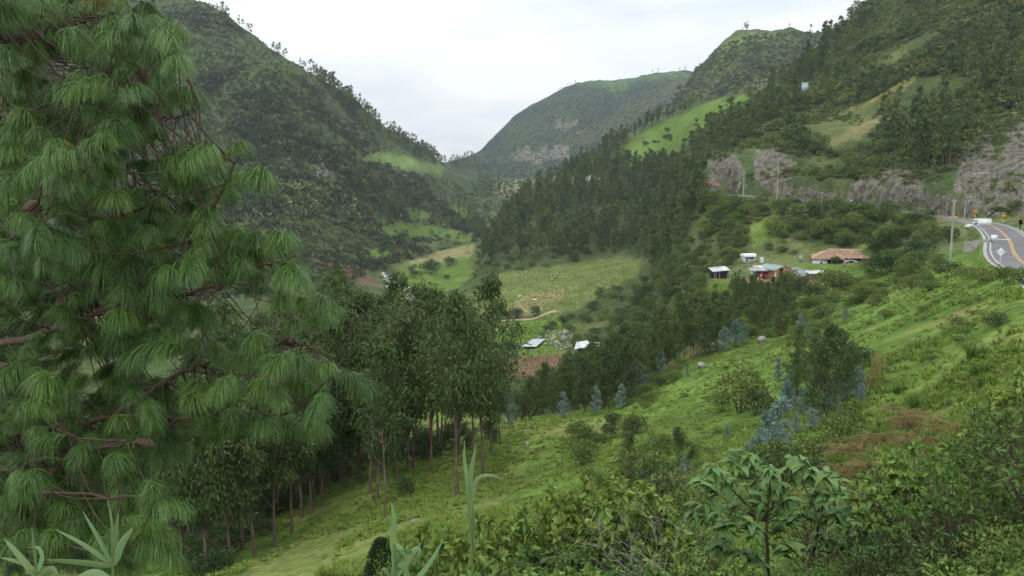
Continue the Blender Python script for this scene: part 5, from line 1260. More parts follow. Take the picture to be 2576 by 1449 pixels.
# broad-leaved young tree
tree = empty('broadleaf_tree', foot(1935, 9.0)); BO = np.array(tree.location)
tag(tree, 'young tree with large drooping leaves on two dark stems in front', 'tree')
LM = [leaf_mesh(0.25, 0.105, 500 + i, BIGLEAF, 0.3 + 0.1 * i) for i in range(5)]
stems = [[(1931, 1640), (1932, 1449), (1928, 1310)], [(2010, 1640), (2030, 1440), (2050, 1370), (2062, 1300)]]
sg = [Geo(), Geo()]; snode = []
for k, st in enumerate(stems):
    P = [np.array(at(X, Y, 9.0 + 0.1 * k)) - BO for X, Y in st]; P[0] = np.array((P[0][0], P[0][1], -0.1))
    C = resample(np.array(P), 12); tube(sg[k], C, 0.030, 0.016, 8, flare=0.02)
    snode += [(c, k) for c in C[5:]]
tips = []
for X, Y in [(1790, 1170), (1840, 1150), (1890, 1145), (1940, 1175), (2000, 1160), (1770, 1215), (1830, 1205), (1895, 1200), (1960, 1215), (2040, 1180), (2090, 1195), (1780, 1270), (1850, 1260), (1915, 1260), (1985, 1255), (2060, 1240), (2120, 1235), (2160, 1265), (1745, 1290), (1810, 1320), (2030, 1295), (2100, 1290), (2150, 1320), (2190, 1345), (1880, 1320), (1975, 1315), (1800, 1365), (1860, 1390), (2070, 1345), (2130, 1375), (1990, 1375), (1900, 1400)]:
    tips.append((X, Y, 9.0 + rf.uniform(-0.45, 0.45)))
ln = 0; extra = []
rf.shuffle(tips)
for X, Y, d in tips:
    t_ = np.array(at(X, Y, d)) - BO
    k = int(np.argmin([np.linalg.norm(c - t_) + (0.6 if c[2] > t_[2] - 0.05 else 0) for c, _ in snode])); src, si = snode[k]
    mid = (src + t_) / 2 + np.array((0, 0, -0.05))
    tube(sg[si], resample(np.array([src, mid, t_]), 6), 0.012, 0.005, 5)
    nl = 22; a0 = rf.random() * 6.28
    for j in range(nl):
        az = a0 + j * 2.4; back = (j % 3) * 0.05
        p = t_ + (mid - t_) / max(np.linalg.norm(mid - t_), 1e-6) * back
        if ln < 290: inst('leaf', LM[int(rf.integers(5))], tree, p, (rf.normal(0, 0.25), rf.normal(0.15, 0.3), az), rf.uniform(0.5, 0.85)); ln += 1
        else: extra.append(p + rf.normal(0, 0.04, 3))
_x = scatter_stuff('leaves', LM, np.array(extra), 0.55, 0.95, 'leaves', 71, 0.3); _x.parent = tree
for q in sg: inst('stem', q.mesh('stem', STEM, True), tree)

def make_whorl(r, h, seed, nt=46, L=0.13, W=0.035, per=13, mat=SHLEAF, stemmat=STEM, up=0.55, low=5):
    """twiggy shrub with lance-shaped leaves whorled at the shoot tips"""
    rg = np.random.default_rng(seed); gs = Geo(); gl = Geo()
    for i in range(nt):
        q = rg.random() * 6.283; rr = r * math.sqrt(rg.random()); z = h * (0.35 + 0.65 * (1 - (rr / r) ** 2) ** 0.5 * rg.uniform(0.65, 1.05))
        t_ = np.array((math.cos(q) * rr, math.sin(q) * rr, z)); b = np.array((rg.normal(0, 0.06), rg.normal(0, 0.06), -0.1)) * 1.0
        C = resample(np.array([b, t_ * np.array((0.5, 0.5, 0.5)) + rg.normal(0, 0.04, 3), t_]), 5)
        tube(gs, C, 0.011, 0.0035, 4)
        ax = nrm(C[-1] - C[-2])
        n = per + low
        back = np.concatenate([rg.random(per) * 0.05, rg.random(low) * 0.3])
        P = t_ - ax * back[:, None]
        D = nrm(rg.normal(size=(n, 3)) + ax * up * 1.2 + np.array((0, 0, up * 0.4)))
        leaves(gl, P, D, L * rg.uniform(0.65, 1.15, n), W * rg.uniform(0.8, 1.2, n), rg, 0.2, 0.10, True, 0.2, 0.6)
    return gs.mesh('stems', stemmat), gl.mesh('foliage', mat)
WH = [make_whorl(0.75, 1.5, 520 + i) for i in range(3)]
WHY = [make_whorl(0.7, 1.6, 530 + i, 52, 0.13, 0.055, 13, YLEAF, up=0.3, low=9) for i in range(3)]
WHR = [make_whorl(0.8, 1.5, 540 + i, 60, 0.10, 0.022, 12, RLEAF, up=0.2) for i in range(2)]
WHS = [make_whorl(0.7, 1.2, 550 + i, 70, 0.07, 0.022, 16, FRESH, up=0.3, low=8) for i in range(2)]
FS = [(2150, 8.2, 1290, WH, 'glossy lance-leaved shrub just right of the broadleaf tree'), (2240, 7.4, 1300, WH, 'glossy lance-leaved shrub, second from the broadleaf tree'), (2330, 8.6, 1215, WH, 'tall glossy lance-leaved shrub in the right thicket'), (2420, 9.2, 1170, WH, 'tallest glossy lance-leaved shrub of the right thicket'),
      (2510, 8.4, 1200, WH, 'glossy lance-leaved shrub close to the right picture edge'), (2390, 7.0, 1330, WH, 'low glossy shrub in front of the right thicket'), (2290, 6.6, 1400, WH, 'low glossy shrub at the lower edge of the right thicket'), (2480, 6.6, 1345, WH, 'glossy shrub filling the lower right corner'), (2570, 7.4, 1290, WH, 'glossy shrub cut by the right picture edge'),
      (2570, 11.5, 1040, WH, 'upright leafy shrub high at the right picture edge'), (2480, 12.5, 1080, WH, 'leafy shrub above the right thicket'), (2550, 14.5, 960, WHR, 'reddish brown shrub at the right picture edge'), (2470, 15.5, 1010, WHR, 'reddish brown shrub left of the one at the picture edge'),
      (2390, 17, 1060, WHR, 'sparse reddish shrub on the slope above the right thicket'), (1545, 7.2, 1165, WHY, 'tall pale green plant with hanging buds, rightmost of the row'), (1600, 7.6, 1210, WHY, 'bushy pale green plant behind the tall budding one'), (1395, 7.4, 1195, WHY, 'slim pale green plant in the middle of the foreground'), (1205, 7.0, 1262, WHY, 'pale green plant beside the upright cane leaves'),
      (1120, 7.4, 1270, WHS, 'dark small-leaved shrub left of the upright cane leaves'), (1290, 6.8, 1290, WHS, 'feathery dark shrub in the foreground centre'), (1420, 6.4, 1310, WHS, 'feathery dark shrub under the slim pale plant'), (1500, 6.6, 1300, WHS, 'dense small-leaved shrub in front of the budding plants'), (1350, 5.8, 1370, WHS, 'low feathery shrub at the lower picture edge'),
      (1180, 6.0, 1390, WHS, 'low dark shrub at the foot of the cane leaves'), (1650, 7.0, 1330, WHS, 'small-leaved shrub left of the broadleaf tree'), (1720, 7.6, 1370, WHY, 'pale broad-leaved plant at the left foot of the broadleaf tree'), (1590, 6.0, 1400, WHS, 'low small-leaved shrub near the bare grey twigs'), (1480, 5.6, 1420, WHY, 'low pale green sprouts at the lower edge'), (1850, 7.0, 1400, WHY, 'yellow green sprout in front of the broadleaf tree'),
      (2080, 7.6, 1410, WHS, 'dark low shrub under the broadleaf tree'), (2200, 11.5, 1250, WHS, 'dense dark shrub behind the right thicket'), (1750, 11, 1290, WHS, 'dense shrub behind the broadleaf tree on its left'), (2080, 13, 1190, WHS, 'dense shrub behind the broadleaf tree on its right'),
 (1080, 7.8, 1290, WHY, 'leftmost pale green plant of the foreground row'), (1150, 6.6, 1300, WHY, 'pale green plant left of the upright cane leaves'), (1285, 7.6, 1265, WHY, 'pale green plant right of the upright cane leaves'), (1340, 7.0, 1280, WHY, 'pale green plant left of the slim budding one'), (1460, 7.6, 1235, WHY, 'pale green plant between the slim and the tall budding ones'), (1500, 8.0, 1190, WHY, 'pale green plant just left of the tall budding one'), (1650, 8.2, 1270, WHY, 'pale green plant right of the bushy one'), (1240, 6.0, 1360, WHY, 'low pale green plant in front of the cane leaves'), (1390, 5.8, 1385, WHY, 'low pale green plant at the lower edge centre'), (1690, 6.4, 1410, WHY, 'low pale green plant right of the grey twigs')]
for X, d, yt, pr, lab in FS:
    p = foot(X, d); _, yb = proj(p.x, p.y, p.z); h = (float(yb) - yt) / 2147 * d
    s = h / (1.55 if pr is not WHS else 1.25)
    ms = pr[int(rf.integers(len(pr)))]
    wsc = min(s * 0.9, 1.5) if pr is not WHS else min(max(s, 0.8), 1.4)
    if pr is WHY: wsc = min(s, 0.85)
    e = empty('shrub', p); e.scale = (wsc, wsc, s); e.rotation_euler = (0, 0, rf.random() * 6)
    for m_ in ms: inst(m_.name.split('.')[0], m_, e)
    tag(e, lab, 'shrub', 'foreground shrubs')
    if pr is WHY and yt < 1300:            # nodding flower buds
        for k in range(5):
            g = Geo()
            a = rf.random() * 6.28; z = 1.55 * rf.uniform(0.92, 1.06); r0 = rf.uniform(0.05, 0.35)
            b = np.array((math.cos(a) * r0, math.sin(a) * r0, z * 0.9)); t_ = b + np.array((math.cos(a) * 0.06, math.sin(a) * 0.06, 0.12)); q = t_ + np.array((math.cos(a) * 0.07, math.sin(a) * 0.07, -0.05))
            tube(g, resample(np.array([b, t_, q, q - np.array((0, 0, 0.02))]), 7), 0.004, 0.0125, 6, (1.0, 0.85, 0.5))
            tube(g, [q - np.array((0, 0, 0.012)), q - np.array((0, 0, 0.035)), q - np.array((0, 0, 0.05))], 0.0135, 0.004, 7, (1.1, 0.95, 0.6))
            inst('flower_bud', g.mesh('flower_bud', YLEAF, True), e)
# feathery reddish trees on the slope
def make_feather(r, h, seed):
    rg = np.random.default_rng(seed); gs = Geo(); gl = Geo()
    tube(gs, [(0, 0, -0.2), (0.05, 0, h * 0.35), (0, 0.05, h * 0.6)], 0.05, 0.025, 6)
    for i in range(42):
        q = rg.random() * 6.283; rr = r * math.sqrt(rg.random()); t_ = np.array((math.cos(q) * rr, math.sin(q) * rr, h * (0.50 + 0.50 * (1 - (rr / r) ** 2) * rg.uniform(0.5, 1.0)) + rg.normal(0, 0.05) * h))
        C = resample(np.array([(0, 0, h * rg.uniform(0.3, 0.62)), t_ * np.array((0.35, 0.35, 0.72)) + rg.normal(0, 0.08, 3), t_]), 7); tube(gs, C, 0.008, 0.003, 4)
        for f in range(13):
            a = rg.random() * 6.28; fd = nrm(np.array((math.cos(a), math.sin(a), rg.normal(0.05, 0.25)))); n = 22
            s = np.linspace(0.05, 1, n)[:, None]; ax = t_ + fd * s * 0.38 + np.array((0, 0, -0.10)) * s ** 2
            sd = np.cross(fd, (0, 0, 1.0)); D = np.where(np.arange(n)[:, None] % 2 == 0, sd, -sd) + fd * 0.4
            leaves(gl, ax, D, 0.085, 0.018, rg, 0.2, 0.22, False, 0.05, 0.7)
    return gs.mesh('trunk', STEM), gl.mesh('crown', RLEAF)
FE = [make_feather(1.5, 2.4, 570), make_feather(1.3, 1.9, 571)]
for X, d, yt, k, s, lab in [(2310, 18.5, 1015, 0, 1.25, 'feathery reddish brown small tree on the right slope'), (2205, 16.5, 1130, 1, 1.0, 'lower feathery reddish bush below the small reddish tree')]:
    p = foot(X, d); _, yb = proj(p.x, p.y, p.z); h = (float(yb) - yt) / 2147 * d; z = h / [2.4, 1.9][k]
    e = empty('feathery_tree', p); e.scale = (s, s, z)
    for m_ in FE[k]: inst(m_.name.split('.')[0], m_, e)
    tag(e, lab, 'tree')
# bare grey twigs
p = foot(1715, 6.4); g = Geo(); rr = np.random.default_rng(8)
def twig(a, d, l, r, n):
    m_ = a + d * l * 0.5 + rr.normal(0, 0.05, 3) * l; b = m_ + nrm(d + rr.normal(0, 0.3, 3)) * l * 0.5
    tube(g, [a, m_, b], r, r * 0.6, 4)
    if n:
        for _ in range(3): twig(a + (b - a) * rr.uniform(0.4, 1.0), nrm(d + rr.normal(0, 0.6, 3)), l * 0.62, r * 0.6, n - 1)
_zz = (zy(6.4, 0) - 0)
for i in range(4):
    twig(np.array((rr.normal(0, 0.05), rr.normal(0, 0.05), -0.05)), nrm(np.array((rr.normal(0, 0.5), rr.normal(0, 0.3), 1.2))), 1.0, 0.007, 3)
tag(inst('dead_shrub', g.mesh('dead_shrub', GREYTWIG), None, p, None, 0.8), 'bare grey dead twigs left of the broadleaf tree', 'shrub')
# cane leaves
def blade_mesh(pts, W, d, origin, seed, curl=0.0):
    P = np.array([at(X, Y, d + (q[2] if len(q) > 2 else 0)) for q in pts for X, Y in [q[:2]]])
    C = resample(P, 12); t = np.linspace(0, 1, 12)
    T = nrm(np.gradient(C, axis=0)); view = nrm(C)
    S = nrm(np.cross(T, view)) ; Nn = np.cross(S, T)
    w = W * 0.5 * np.minimum(1, 0.45 + t * 3) * (1 - t ** 3) ** 0.8; w[-1] = 0.0006
    rg = np.random.default_rng(seed); tw = rg.normal(0, 0.5)
    S2 = S * math.cos(tw) + Nn * math.sin(tw)
    mid = C - view * 0.0; V = np.concatenate([mid, mid + S2 * w[:, None] + Nn * (w * 0.35)[:, None], mid - S2 * w[:, None] + Nn * (w * 0.35)[:, None]]) - np.array(origin)
    n = 12; i = np.arange(n - 1); g = Geo()
    F = np.concatenate([np.stack([i, i + 1, n + i + 1, n + i], 1), np.stack([i + 1, i, 2 * n + i, 2 * n + i + 1], 1)])
    g.add(V, F, tints(rg, 1, 0.12, 0.05)[0])
    return g.mesh('blade', CANE, True)
CANES = [
 ('upright pair of pale cane leaves in the foreground centre', 4.2, 1186, [(1186, 1800), (1187, 1420), (1184, 1300)], [([(1186, 1330), (1181, 1250), (1184, 1195), (1199, 1113)], 0.045), ([(1184, 1300), (1176, 1210), (1168, 1150), (1169, 1109)], 0.035), ([(1190, 1260), (1200, 1205), (1230, 1195), (1267, 1206)], 0.03), ([(1186, 1400), (1192, 1330), (1190, 1270)], 0.05), ([(1186, 1560), (1215, 1470), (1260, 1430)], 0.04)]),
 ('cane with broad arching pale leaves at the lower picture edge', 3.6, 994, [(994, 1900), (993, 1500), (992, 1370)], [([(991, 1400), (989, 1350), (991, 1299), (984, 1262)], 0.045), ([(992, 1430), (996, 1373), (1012, 1385), (1024, 1416)], 0.04), ([(994, 1440), (1016, 1386), (1040, 1395), (1060, 1425)], 0.045), ([(1000, 1449), (1050, 1378), (1056, 1390), (1038, 1424)], 0.045), ([(1010, 1500), (1058, 1446), (1085, 1410), (1114, 1360)], 0.045), ([(992, 1480), (998, 1420), (1015, 1425), (1032, 1460)], 0.05), ([(990, 1470), (965, 1430), (955, 1455)], 0.04)]),
 ('cane with long spreading leaves in the lower left corner', 3.4, 284, [(286, 1900), (286, 1500), (283, 1400)], [([(283, 1423), (245, 1350), (207, 1284)], 0.03), ([(283, 1410), (283, 1330), (271, 1254)], 0.022), ([(284, 1410), (292, 1340), (297, 1286)], 0.03), ([(285, 1423), (305, 1370), (335, 1327)], 0.05), ([(282, 1424), (200, 1415), (108, 1408)], 0.045), ([(281, 1420), (210, 1370), (140, 1332)], 0.028), ([(285, 1470), (240, 1440), (180, 1460)], 0.045)]),
 ('cane with narrow leaves cut by the left picture edge', 3.2, 92, [(92, 1900), (92, 1520), (90, 1430)], [([(90, 1449), (50, 1400), (10, 1354)], 0.04), ([(92, 1440), (60, 1418), (0, 1402)], 0.028), ([(92, 1430), (86, 1380), (80, 1325)], 0.018), ([(94, 1440), (106, 1400), (96, 1378), (72, 1378)], 0.025), ([(94, 1460), (130, 1430), (150, 1455)], 0.035)]),
]
for ci, (lab, d, X0, st, bl) in enumerate(CANES):
    p = foot(X0, d); e = empty('cane_plant', p); tag(e, lab, 'cane plant')
    g = Geo(); P = [np.array(at(X, Y, d)) - np.array(p) for X, Y in st]; P[0] = np.array((0, 0, -0.05))
    tube(g, resample(np.array(P), 8), 0.008, 0.005, 6)
    inst('stem', g.mesh('stem', CANE, True), e)
    for k, (pts, W) in enumerate(bl):
        o = inst('blade', blade_mesh(pts, W * 0.72, d, p, ci * 20 + k), e)
# undergrowth carpet under the foreground shrubs
_x = rf.uniform(-3.4, 9.0, 900); _y = rf.uniform(3.6, 16.5, 900)
_k = (np.abs(_x / _y) < 0.75) & (_x / _y > -0.16)
_up = np.stack([_x[_k], _y[_k], ground_z(_x[_k], _y[_k])], 1)
UG = [make_bush(0.9, [0.7, 0.9, 0.6][i], 580 + i, 0.085, 0.036, 900, 9, mat=[SHLEAF, BUSH, YLEAF][i], stems=False)[1] for i in range(3)]
_up = _up[_up[:, 1] > 4.8]
scatter_stuff('undergrowth', UG, _up, 0.3, 0.62, 'undergrowth', 50, 0.15, (0.5, 1.1), 'tangled low undergrowth beneath the foreground shrubs')

_x = rf.uniform(2.0, 9.5, 400); _y = rf.uniform(6.5, 17, 400); _k = (_x / _y > 0.43) & (_x / _y < 0.68)
_tp = np.stack([_x[_k], _y[_k], ground_z(_x[_k], _y[_k])], 1)[:60]
scatter_stuff('shrub_thicket', [joined(q_, 'shrub') for q_ in WH + WHS + WHY[:1]], _tp, 0.6, 1.05, 'shrubs', 51, 0.12, (0.8, 1.2), 'mixed shrubs filling the slope behind the lower right shrubs')
# ------------------------------------------------------------------ road
ASPH = solid('asphalt', (0.15, 0.15, 0.158), 0.9, 0.2, 0.35, 0.15, c2=(0.125, 0.123, 0.125))
WHITEP = solid('white_road_paint', (0.45, 0.45, 0.44), 0.8, 0.3, 1.0)
YELP = solid('yellow_road_paint', (0.50, 0.31, 0.07), 0.8, 0.2, 1.0)
CONC = solid('concrete', (0.36, 0.35, 0.33), 0.9, 0.2, 1.4, c2=(0.26, 0.25, 0.22))
def ribbon(o0, o1, lift, name, mat, i0=0, i1=None, dash=None):
    C = RC[i0:i1]; T = nrm(np.gradient(C[:, :2], axis=0)); S = np.stack([T[:, 1], -T[:, 0]], 1)
    k = len(C); V = np.zeros((k, 2, 3))
    V[:, 0, :2] = C[:, :2] + S * o0; V[:, 1, :2] = C[:, :2] + S * o1; V[..., 2] = C[:, None, 2] + lift
    i = np.arange(k * 2).reshape(k, 2)
    return mesh_np(name, V.reshape(-1, 3), np.stack([i[:-1, 0], i[:-1, 1], i[1:, 1], i[1:, 0]], 1), mat=mat)
road = tag(ribbon(-ROAD_W, ROAD_W, 0.0, 'road', ASPH), kind='structure')
for o0, o1, mt, nm in [(-0.22, -0.08, YELP, 'centre_line'), (0.08, 0.22, YELP, 'centre_line'), (-3.12, -2.97, WHITEP, 'edge_line'), (2.97, 3.12, WHITEP, 'edge_line')]:
    o = ribbon(o0, o1, 0.005, nm, mt); o.parent = road
for s in (-1, 1):          # shoulders
    o = ribbon(s * ROAD_W if s > 0 else -ROAD_W - 0.5, ROAD_W + 0.5 if s > 0 else -ROAD_W, -0.06, 'road_shoulder', CONC); tag(o, kind='structure')

# ------------------------------------------------------------------ box-model helper
class MB:
    def __init__(s): s.g = Geo()
    def box(s, c, d, rz=0.0, taper=None, bev=0.0):
        x, y, z = np.array(d) / 2.0
        V = np.array([(-x, -y, -z), (x, -y, -z), (x, y, -z), (-x, y, -z), (-x, -y, z), (x, -y, z), (x, y, z), (-x, y, z)])
        if taper is not None: V[4:, :2] *= taper
        co, si = math.cos(rz), math.sin(rz); V[:, :2] = V[:, :2] @ np.array(((co, si), (-si, co)))
        s.g.add(V + np.array(c), [[0, 3, 2, 1], [4, 5, 6, 7], [0, 1, 5, 4], [1, 2, 6, 5], [2, 3, 7, 6], [3, 0, 4, 7]]); return s
    def bar(s, a, b, r, n=6, r1=None):
        tube(s.g, [np.array(a, float), (np.array(a, float) + np.array(b, float)) / 2, np.array(b, float)], r, r if r1 is None else r1, n); return s
    def poly(s, V, F): s.g.add(np.array(V, float), F); return s
    def prism(s, prof, x0, x1, axis='y'):
        """extrude a closed (a, z) profile along an axis"""
        n = len(prof); V = []
        for e in (x0, x1):
            for a, z in prof: V.append((a, e, z) if axis == 'y' else (e, a, z))
        f4 = [[i, (i + 1) % n, n + (i + 1) % n, n + i] for i in range(n)]
        s.g.add(np.array(V, float), f4); base = s.g.n - 2 * n
        for off, fl in ((0, True), (n, False)):
            idx = list(range(n)); idx = idx[::-1] if not fl else idx
            c = np.array(V[off:off + n]).mean(0)
            s.g.add(np.vstack([np.array(V[off:off + n], float), c]), [[idx[i], idx[(i + 1) % n], n] for i in range(n)] and np.array([[idx[i], idx[(i + 1) % n], n, n] for i in range(n)])[:, :3])
        return s
    def sheet(s, a, b, c, d, nrib=24, amp=0.03, th=0.02):
        """corrugated sheet a-b (lower edge) c-d (upper edge, c above b): ribs run from lower to upper edge"""
        a, b, c, d = [np.array(q, float) for q in (a, b, c, d)]
        m = nrib * 4 + 1; t = np.linspace(0, 1, m)[:, None]
        nn = nrm(np.cross(b - a, d - a)); h = amp * np.sin(np.linspace(0, nrib * 2 * math.pi, m))[:, None] * nn
        lo = a + (b - a) * t + h; up = d + (c - d) * t + h
        V = np.concatenate([lo, up, lo - nn * th, up - nn * th]); i = np.arange(m - 1)
        s.g.add(V, np.concatenate([np.stack([i, i + 1, m + i + 1, m + i], 1), np.stack([2 * m + i + 1, 2 * m + i, 3 * m + i, 3 * m + i + 1], 1), np.stack([2 * m + i, 2 * m + i + 1, i + 1, i], 1), np.stack([m + i, m + i + 1, 3 * m + i + 1, 3 * m + i], 1)])); return s
    def build(s, name, mat, parent=None, smooth=False, loc_=None):
        o = inst(name, s.g.mesh(name, mat, smooth), parent, loc_); return o
WHITE = solid('white_paint', (0.72, 0.73, 0.74), 0.45, 0.06, 1.5, 0.4)
GREYW = solid('pale_grey_paint', (0.55, 0.57, 0.57), 0.6, 0.1, 2.0)
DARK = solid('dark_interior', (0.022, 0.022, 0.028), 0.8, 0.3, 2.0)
GLASS = solid('dark_glass', (0.035, 0.045, 0.055), 0.08, 0.1, 1.0, 0.6)
RUBBER = solid('rubber', (0.02, 0.02, 0.02), 0.8, 0.2, 4)
METAL = solid('galvanised_metal', (0.42, 0.44, 0.45), 0.5, 0.2, 2.0, 0.4)
ORANGE = solid('sign_orange', (0.75, 0.27, 0.01), 0.5, 0.05, 2.0)
BLACKP = solid('black_paint', (0.015, 0.015, 0.015), 0.6, 0.1, 2.0)
REDP = solid('red_paint', (0.42, 0.022, 0.025), 0.6, 0.15, 2.0)
YELLOWP = solid('yellow_plastic', (0.70, 0.46, 0.04), 0.5, 0.1, 2.0)
BRICK = solid('brick_wall', (0.34, 0.175, 0.105), 0.9, 0.18, 3.0)
RENDER_ = solid('pale_orange_render', (0.60, 0.42, 0.28), 0.9, 0.1, 2.0)
GREENR = solid('green_roof_sheet', (0.22, 0.31, 0.275), 0.6, 0.15, 0.8, 0.3)
FIBRE = solid('fibre_cement_sheet', (0.36, 0.37, 0.37), 0.85, 0.25, 0.9, c2=(0.24, 0.24, 0.23))
ZINC = solid('zinc_sheet', (0.56, 0.62, 0.60), 0.6, 0.25, 0.8, 0.4, c2=(0.30, 0.29, 0.27))
TARP = solid('grey_plastic_tarp', (0.20, 0.215, 0.24), 0.45, 0.35, 1.2, 0.4, bumpd=0.1)
TILE = solid('clay_tile', (0.29, 0.18, 0.115), 0.9, 0.3, 1.6, c2=(0.43, 0.30, 0.19))
LIME = solid('whitewashed_wall', (0.62, 0.66, 0.68), 0.9, 0.12, 1.2)
WOOD = solid('weathered_wood', (0.30, 0.245, 0.19), 0.9, 0.25, 4.0)
MAROON = solid('maroon_wall', (0.11, 0.045, 0.06), 0.9, 0.2, 2.0)  # dark maroon wall colour
PLAST = solid('grey_plastic_sheet', (0.36, 0.40, 0.41), 0.6, 0.06, 0.4, 0.2)
CREAM = solid('cream_wall', (0.62, 0.58, 0.45), 0.9, 0.12, 0.3)
# ------------------------------------------------------------------ truck in the lay-by
t = empty('box_truck', (PAD3.x + 0.6, PAD3.y, float(ground_z(PAD3.x + 0.6, PAD3.y)) + 0.02), math.pi)   # local +x = forward, then turned to face left
tag(t, 'white pickup truck with a tall white box body parked beside the road bend', 'truck')
MB().box((-0.2, 0, 0.55), (5.0, 1.0, 0.16)).build('chassis', DARK, t)
prof = [(0.42, 0.45), (2.55, 0.45), (2.62, 0.62), (2.58, 0.95), (1.75, 1.05), (1.15, 1.58), (0.42, 1.60)]
MB().prism([(a, z) for a, z in prof], -0.82, 0.82).build('cab', WHITE, t)
for s in (-1, 1):
    MB().prism([(0.55, 1.10), (1.52, 1.10), (1.10, 1.50), (0.55, 1.52)], s * 0.815 - 0.02, s * 0.815 + 0.02).build('side_window', GLASS, t)
    MB().box((2.60, s * 0.62, 0.78), (0.06, 0.28, 0.16)).build('headlight', GREYW, t)
MB().poly([(1.70, -0.70, 1.11), (1.70, 0.70, 1.11), (1.20, 0.66, 1.56), (1.20, -0.66, 1.56)], [[0, 1, 2, 3]]).build('windscreen', GLASS, t)
MB().box((2.62, 0, 0.50), (0.10, 1.62, 0.18)).build('bumper', METAL, t)
MB().box((-1.18, 0, 1.55), (3.0, 1.86, 1.75)).build('cargo_box', WHITE, t)
for x in np.linspace(-2.6, 0.25, 11): MB().box((x, -0.94, 1.5), (0.03, 0.02, 1.55)).build('box_rib', GREYW, t)
MB().box((-1.18, 0, 2.44), (3.08, 1.92, 0.06)).build('box_roof', GREYW, t)
MB().box((0.62, 0, 2.18), (0.55, 1.5, 0.20)).build('wind_deflector', WHITE, t)
for x in (1.85, -1.75):
    for s in (-1, 1):
        w = MB().bar((x, s * 0.62, 0.34), (x, s * 0.84, 0.34), 0.34, 18).build('wheel', RUBBER, t)
        MB().bar((x, s * 0.84, 0.34), (x, s * 0.86, 0.34), 0.18, 12, 0.02).build('rim', METAL, w)
# ------------------------------------------------------------------ signs and poles
def ground_at(X, Y, dmin=0.0):
    p = hit(X, Y, dmin); return p
for k, (X, Y0, Yp, lab) in enumerate([(2412, 539.3, 524.5, 'orange chevron sign on a white post, leftmost behind the bend'), (2474, 542.7, 528.8, 'orange chevron sign on a white post, second from the left'), (2531, 549.4, 534, 'orange chevron sign on a white post beside the dark rock'), (2580, 556, 540.6, 'orange chevron sign cut by the right picture edge')]):
    _far = np.nonzero(RC[:, 1] > 185)[0]; _ax = RC[_far, 0] / RC[_far, 1]; _i = int(_far[np.abs(_ax - float(ray(X, Y0)[0])).argmin()])
    _t = RC[min(_i + 2, len(RC) - 1), :2] - RC[max(_i - 2, 0), :2]; _n2d = np.array((_t[1], -_t[0])); _n2d = _n2d / np.linalg.norm(_n2d)
    if _n2d @ RC[_i, :2] < 0: _n2d = -_n2d
    _q = RC[_i, :2] + _n2d * 4.35; p = Vector((_q[0], _q[1], float(ground_z(_q[0], _q[1])) - 0.1)); d = p.y
    e = empty('chevron_sign', p); zc = 1.75
    MB().box((0, 0, zc / 2), (0.16, 0.10, zc)).build('post', GREYW, e)
    pn = MB().box((0, -0.075, zc), (0.82, 0.03, 0.98)).build('panel', ORANGE, e)
    MB().poly([(0.16, -0.0935, zc + 0.34), (-0.02, -0.0935, zc + 0.34), (-0.24, -0.0935, zc), (-0.02, -0.0935, zc - 0.34), (0.16, -0.0935, zc - 0.34), (-0.06, -0.0935, zc)], np.array([[0, 1, 2, 5], [5, 2, 3, 4]])).build('arrow', BLACKP, pn)
    tag(e, lab, 'road sign', 'chevron signs on the bend')
d = 108; p = at(2515, 668.3, d); p.z = float(ground_z(p.x, p.y)); e = empty('diamond_sign', p); zc = at(2517, 633.4, d).z - p.z; r = 0.55
MB().bar((0, 0, -0.2), (0, 0, zc - r * 0.9), 0.035, 6).build('post', WHITE, e)
MB().bar((0, 0, -0.1), (0, 0, 0.45), 0.045, 6).build('post_foot', BLACKP, e)
pn = MB().prism([(0, zc - r), (r, zc), (0, zc + r), (-r, zc)], -0.03, -0.01).build('panel', WHITE, e)
MB().box((0, -0.04, zc), (0.78, 0.012, 0.035)).build('brace', DARK, pn)
tag(e, 'white diamond road sign with a dark cross bar at the near bend', 'road sign')
d = 262; p = at(2142, 518, d); p.z = float(ground_z(p.x, p.y)); e = empty('diamond_sign', p); zc = at(2142, 507, d).z - p.z; r = 0.6
MB().bar((0, 0, -0.2), (0, 0, zc - r * 0.9), 0.04, 6).build('post', METAL, e)
MB().prism([(0, zc - r), (r, zc), (0, zc + r), (-r, zc)], -0.03, -0.01).build('panel', WHITE, e)
tag(e, 'small white diamond sign far along the road at the rock foot', 'road sign')
def pole(X, Yb, Yt, lab, r=0.15, d=None, mat=CONC, arm=True, dmin=0):
    p = hit(X, Yb, dmin) if d is None else at(X, Yb, d)
    p.z = float(ground_z(p.x, p.y)) - 0.3
    h = at(X, Yt, p.y).z - p.z
    e = empty('utility_pole', p); tag(e, lab, 'pole')
    g = Geo(); tube(g, [(0, 0, 0), (0, 0, h / 2), (0, 0, h)], r * 1.15, r * 0.75, 10); inst('shaft', g.mesh('shaft', mat, True), e)
    MB().box((0, 0, h + 0.02), (r * 1.5, r * 1.5, 0.05)).build('cap', mat, e)
    if arm:
        MB().box((0, 0, h - 0.45), (0.9, 0.10, 0.10)).build('cross_arm', METAL, e)
        for s in (-0.38, 0.38): MB().bar((s, 0, h - 0.4), (s, 0, h - 0.2), 0.05, 6, 0.03).build('insulator', GREYW, e)
    return p, h
PA = pole(2390, 659, 500, 'tall thick concrete pole standing on the bank left of the road bend', 0.19)
PB = pole(2426, 548, 504, 'slim concrete pole at the inside edge of the road bend', 0.14, 222)
PC = pole(1955, 494, 410, 'tall grey pole beside the far stretch of road', 0.17, 279)
PD = pole(1871, 468, 427, 'pale pole at the far bend of the road', 0.16, 296)
PE = pole(2067, 518, 483, 'thin pale pole below the middle of the road', 0.11, 258, arm=False)
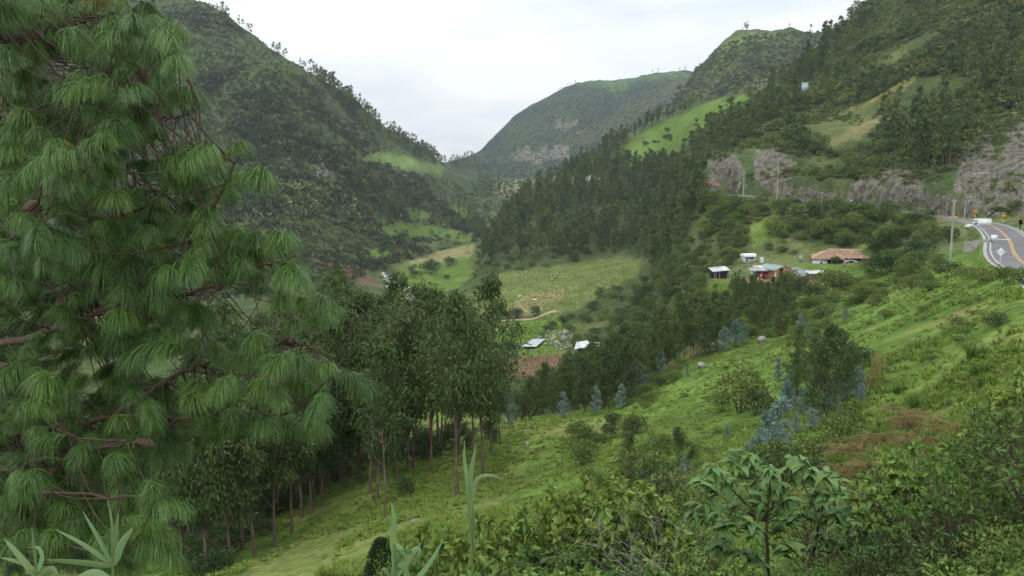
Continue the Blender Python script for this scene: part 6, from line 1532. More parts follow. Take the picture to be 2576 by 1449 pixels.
PF = pole(1398, 446, 417, 'thin pole rising from the forest crest at left', 0.14, arm=False)
PG = pole(1906, 246, 200, 'left one of the twin pale poles on the green crest', 0.17, 640, arm=False)
PH = pole(1916, 246, 198, 'right one of the twin pale poles on the green crest', 0.17, 645, arm=False)
def wire(a, b, sag, r, lab):
    a = np.array(a, float); b = np.array(b, float); t = np.linspace(0, 1, 24)[:, None]
    P = a + (b - a) * t; P[:, 2] -= (sag * 4 * t * (1 - t))[:, 0]
    g = Geo(); tube(g, P - a, r, r, 4); tag(inst('power_line', g.mesh('power_line', BLACKP), None, a), lab, 'cable')
top = lambda q: (q[0].x, q[0].y, q[0].z + q[1] - 0.3)
wire(top(PA), top(PC), 3.0, 0.022, 'thin cable from the thick pole to the far grey pole')
wire(top(PC), top(PD), 1.0, 0.022, 'thin cable between the two far road poles')
wire(top(PG), at(1872, 118, 1380), 6, 0.10, 'long dark cable rising from the green crest to the far hilltop')
# orange post and red roofed kiosk where the road disappears
d = 318; p = at(1779, 480, d); p.z = float(ground_z(p.x, p.y)); e = empty('orange_post', p); zc = at(1779, 457, d).z - p.z
MB().box((0, 0, zc / 2), (0.32, 0.2, zc)).build('post', ORANGE, e); MB().box((0, 0, zc + 0.15), (1.3, 0.3, 0.3)).build('sign_board', REDP, e)
tag(e, 'orange roadside post with a small board at the far road end', 'post')
p = at(1787, 490, 309); p.z = float(ground_z(p.x, p.y)); e = empty('roadside_kiosk', p)
MB().box((0, 0, 1.1), (4.0, 3.0, 2.2)).build('wall', FIBRE, e); MB().poly([(-3.2, -2.2, 2.1), (3.2, -2.2, 2.5), (3.2, 2.2, 3.6), (-3.2, 2.2, 3.2)], [[0, 1, 2, 3]]).build('roof', solid('dull_red_roof', (0.16, 0.07, 0.06), 0.8), e)
tag(e, 'small kiosk with a dull red roof at the far road end', 'hut')
for X, Y, d, lab in [(2400, 546, 231, 'yellow concrete block at the road edge below the leftmost chevron'), (2063.6, 513, 268, 'yellow concrete block at the road edge near the thin pole')]:
    p = at(X, Y, d); p.z = float(ground_z(p.x, p.y)); o = MB().prism([(-0.9, 0), (0.9, 0), (0.75, 0.45), (-0.75, 0.45)], -0.3, 0.3).build('barrier_block', YELLOWP); o.location = p; tag(o, lab, 'barrier')
# retaining wall beside the road
a = hit(2424, 622); b = hit(2494, 622)
a = at(2424, 624, 152); b = at(2490, 622, 147)
DA, DB = a.y, b.y
dv = Vector((b.x - a.x, b.y - a.y, 0)); L = dv.length; rz = math.atan2(dv.y, dv.x)
e = empty('retaining_wall', (a.x, a.y, min(a.z, b.z) - 0.6), rz); tag(e, 'pale concrete retaining wall below the road bend', 'wall')
h1 = at(2424, 605, DA).z - e.location.z; h2 = at(2490, 602, DB).z - e.location.z
MB().prism([(0, 0), (L * 0.36, 0), (L * 0.36, h1), (0, h1 - 0.15)], 0, 0.35).build('wall_section', CONC, e)
MB().prism([(L * 0.362, 0), (L, 0), (L, h2), (L * 0.362, h1 + 0.25)], -0.08, 0.35).build('wall_section', CONC, e)
MB().box((L + 0.45, 0.3, h2 + 0.25), (0.8, 0.6, 1.0)).build('end_block', WHITE, e)
MB().bar((L + 1.0, 0.2, h2 - 1.6), (L + 1.0, 0.2, h2 + 0.4), 0.09, 8).build('guard_post', METAL, e)
MB().bar((L + 1.0, 0.2, h2 + 0.1), (L + 3.2, 0.9, h2 + 0.1), 0.06, 6).build('guard_rail', WHITE, e)
# ------------------------------------------------------------------ farm
def gz(p): p.z = float(ground_z(p.x, p.y)); return p
# brick house: gable end to the right front, roof ridge running back to the left
p = gz(at(1949, 700, 207)); rz = R(24)
W_, L_, HE, HA = 5.2, 6.0, 2.35, 3.25
e = empty('brick_house', p, rz); tag(e, 'brick farmhouse with pale framed gable and green sheet roof', 'house')
MB().prism([(0, -0.4), (W_, -0.4), (W_, HE), (W_ / 2, HA), (0, HE)], 0, L_).build('wall', BRICK, e)
f = 0.24
MB().box((f / 2, -0.04, HE / 2 - 0.2), (f, 0.1, HE + 0.4)).build('corner_column', RENDER_, e)
MB().box((W_ - f / 2, -0.04, HE / 2 - 0.2), (f, 0.1, HE + 0.4)).build('corner_column', RENDER_, e)
MB().box((W_ / 2, -0.045, HA / 2 - 0.2), (f, 0.1, HA + 0.2)).build('centre_column', RENDER_, e)
MB().box((W_ / 2, -0.05, HE - 0.1), (W_, 0.1, 0.2)).build('tie_beam', RENDER_, e)
for s in (0, 1):
    a = np.array((W_ * s, -0.052, HE)); b = np.array((W_ / 2, -0.052, HA)); n_ = np.array((0, 0, 0.2))
    MB().poly([a - n_, b - n_, b, a, a - n_ + (0, 0.09, 0), b - n_ + (0, 0.09, 0), b + (0, 0.09, 0), a + (0, 0.09, 0)], [[0, 1, 2, 3], [4, 7, 6, 5], [3, 2, 6, 7], [0, 4, 5, 1]]).build('gable_beam', RENDER_, e)
rf_ = MB().sheet((-0.55, L_ + 0.3, HE - 0.12), (-0.55, -0.25, HE - 0.12), (W_ / 2, -0.25, HA + 0.08), (W_ / 2, L_ + 0.3, HA + 0.08), 22, 0.03).build('roof', GREENR, e)
MB().sheet((W_ + 0.5, -0.25, HE - 0.12), (W_ + 0.5, L_ + 0.3, HE - 0.12), (W_ / 2, L_ + 0.3, HA + 0.08), (W_ / 2, -0.25, HA + 0.08), 22, 0.03).build('roof_slope', GREENR, rf_)
MB().box((1.35, -0.03, 1.35), (0.12, 0.06, 0.3)).build('wall_vent', DARK, e)
# lean-to with the red door
p2 = gz(at(1898, 702, 208.5)); e = empty('lean_to', p2, R(4)); tag(e, 'long lean-to shed with grey sheet roof and red door left of the brick house', 'shed')
MB().box((2.4, 2.2, 1.0), (4.9, 0.15, 2.4)).build('back_wall', MAROON, e); MB().box((0.0, 1.1, 1.0), (0.15, 2.2, 2.3)).build('side_wall', GREYW, e)
MB().box((0.95, 0.55, 0.9), (1.8, 0.12, 2.1)).build('front_wall', MAROON, e); MB().box((3.6, 0.75, 0.45), (2.0, 0.12, 1.0)).build('low_wall', BRICK, e)
MB().box((2.2, 0.35, 0.95), (0.85, 0.08, 1.9)).build('door', REDP, e); MB().box((0.3, 0.45, 1.25), (0.5, 0.06, 0.6)).build('window', GREYW, e)
MB().sheet((-0.9, -0.35, 1.95), (5.1, -0.35, 1.95), (5.1, 2.5, 2.55), (-0.9, 2.5, 2.55), 26, 0.025).build('roof', FIBRE, e)
MB().sheet((0.8, 2.5, 2.52), (4.6, 2.5, 2.52), (4.6, 4.6, 2.9), (0.8, 4.6, 2.9), 14, 0.025).build('back_roof', ZINC, e)
for x in (-0.6, 1.6, 4.8): MB().bar((x, -0.2, -0.3), (x, -0.2, 1.95), 0.06, 6).build('roof_post', WOOD, e)
for x in np.linspace(2.9, 4.6, 6): MB().box((x, 2.1, 1.3), (0.18, 0.05, 1.2)).build('hanging_cloth', solid('cloth_%d' % int(x * 10), [(0.3, 0.05, 0.06), (0.35, 0.3, 0.32), (0.12, 0.06, 0.1)][int(x * 10) % 3], 0.9), e)
# black shed
p3 = gz(at(1800, 706, 209)); e = empty('black_shed', p3, R(8)); tag(e, 'black plastic walled shed with pale corrugated roof behind the spiky palm-like plant', 'shed')
MB().prism([(-0.55, -0.5), (3.3, -0.5), (3.3, 2.0), (-0.55, 1.75)], 0, 0.06).build('front_wall', DARK, e); MB().box((-0.55, 1.4, 0.7), (0.06, 2.8, 2.3)).build('side_wall', DARK, e); MB().box((1.4, 2.8, 0.9), (3.9, 0.06, 2.6)).build('back_wall', DARK, e)
for x in (-0.4, 0.05, 0.9, 3.0): MB().bar((x, -0.06, -0.4), (x + 0.08, -0.06, 1.8), 0.055, 6).build('post', solid('pale_pole_%d' % int(x * 100 + 50), (0.42, 0.37, 0.30), 0.9), e)
MB().sheet((-0.9, -0.5, 1.72), (3.6, -0.5, 2.05), (3.6, 3.1, 2.75), (-0.9, 3.1, 2.45), 20, 0.03).build('roof', ZINC, e)
# tarpaulin heap on poles, pen with pale roof
p4 = gz(at(2000, 704, 206)); e = empty('tarpaulin_shelter', p4, R(2)); tag(e, 'sagging grey tarpaulin stretched over poles right of the brick house', 'shelter')
nx, ny = 22, 14; xx, yy = np.meshgrid(np.linspace(0, 3.9, nx), np.linspace(0, 3.4, ny))
zz = 0.95 + 0.42 * yy + 0.35 * np.sin(xx * 1.1 + 0.5) * (yy / 3.4) + fbm(xx + 3, yy, 0.8, 4) * 0.17
i = np.arange(nx * ny).reshape(ny, nx); g = Geo(); g.add(np.stack([xx, yy, zz], 2).reshape(-1, 3), np.stack([i[:-1, :-1], i[:-1, 1:], i[1:, 1:], i[1:, :-1]], 2).reshape(-1, 4))
inst('tarpaulin', g.mesh('tarpaulin', TARP, True), e)
for x, y in ((0.1, 0.1), (1.9, 0.05), (3.8, 0.1), (0.1, 3.3), (3.8, 3.3)): MB().bar((x, y, -0.3), (x, y, 0.95 + 0.4 * y), 0.05, 6).build('post', WOOD, e)
p5 = gz(at(2036, 709, 204)); e = empty('animal_pen', p5, R(3)); tag(e, 'open animal pen with a pale corrugated roof and slanting rails', 'pen')
MB().sheet((-0.1, 0.2, 1.72), (5.6, 0.2, 1.72), (5.4, 2.6, 2.35), (-0.3, 2.6, 2.35), 24, 0.03).build('roof', ZINC, e)
MB().box((2.7, 2.4, 0.7), (5.4, 0.08, 2.0)).build('back_wall', FIBRE, e)
for x in (0, 1.4, 2.8, 4.2, 5.5): MB().bar((x, 0.1, -0.4), (x, 0.1, 1.72), 0.06, 6).build('post', WOOD, e)
for z0, z1 in ((1.35, 0.85), (0.95, 0.4), (0.55, 0.5)): MB().bar((0, 0.0, z0), (5.5, -0.04, z1), 0.045, 5).build('rail', WOOD, e)
# path fence to the tiled house
e0 = gz(at(2098, 700, 206)); e = empty('pole_fence', e0); tag(e, 'rough pole fence climbing from the pen towards the tiled house', 'fence')
pts = [gz(at(X, Y, dd)) for X, Y, dd in [(2098, 700, 206), (2115, 694, 209), (2135, 689, 212), (2152, 683, 215)]]
for a, b in zip(pts[:-1], pts[1:]):
    for z in (0.4, 0.8): MB().bar(np.array(a - e0) + (0, 0, z), np.array(b - e0) + (0, 0, z), 0.045, 5).build('rail', WOOD, e)
for a in pts: MB().bar(np.array(a - e0) - (0, 0, 0.3), np.array(a - e0) + (0, 0, 1.1), 0.07, 6).build('post', WOOD, e)
# tiled house
def P3(X, Y, d): return np.array(at(X, Y, d))
o3 = np.array(gz(at(2086, 664, 222))); e = empty('tiled_house', o3); tag(e, 'low whitewashed house with a long clay tile roof under the road bank', 'house')
apex, rr_ = P3(2084, 627, 228), P3(2228, 629, 233)
fl, fr, ml, mr = P3(2041, 652, 222.5), P3(2127, 654, 220.5), P3(2112, 650.5, 222.5), P3(2230, 650.8, 227)
bl, br_ = P3(2041, 640, 233), P3(2230, 638, 240)
def tiled(a, b, c, d, n, name, par):
    """rows of barrel tiles between lower edge a-b and upper edge d-c (c may equal d)"""
    a, b, c, d = [np.array(q) - o3 for q in (a, b, c, d)]
    nn = nrm(np.cross(b - a, (c + d) / 2 - (a + b) / 2)); nn = nn if nn[2] > 0 else -nn
    g = Geo(); rg = np.random.default_rng(int(n))
    rows = 9
    for k in range(n):
        t0, t1 = k / n, (k + 1) / n
        for j in range(rows):
            s0, s1 = j / rows, (j + 1) / rows + 0.015
            q = lambda t, s: (a + (b - a) * t) * (1 - s) + (d + (c - d) * t) * s
            h = np.linalg.norm(q(t1, s0) - q(t0, s0)) * 0.35; lf = 0.035
            A = q(t0, s0) + nn * lf; B = q((t0 + t1) / 2, s0) + nn * (h + lf); C = q(t1, s0) + nn * lf
            A2 = q(t0, s1); B2 = q((t0 + t1) / 2, s1) + nn * h * 0.8; C2 = q(t1, s1)
            g.add(np.array([A, B, B2, A2, C, C2]), np.array([[0, 1, 2, 3], [1, 4, 5, 2]]), tints(rg, 1, 0.28, 0.12)[0])
    m_, nt, b_ = (TILEV if 'TILEV' in globals() else None), None, None
    return inst(name, g.mesh(name, TILET), par)
TILET = foliage('clay_tile_rows', (0.285, 0.195, 0.135), (0.285, 0.195, 0.135), 0.9, 0.0, 0.1)
rfm = tiled(ml, mr, rr_, apex, 58, 'roof', e)
tiled(fl, fr, apex, apex, 40, 'wing_roof', e)
MB().poly([bl - o3, br_ - o3, rr_ - o3, apex - o3], [[0, 1, 2, 3]]).build('back_roof', TILE, e)
MB().poly([bl - o3, fl - o3, apex - o3], np.array([[0, 1, 2]])).build('side_roof', TILE, e)
MB().poly([fr - o3, ml - o3 + (0.3, 1.0, 0), apex - o3], np.array([[0, 1, 2]])).build('valley_roof', TILE, e)
MB().bar(apex - o3, rr_ - o3, 0.16, 6).build('ridge_tile', solid('pale_ridge', (0.42, 0.36, 0.29), 0.9), rfm)
MB().bar(apex - o3, fr - o3, 0.12, 6).build('hip_tile', TILE, rfm); MB().bar(apex - o3, fl - o3, 0.12, 6).build('hip_tile', TILE, rfm)
def wallq(a, b, h, mat, name, inset=0.35):
    a = np.array(a) - o3; b = np.array(b) - o3; a = a + (0, inset, 0); b = b + (0, inset, 0)
    V = [a - (0, 0, h), b - (0, 0, h), b - (0, 0, 0.02), a - (0, 0, 0.02)]; V += [v + np.array((0, 0.25, 0)) for v in V]
    return MB().poly(V, [[0, 1, 2, 3], [5, 4, 7, 6], [3, 2, 6, 7], [1, 5, 6, 2], [4, 0, 3, 7]]).build(name, mat, e)
wl = fl + (fr - fl) * 0.06; wm = fl + (fr - fl) * 0.50; wallq(wl, wm, 2.4, LIME, 'wall', 0.5)
wallq(wm + (0.02, 0.6, 0), fr, 2.4, DARK, 'porch_back_wall', 1.2); wallq(ml, mr, 2.4, MAROON, 'veranda_wall', 1.6)
q = fl + (fr - fl) * 0.33 - o3; MB().box(q + (0, 0.48, -1.1), (0.85, 0.06, 1.0)).build('window', GLASS, e)
for s in (0.62, 0.98): q = fl + (fr - fl) * s - o3; MB().bar(q + (0, 0.4, -2.4), q + (0, 0.4, -0.05), 0.09, 6).build('porch_post', GREYW, e)
for s in (0.2, 0.5, 0.8): q = ml + (mr - ml) * s - o3; MB().bar(q + (0, 0.35, -2.4), q + (0, 0.35, -0.05), 0.08, 6).build('veranda_post', GREYW, e)
# grey sheet and poles in front of the tiled house
p6 = gz(at(2125, 672, 214)); e = empty('sheet_covered_rack', p6); tag(e, 'grey sheet thrown over a pole rack in front of the tiled house', 'rack')
xx, yy = np.meshgrid(np.linspace(0, 3.4, 16), np.linspace(0, 1.6, 8)); zz = 1.6 + 0.3 * np.sin(xx) - 0.3 * (yy - 0.8) ** 2 + fbm(xx, yy, 0.6, 3) * 0.12
i = np.arange(128).reshape(8, 16); g = Geo(); g.add(np.stack([xx, yy, zz], 2).reshape(-1, 3), np.stack([i[:-1, :-1], i[:-1, 1:], i[1:, 1:], i[1:, :-1]], 2).reshape(-1, 4)); inst('sheet', g.mesh('sheet', TARP, True), e)
for x in (0.1, 3.3):
    for y in (0.1, 1.5): MB().bar((x, y, -0.6), (x, y, 1.6), 0.05, 6).build('post', WOOD, e)
MB().bar((-6.5, -0.3, 0.5), (5.5, -0.2, 1.6), 0.05, 5).build('long_pole', WOOD, e)
# little white-roofed shelter and tank above the farm
p7 = gz(at(1882, 645, 232)); e = empty('white_shelter', p7, R(10)); tag(e, 'little caravan-like shelter with a curved white roof and dark window above the farm', 'shelter')
MB().box((0, 0, 0.75), (3.3, 1.8, 1.8)).build('wall', GREYW, e)
MB().prism([(-1.2, 1.62), (1.2, 1.62), (1.1, 2.1), (0.6, 2.35), (-0.6, 2.35), (-1.1, 2.1)], -1.85, 1.85, 'x').build('roof', WHITE, e)
MB().box((0.5, -0.92, 1.15), (1.5, 0.05, 0.6)).build('window', GLASS, e); MB().box((-0.75, -0.92, 0.95), (0.5, 0.05, 0.9)).build('door', DARK, e); MB().box((0.45, -0.95, 0.78), (1.9, 0.06, 0.08)).build('window_sill', WHITE, e)
p8 = gz(at(1917, 642, 231)); g = Geo(); tube(g, [(0, 0, -0.2), (0, 0, 0.6), (0, 0, 1.2), (0, 0, 1.35)], 0.62, 0.5, 14); o = inst('water_tank', g.mesh('water_tank', GREYW, True), None, p8); tag(o, 'small pale round water tank right of the white-roofed shelter', 'tank')
p8 = gz(at(2014, 660, 226)); o = MB().box((0, 0, 0.9), (0.9, 0.5, 2.2)).box((0, 0, 2.05), (1.1, 0.7, 0.15)).build('stone_niche', CONC); o.location = p8; tag(o, 'small grey block standing left of the tiled house', 'pillar')
# yard things
YARD = [(1906, 700, 205.5, 0.35, YELLOWP, 'yellow bucket in the farm yard before the lean-to', 'bucket'), (1916, 704, 205, 0.25, WHITE, 'white pail in the farm yard below the red wall', 'pail'), (2004, 709, 203.5, 0.3, WHITE, 'white pail at the foot of the tarpaulin shelter', 'pail')]
for X, Y, d, r, mt, lab, cat in YARD:
    q = gz(at(X, Y, d)); g = Geo(); tube(g, [(0, 0, 0), (0, 0, r), (0, 0, r * 2)], r * 0.8, r, 10); tag(inst(cat, g.mesh(cat, mt), None, q), lab, cat)
q = gz(at(1895, 706, 204)); o = MB().box((0, 0, 0.45), (1.3, 0.5, 0.06)).bar((-0.5, 0, 0), (-0.5, 0, 0.44), 0.05).bar((0.5, 0, 0), (0.5, 0, 0.44), 0.05).build('bench', WHITE); o.location = q; tag(o, 'white bench in the farm yard below the red door', 'bench')
q = gz(at(2026, 716, 202)); o = MB().box((0, 0, 0.2), (1.0, 0.5, 0.4)).build('crate', DARK); o.location = q; o.rotation_euler.z = 0.3; tag(o, 'dark box lying on bare soil below the pen', 'box')
# spiky dracaena-like plants
def make_spiky(h, heads, seed, L=1.5):
    rg = np.random.default_rng(seed); gs = Geo(); gl = Geo()
    for k in range(heads):
        q = rg.random() * 6.28; rr = rg.uniform(0.2, 1.7) if heads > 1 else 0; t_ = np.array((math.cos(q) * rr, math.sin(q) * rr, h * rg.uniform(0.45, 1.0)))
        tube(gs, resample(np.array([(rg.normal(0, .2), rg.normal(0, .2), -0.3), t_ * (0.5, 0.5, 0.5), t_]), 6), 0.16, 0.10, 6)
        n = 30; a = rg.random(n) * 6.283; el = rg.uniform(-0.35, 1.2, n)
        out = np.stack([np.cos(a), np.sin(a), 0 * a], 1); D0 = out * np.cos(el)[:, None] + np.array((0, 0, 1.0)) * np.sin(el)[:, None]
        S = np.stack([-np.sin(a), np.cos(a), 0 * a], 1); l = L * rg.uniform(0.7, 1.1, n)
        P = [t_ + D0 * (l * s)[:, None] + np.array((0, 0, -1.0)) * (l * 0.55 * s ** 2)[:, None] for s in (0.02, 0.35, 0.7, 1.0)]
        w = [0.05, 0.10, 0.08, 0.005]
        V = np.stack([P[i // 2] + S * w[i // 2] * (1 if i % 2 else -1) for i in range(8)], 1)
        b = (np.arange(n) * 8)[:, None]
        F = np.concatenate([b + [[0, 1, 3, 2]], b + [[2, 3, 5, 4]], b + [[4, 5, 7, 6]]])
        gl.add(V.reshape(-1, 3), F, np.repeat(tints(rg, n, 0.25, 0.1), 8, 0))
    return gs.mesh('trunk', STEM), gl.mesh('leaves', SPIKY)
SPIKY = foliage('spiky_leaf', (0.12, 0.19, 0.065), (0.12, 0.19, 0.065), 0.4, 0.2, 0.4)
for X, Y, d, h, n, L, lab in [(1855, 728, 200, 5.2, 10, 1.7, 'big spiky palm-like plant in front of the black shed'), (1897, 708, 204, 1.9, 1, 0.6, 'tiny palm-like plant before the red door')]:
    q = gz(at(X, Y, d)); e = empty('spiky_plant', q); tag(e, lab, 'plant')
    for m_ in make_spiky(h, n, X, L): inst(m_.name.split('.')[0], m_, e)
# ------------------------------------------------------------------ valley floor things
q = gz(at(1342, 872, 344)); e = empty('plastic_sheet', q); tag(e, 'flat pale grey plastic sheet stretched over a low frame on the meadow', 'sheet')
c4 = [gz(at(X, Y, d)) for X, Y, d in [(1312, 876, 338), (1349, 879, 335), (1372, 866, 346), (1341, 861, 352)]]
zt = max(v.z for v in c4) + 0.5
g = Geo(); c4 = [Vector((v.x, v.y, v.z + 0.9)) - q for v in c4]
n = 8; t_ = np.linspace(0, 1, n); A, B, C, D = [np.array(v) for v in c4]
V = np.array([[(A * (1 - u) + B * u) * (1 - v) + (D * (1 - u) + C * u) * v + (0, 0, 0.12 * math.sin(u * 6) * math.sin(v * 3)) for u in t_] for v in t_]).reshape(-1, 3)
i = np.arange(n * n).reshape(n, n); g.add(V, np.stack([i[:-1, :-1], i[:-1, 1:], i[1:, 1:], i[1:, :-1]], 2).reshape(-1, 4)); inst('sheet', g.mesh('sheet', PLAST), e)
for v in (A, B, C, D): MB().bar(v - (0, 0, 1.3), v, 0.06, 5).build('post', WOOD, e)
# white sheeted roof half hidden by the tree band
q = gz(at(1480, 900, 285)); q.z -= 0.6; e = empty('white_roofed_shed', q, R(-15)); tag(e, 'shed with wrinkled white plastic roof behind the diagonal tree band', 'shed')
MB().box((0, 0, 0.9), (6.5, 5, 2.8)).build('wall', DARK, e)
xx, yy = np.meshgrid(np.linspace(-4.2, 4.2, 20), np.linspace(-3.2, 3.2, 14)); zz = 4.4 - 0.55 * np.abs(yy) - 0.18 * np.abs(xx) + fbm(xx, yy, 1.0, 3) * 0.25
i = np.arange(280).reshape(14, 20); g = Geo(); g.add(np.stack([xx, yy, zz], 2).reshape(-1, 3), np.stack([i[:-1, :-1], i[:-1, 1:], i[1:, 1:], i[1:, :-1]], 2).reshape(-1, 4)); inst('roof', g.mesh('roof', ZINC), e)
# cream house on the forest crest, roofs and van at left
q = gz(at(1492, 442, 700)); e = empty('cream_house', q, R(8)); tag(e, 'cream flat-roofed house among trees under the green hill', 'house')
MB().box((0, 0, 3.5), (11, 7, 6)).build('wall', CREAM, e); MB().box((3.8, -3.55, 3.2), (2.2, 0.12, 3.0)).build('window', GLASS, e); MB().box((-2.5, -3.55, 4.2), (1.2, 0.12, 1.2)).build('window', GLASS, e); MB().box((0, 0, 6.6), (11.5, 7.5, 0.3)).build('roof', GREYW, e); MB().bar((-2.4, 0, 6.7), (-2.4, 0, 7.9), 0.6, 10).build('roof_tank', WHITE, e)
q = gz(at(1518, 446, 690)); e = empty('white_cabin', q, R(30)); tag(e, 'tiny white cabin right of the cream house', 'cabin'); MB().box((0, 0, 1.6), (3, 3.4, 3.6)).build('wall', WHITE, e); MB().sheet((-1.9, -2.1, 3.3), (1.9, -2.1, 3.3), (1.9, 2.1, 4.0), (-1.9, 2.1, 4.0), 8, 0.03).build('roof', ZINC, e)
q = gz(at(2026, 190, 470)); e = empty('blue_hut', q); tag(e, 'tiny pale blue hut high among trees on the right slope', 'hut'); MB().box((0, 0, 1.9), (2.8, 2.4, 4.4)).build('wall', solid('pale_blue_paint', (0.42, 0.55, 0.62), 0.8), e); MB().box((0, 0, 4.2), (3.4, 3.0, 0.2)).build('roof', WHITE, e)
for X, Y, d, w_, mt, lab in [(868, 756, 395, 7, FIBRE, 'grey sheet roofed house half hidden by riverside trees'), (905, 760, 398, 5, ZINC, 'small white roofed shed beside the grey roofed riverside house')]:
    q = gz(at(X, Y, d)); e = empty('riverside_house', q, R(12)); tag(e, lab, 'house'); MB().box((0, 0, 1.0), (w_, 5, 2.6)).build('wall', LIME, e)
    MB().sheet((-w_ / 2 - .4, -3, 2.2), (w_ / 2 + .4, -3, 2.2), (w_ / 2 + .4, 0.2, 3.4), (-w_ / 2 - .4, 0.2, 3.4), 14, 0.04).build('roof', mt, e); MB().box((w_ * .2, -2.55, 1.2), (1.0, .1, 1.2)).build('window', GLASS, e)
q = gz(at(722, 806, 360)); q.z += 1.0; e = empty('white_van', q, R(200)); tag(e, 'white van parked in the valley seen through the pine', 'van')
MB().prism([(-2.4, 0.4), (2.5, 0.4), (2.6, 1.1), (2.0, 1.3), (1.4, 2.2), (-2.4, 2.25)], -0.95, 0.95).build('body', WHITE, e)
for s in (-1, 1):
    MB().box((-0.4, s * 0.955, 1.65), (2.8, 0.03, 0.5)).build('side_window', GLASS, e)
    for x in (1.6, -1.5):
        w = MB().bar((x, s * 0.75, 0.36), (x, s * 0.97, 0.36), 0.36, 14).build('wheel', RUBBER, e)
MB().poly([(2.02, -0.8, 1.32), (2.02, 0.8, 1.32), (1.44, 0.75, 2.14), (1.44, -0.75, 2.14)], [[0, 1, 2, 3]]).build('windscreen', GLASS, e)
# river glimpses and the dirt path
WATER, nt, b = new_mat('rapids')
tcw = N(nt, 'ShaderNodeTexCoord').outputs['Object']; fw = noise(nt, 0.5, 4, 0.7, tcw).outputs['Fac']
nt.links.new(mixc(nt, maprange(nt, fw, 0.4, 0.6, 0, 1), (0.10, 0.12, 0.11), (0.62, 0.64, 0.63)), b.inputs['Base Color']); b.inputs['Roughness'].default_value = 0.25; bump(nt, b, fw, 0.3)
def drape(pts, w, lift, name, mat, wv=0.0):
    P = np.array([gz(at(X, Y, d)) for X, Y, d in pts]); C = resample(P, 90); C[:, 2] = ground_z(C[:, 0], C[:, 1])
    T = nrm(np.gradient(C[:, :2], axis=0)); S = np.stack([T[:, 1], -T[:, 0]], 1); ww = w * (1 + wv * np.sin(np.arange(90) * 0.7))
    cols_ = np.linspace(-1, 1, 5); V = np.zeros((90, 5, 3))
    for j, c in enumerate(cols_):
        xy = C[:, :2] + S * (ww * c)[:, None]; V[:, j, :2] = xy; V[:, j, 2] = (np.maximum(ground_z(xy[:, 0], xy[:, 1]), C[:, 2]) if name == 'river' else ground_z(xy[:, 0], xy[:, 1])) + lift
    i = np.arange(450).reshape(90, 5)
    return tag(mesh_np(name, V.reshape(-1, 3), np.stack([i[:-1, :-1], i[:-1, 1:], i[1:, 1:], i[1:, :-1]], 2).reshape(-1, 4), mat=mat), kind='structure')
drape([(985, 700, 590), (1005, 735, 520), (1030, 752, 485), (1050, 752, 480), (1042, 775, 450), (1036, 800, 420), (1042, 830, 380), (1010, 870, 330)], 6.0, 0.35, 'river', WATER, 0.25)
drape([(1150, 830, 385), (1220, 812, 388), (1290, 800, 392), (1340, 797, 394), (1400, 790, 400)], 1.6, 0.2, 'path', solid('dirt', (0.36, 0.27, 0.17), 0.95, 0.15, 0.5))
# boulders
def make_rock(seed):
    rg = np.random.default_rng(seed); nu, nv = 16, 10
    u, v = np.meshgrid(np.linspace(0, 2 * math.pi, nu, endpoint=False), np.linspace(0.02, math.pi - 0.02, nv))
    D = np.stack([np.cos(u) * np.sin(v), np.sin(u) * np.sin(v), np.cos(v)], 2)
    r = np.ones(u.shape)
    for k in range(9):
        n_ = nrm(rg.normal(size=3)); r = np.minimum(r, rg.uniform(0.62, 0.95) / np.maximum(D @ n_, 0.12))
    P = D * r[..., None] * np.array((1.0, rg.uniform(0.7, 1), rg.uniform(0.6, 0.95))) + 0.03 * fbm(D[..., 0] * 3 + seed, D[..., 1] * 3 + D[..., 2], 1, 3)[..., None] * D
    i = np.arange(nu * nv).reshape(nv, nu); g = Geo()
    g.add(P.reshape(-1, 3), np.stack([i[:-1], i[1:], np.roll(i[1:], -1, 1), np.roll(i[:-1], -1, 1)], 2).reshape(-1, 4))
    return g.mesh('boulder', STONE)
RK = [make_rock(600 + i) for i in range(6)]
rk = np.random.default_rng(66)
for X, Y, px, lab in [(1915, 862, 30, 'large pale boulder on the edge of the grass slope'), (1765, 925, 26, 'mossy grey boulder at the upper end of the tree band'), (2042, 858, 14, 'boulder half hidden by the eucalyptus clump'), (1860, 916, 12, 'small pale stone in the grass below the large boulder'), (1300, 872, 22, 'big split boulder left of the plastic sheet'), (1338, 885, 9, 'black and white stone below the plastic sheet'), (1370, 690, 6, 'stone on the upper meadow'), (1290, 688, 8, 'pale rock at the upper left of the meadow'), (1372, 868, 12, 'stone at the right corner of the plastic sheet'), (1600, 1085, 9, 'grey stone in the lower grass'), (1325, 1120, 16, 'brownish stone low in the grass near the stand'), (1040, 1315, 14, 'pale flat stone on the grass inside the stand')]:
    p = hit(X, Y); s = px / 2147 * p.y * 0.55
    tag(inst('boulder', RK[int(rk.integers(6))], None, p + Vector((0, 0, s * 0.35)), (rk.random(), rk.random() * 0.4, rk.random() * 6), s), lab, 'boulder')
_p = sample([(1340, 850), (1380, 835), (1440, 828), (1460, 850), (1440, 880), (1400, 885), (1372, 860)], 58, (290, 400), rk)
for x, y, z in np.concatenate([_p, sample([(1260, 870), (1300, 880), (1310, 900), (1250, 900)], 12, (290, 400), rk)]):
    s = rk.uniform(0.35, 1.3) * (0.8 + (rk.random() < 0.12) * 0.9)
    tag(inst('boulder', RK[int(rk.integers(6))], None, (x, y, z + s * 0.25), (rk.random(), rk.random() * 0.4, rk.random() * 6), s), 'grey boulder scattered on the grass around the plastic sheet', 'boulder', 'boulders around the plastic sheet')
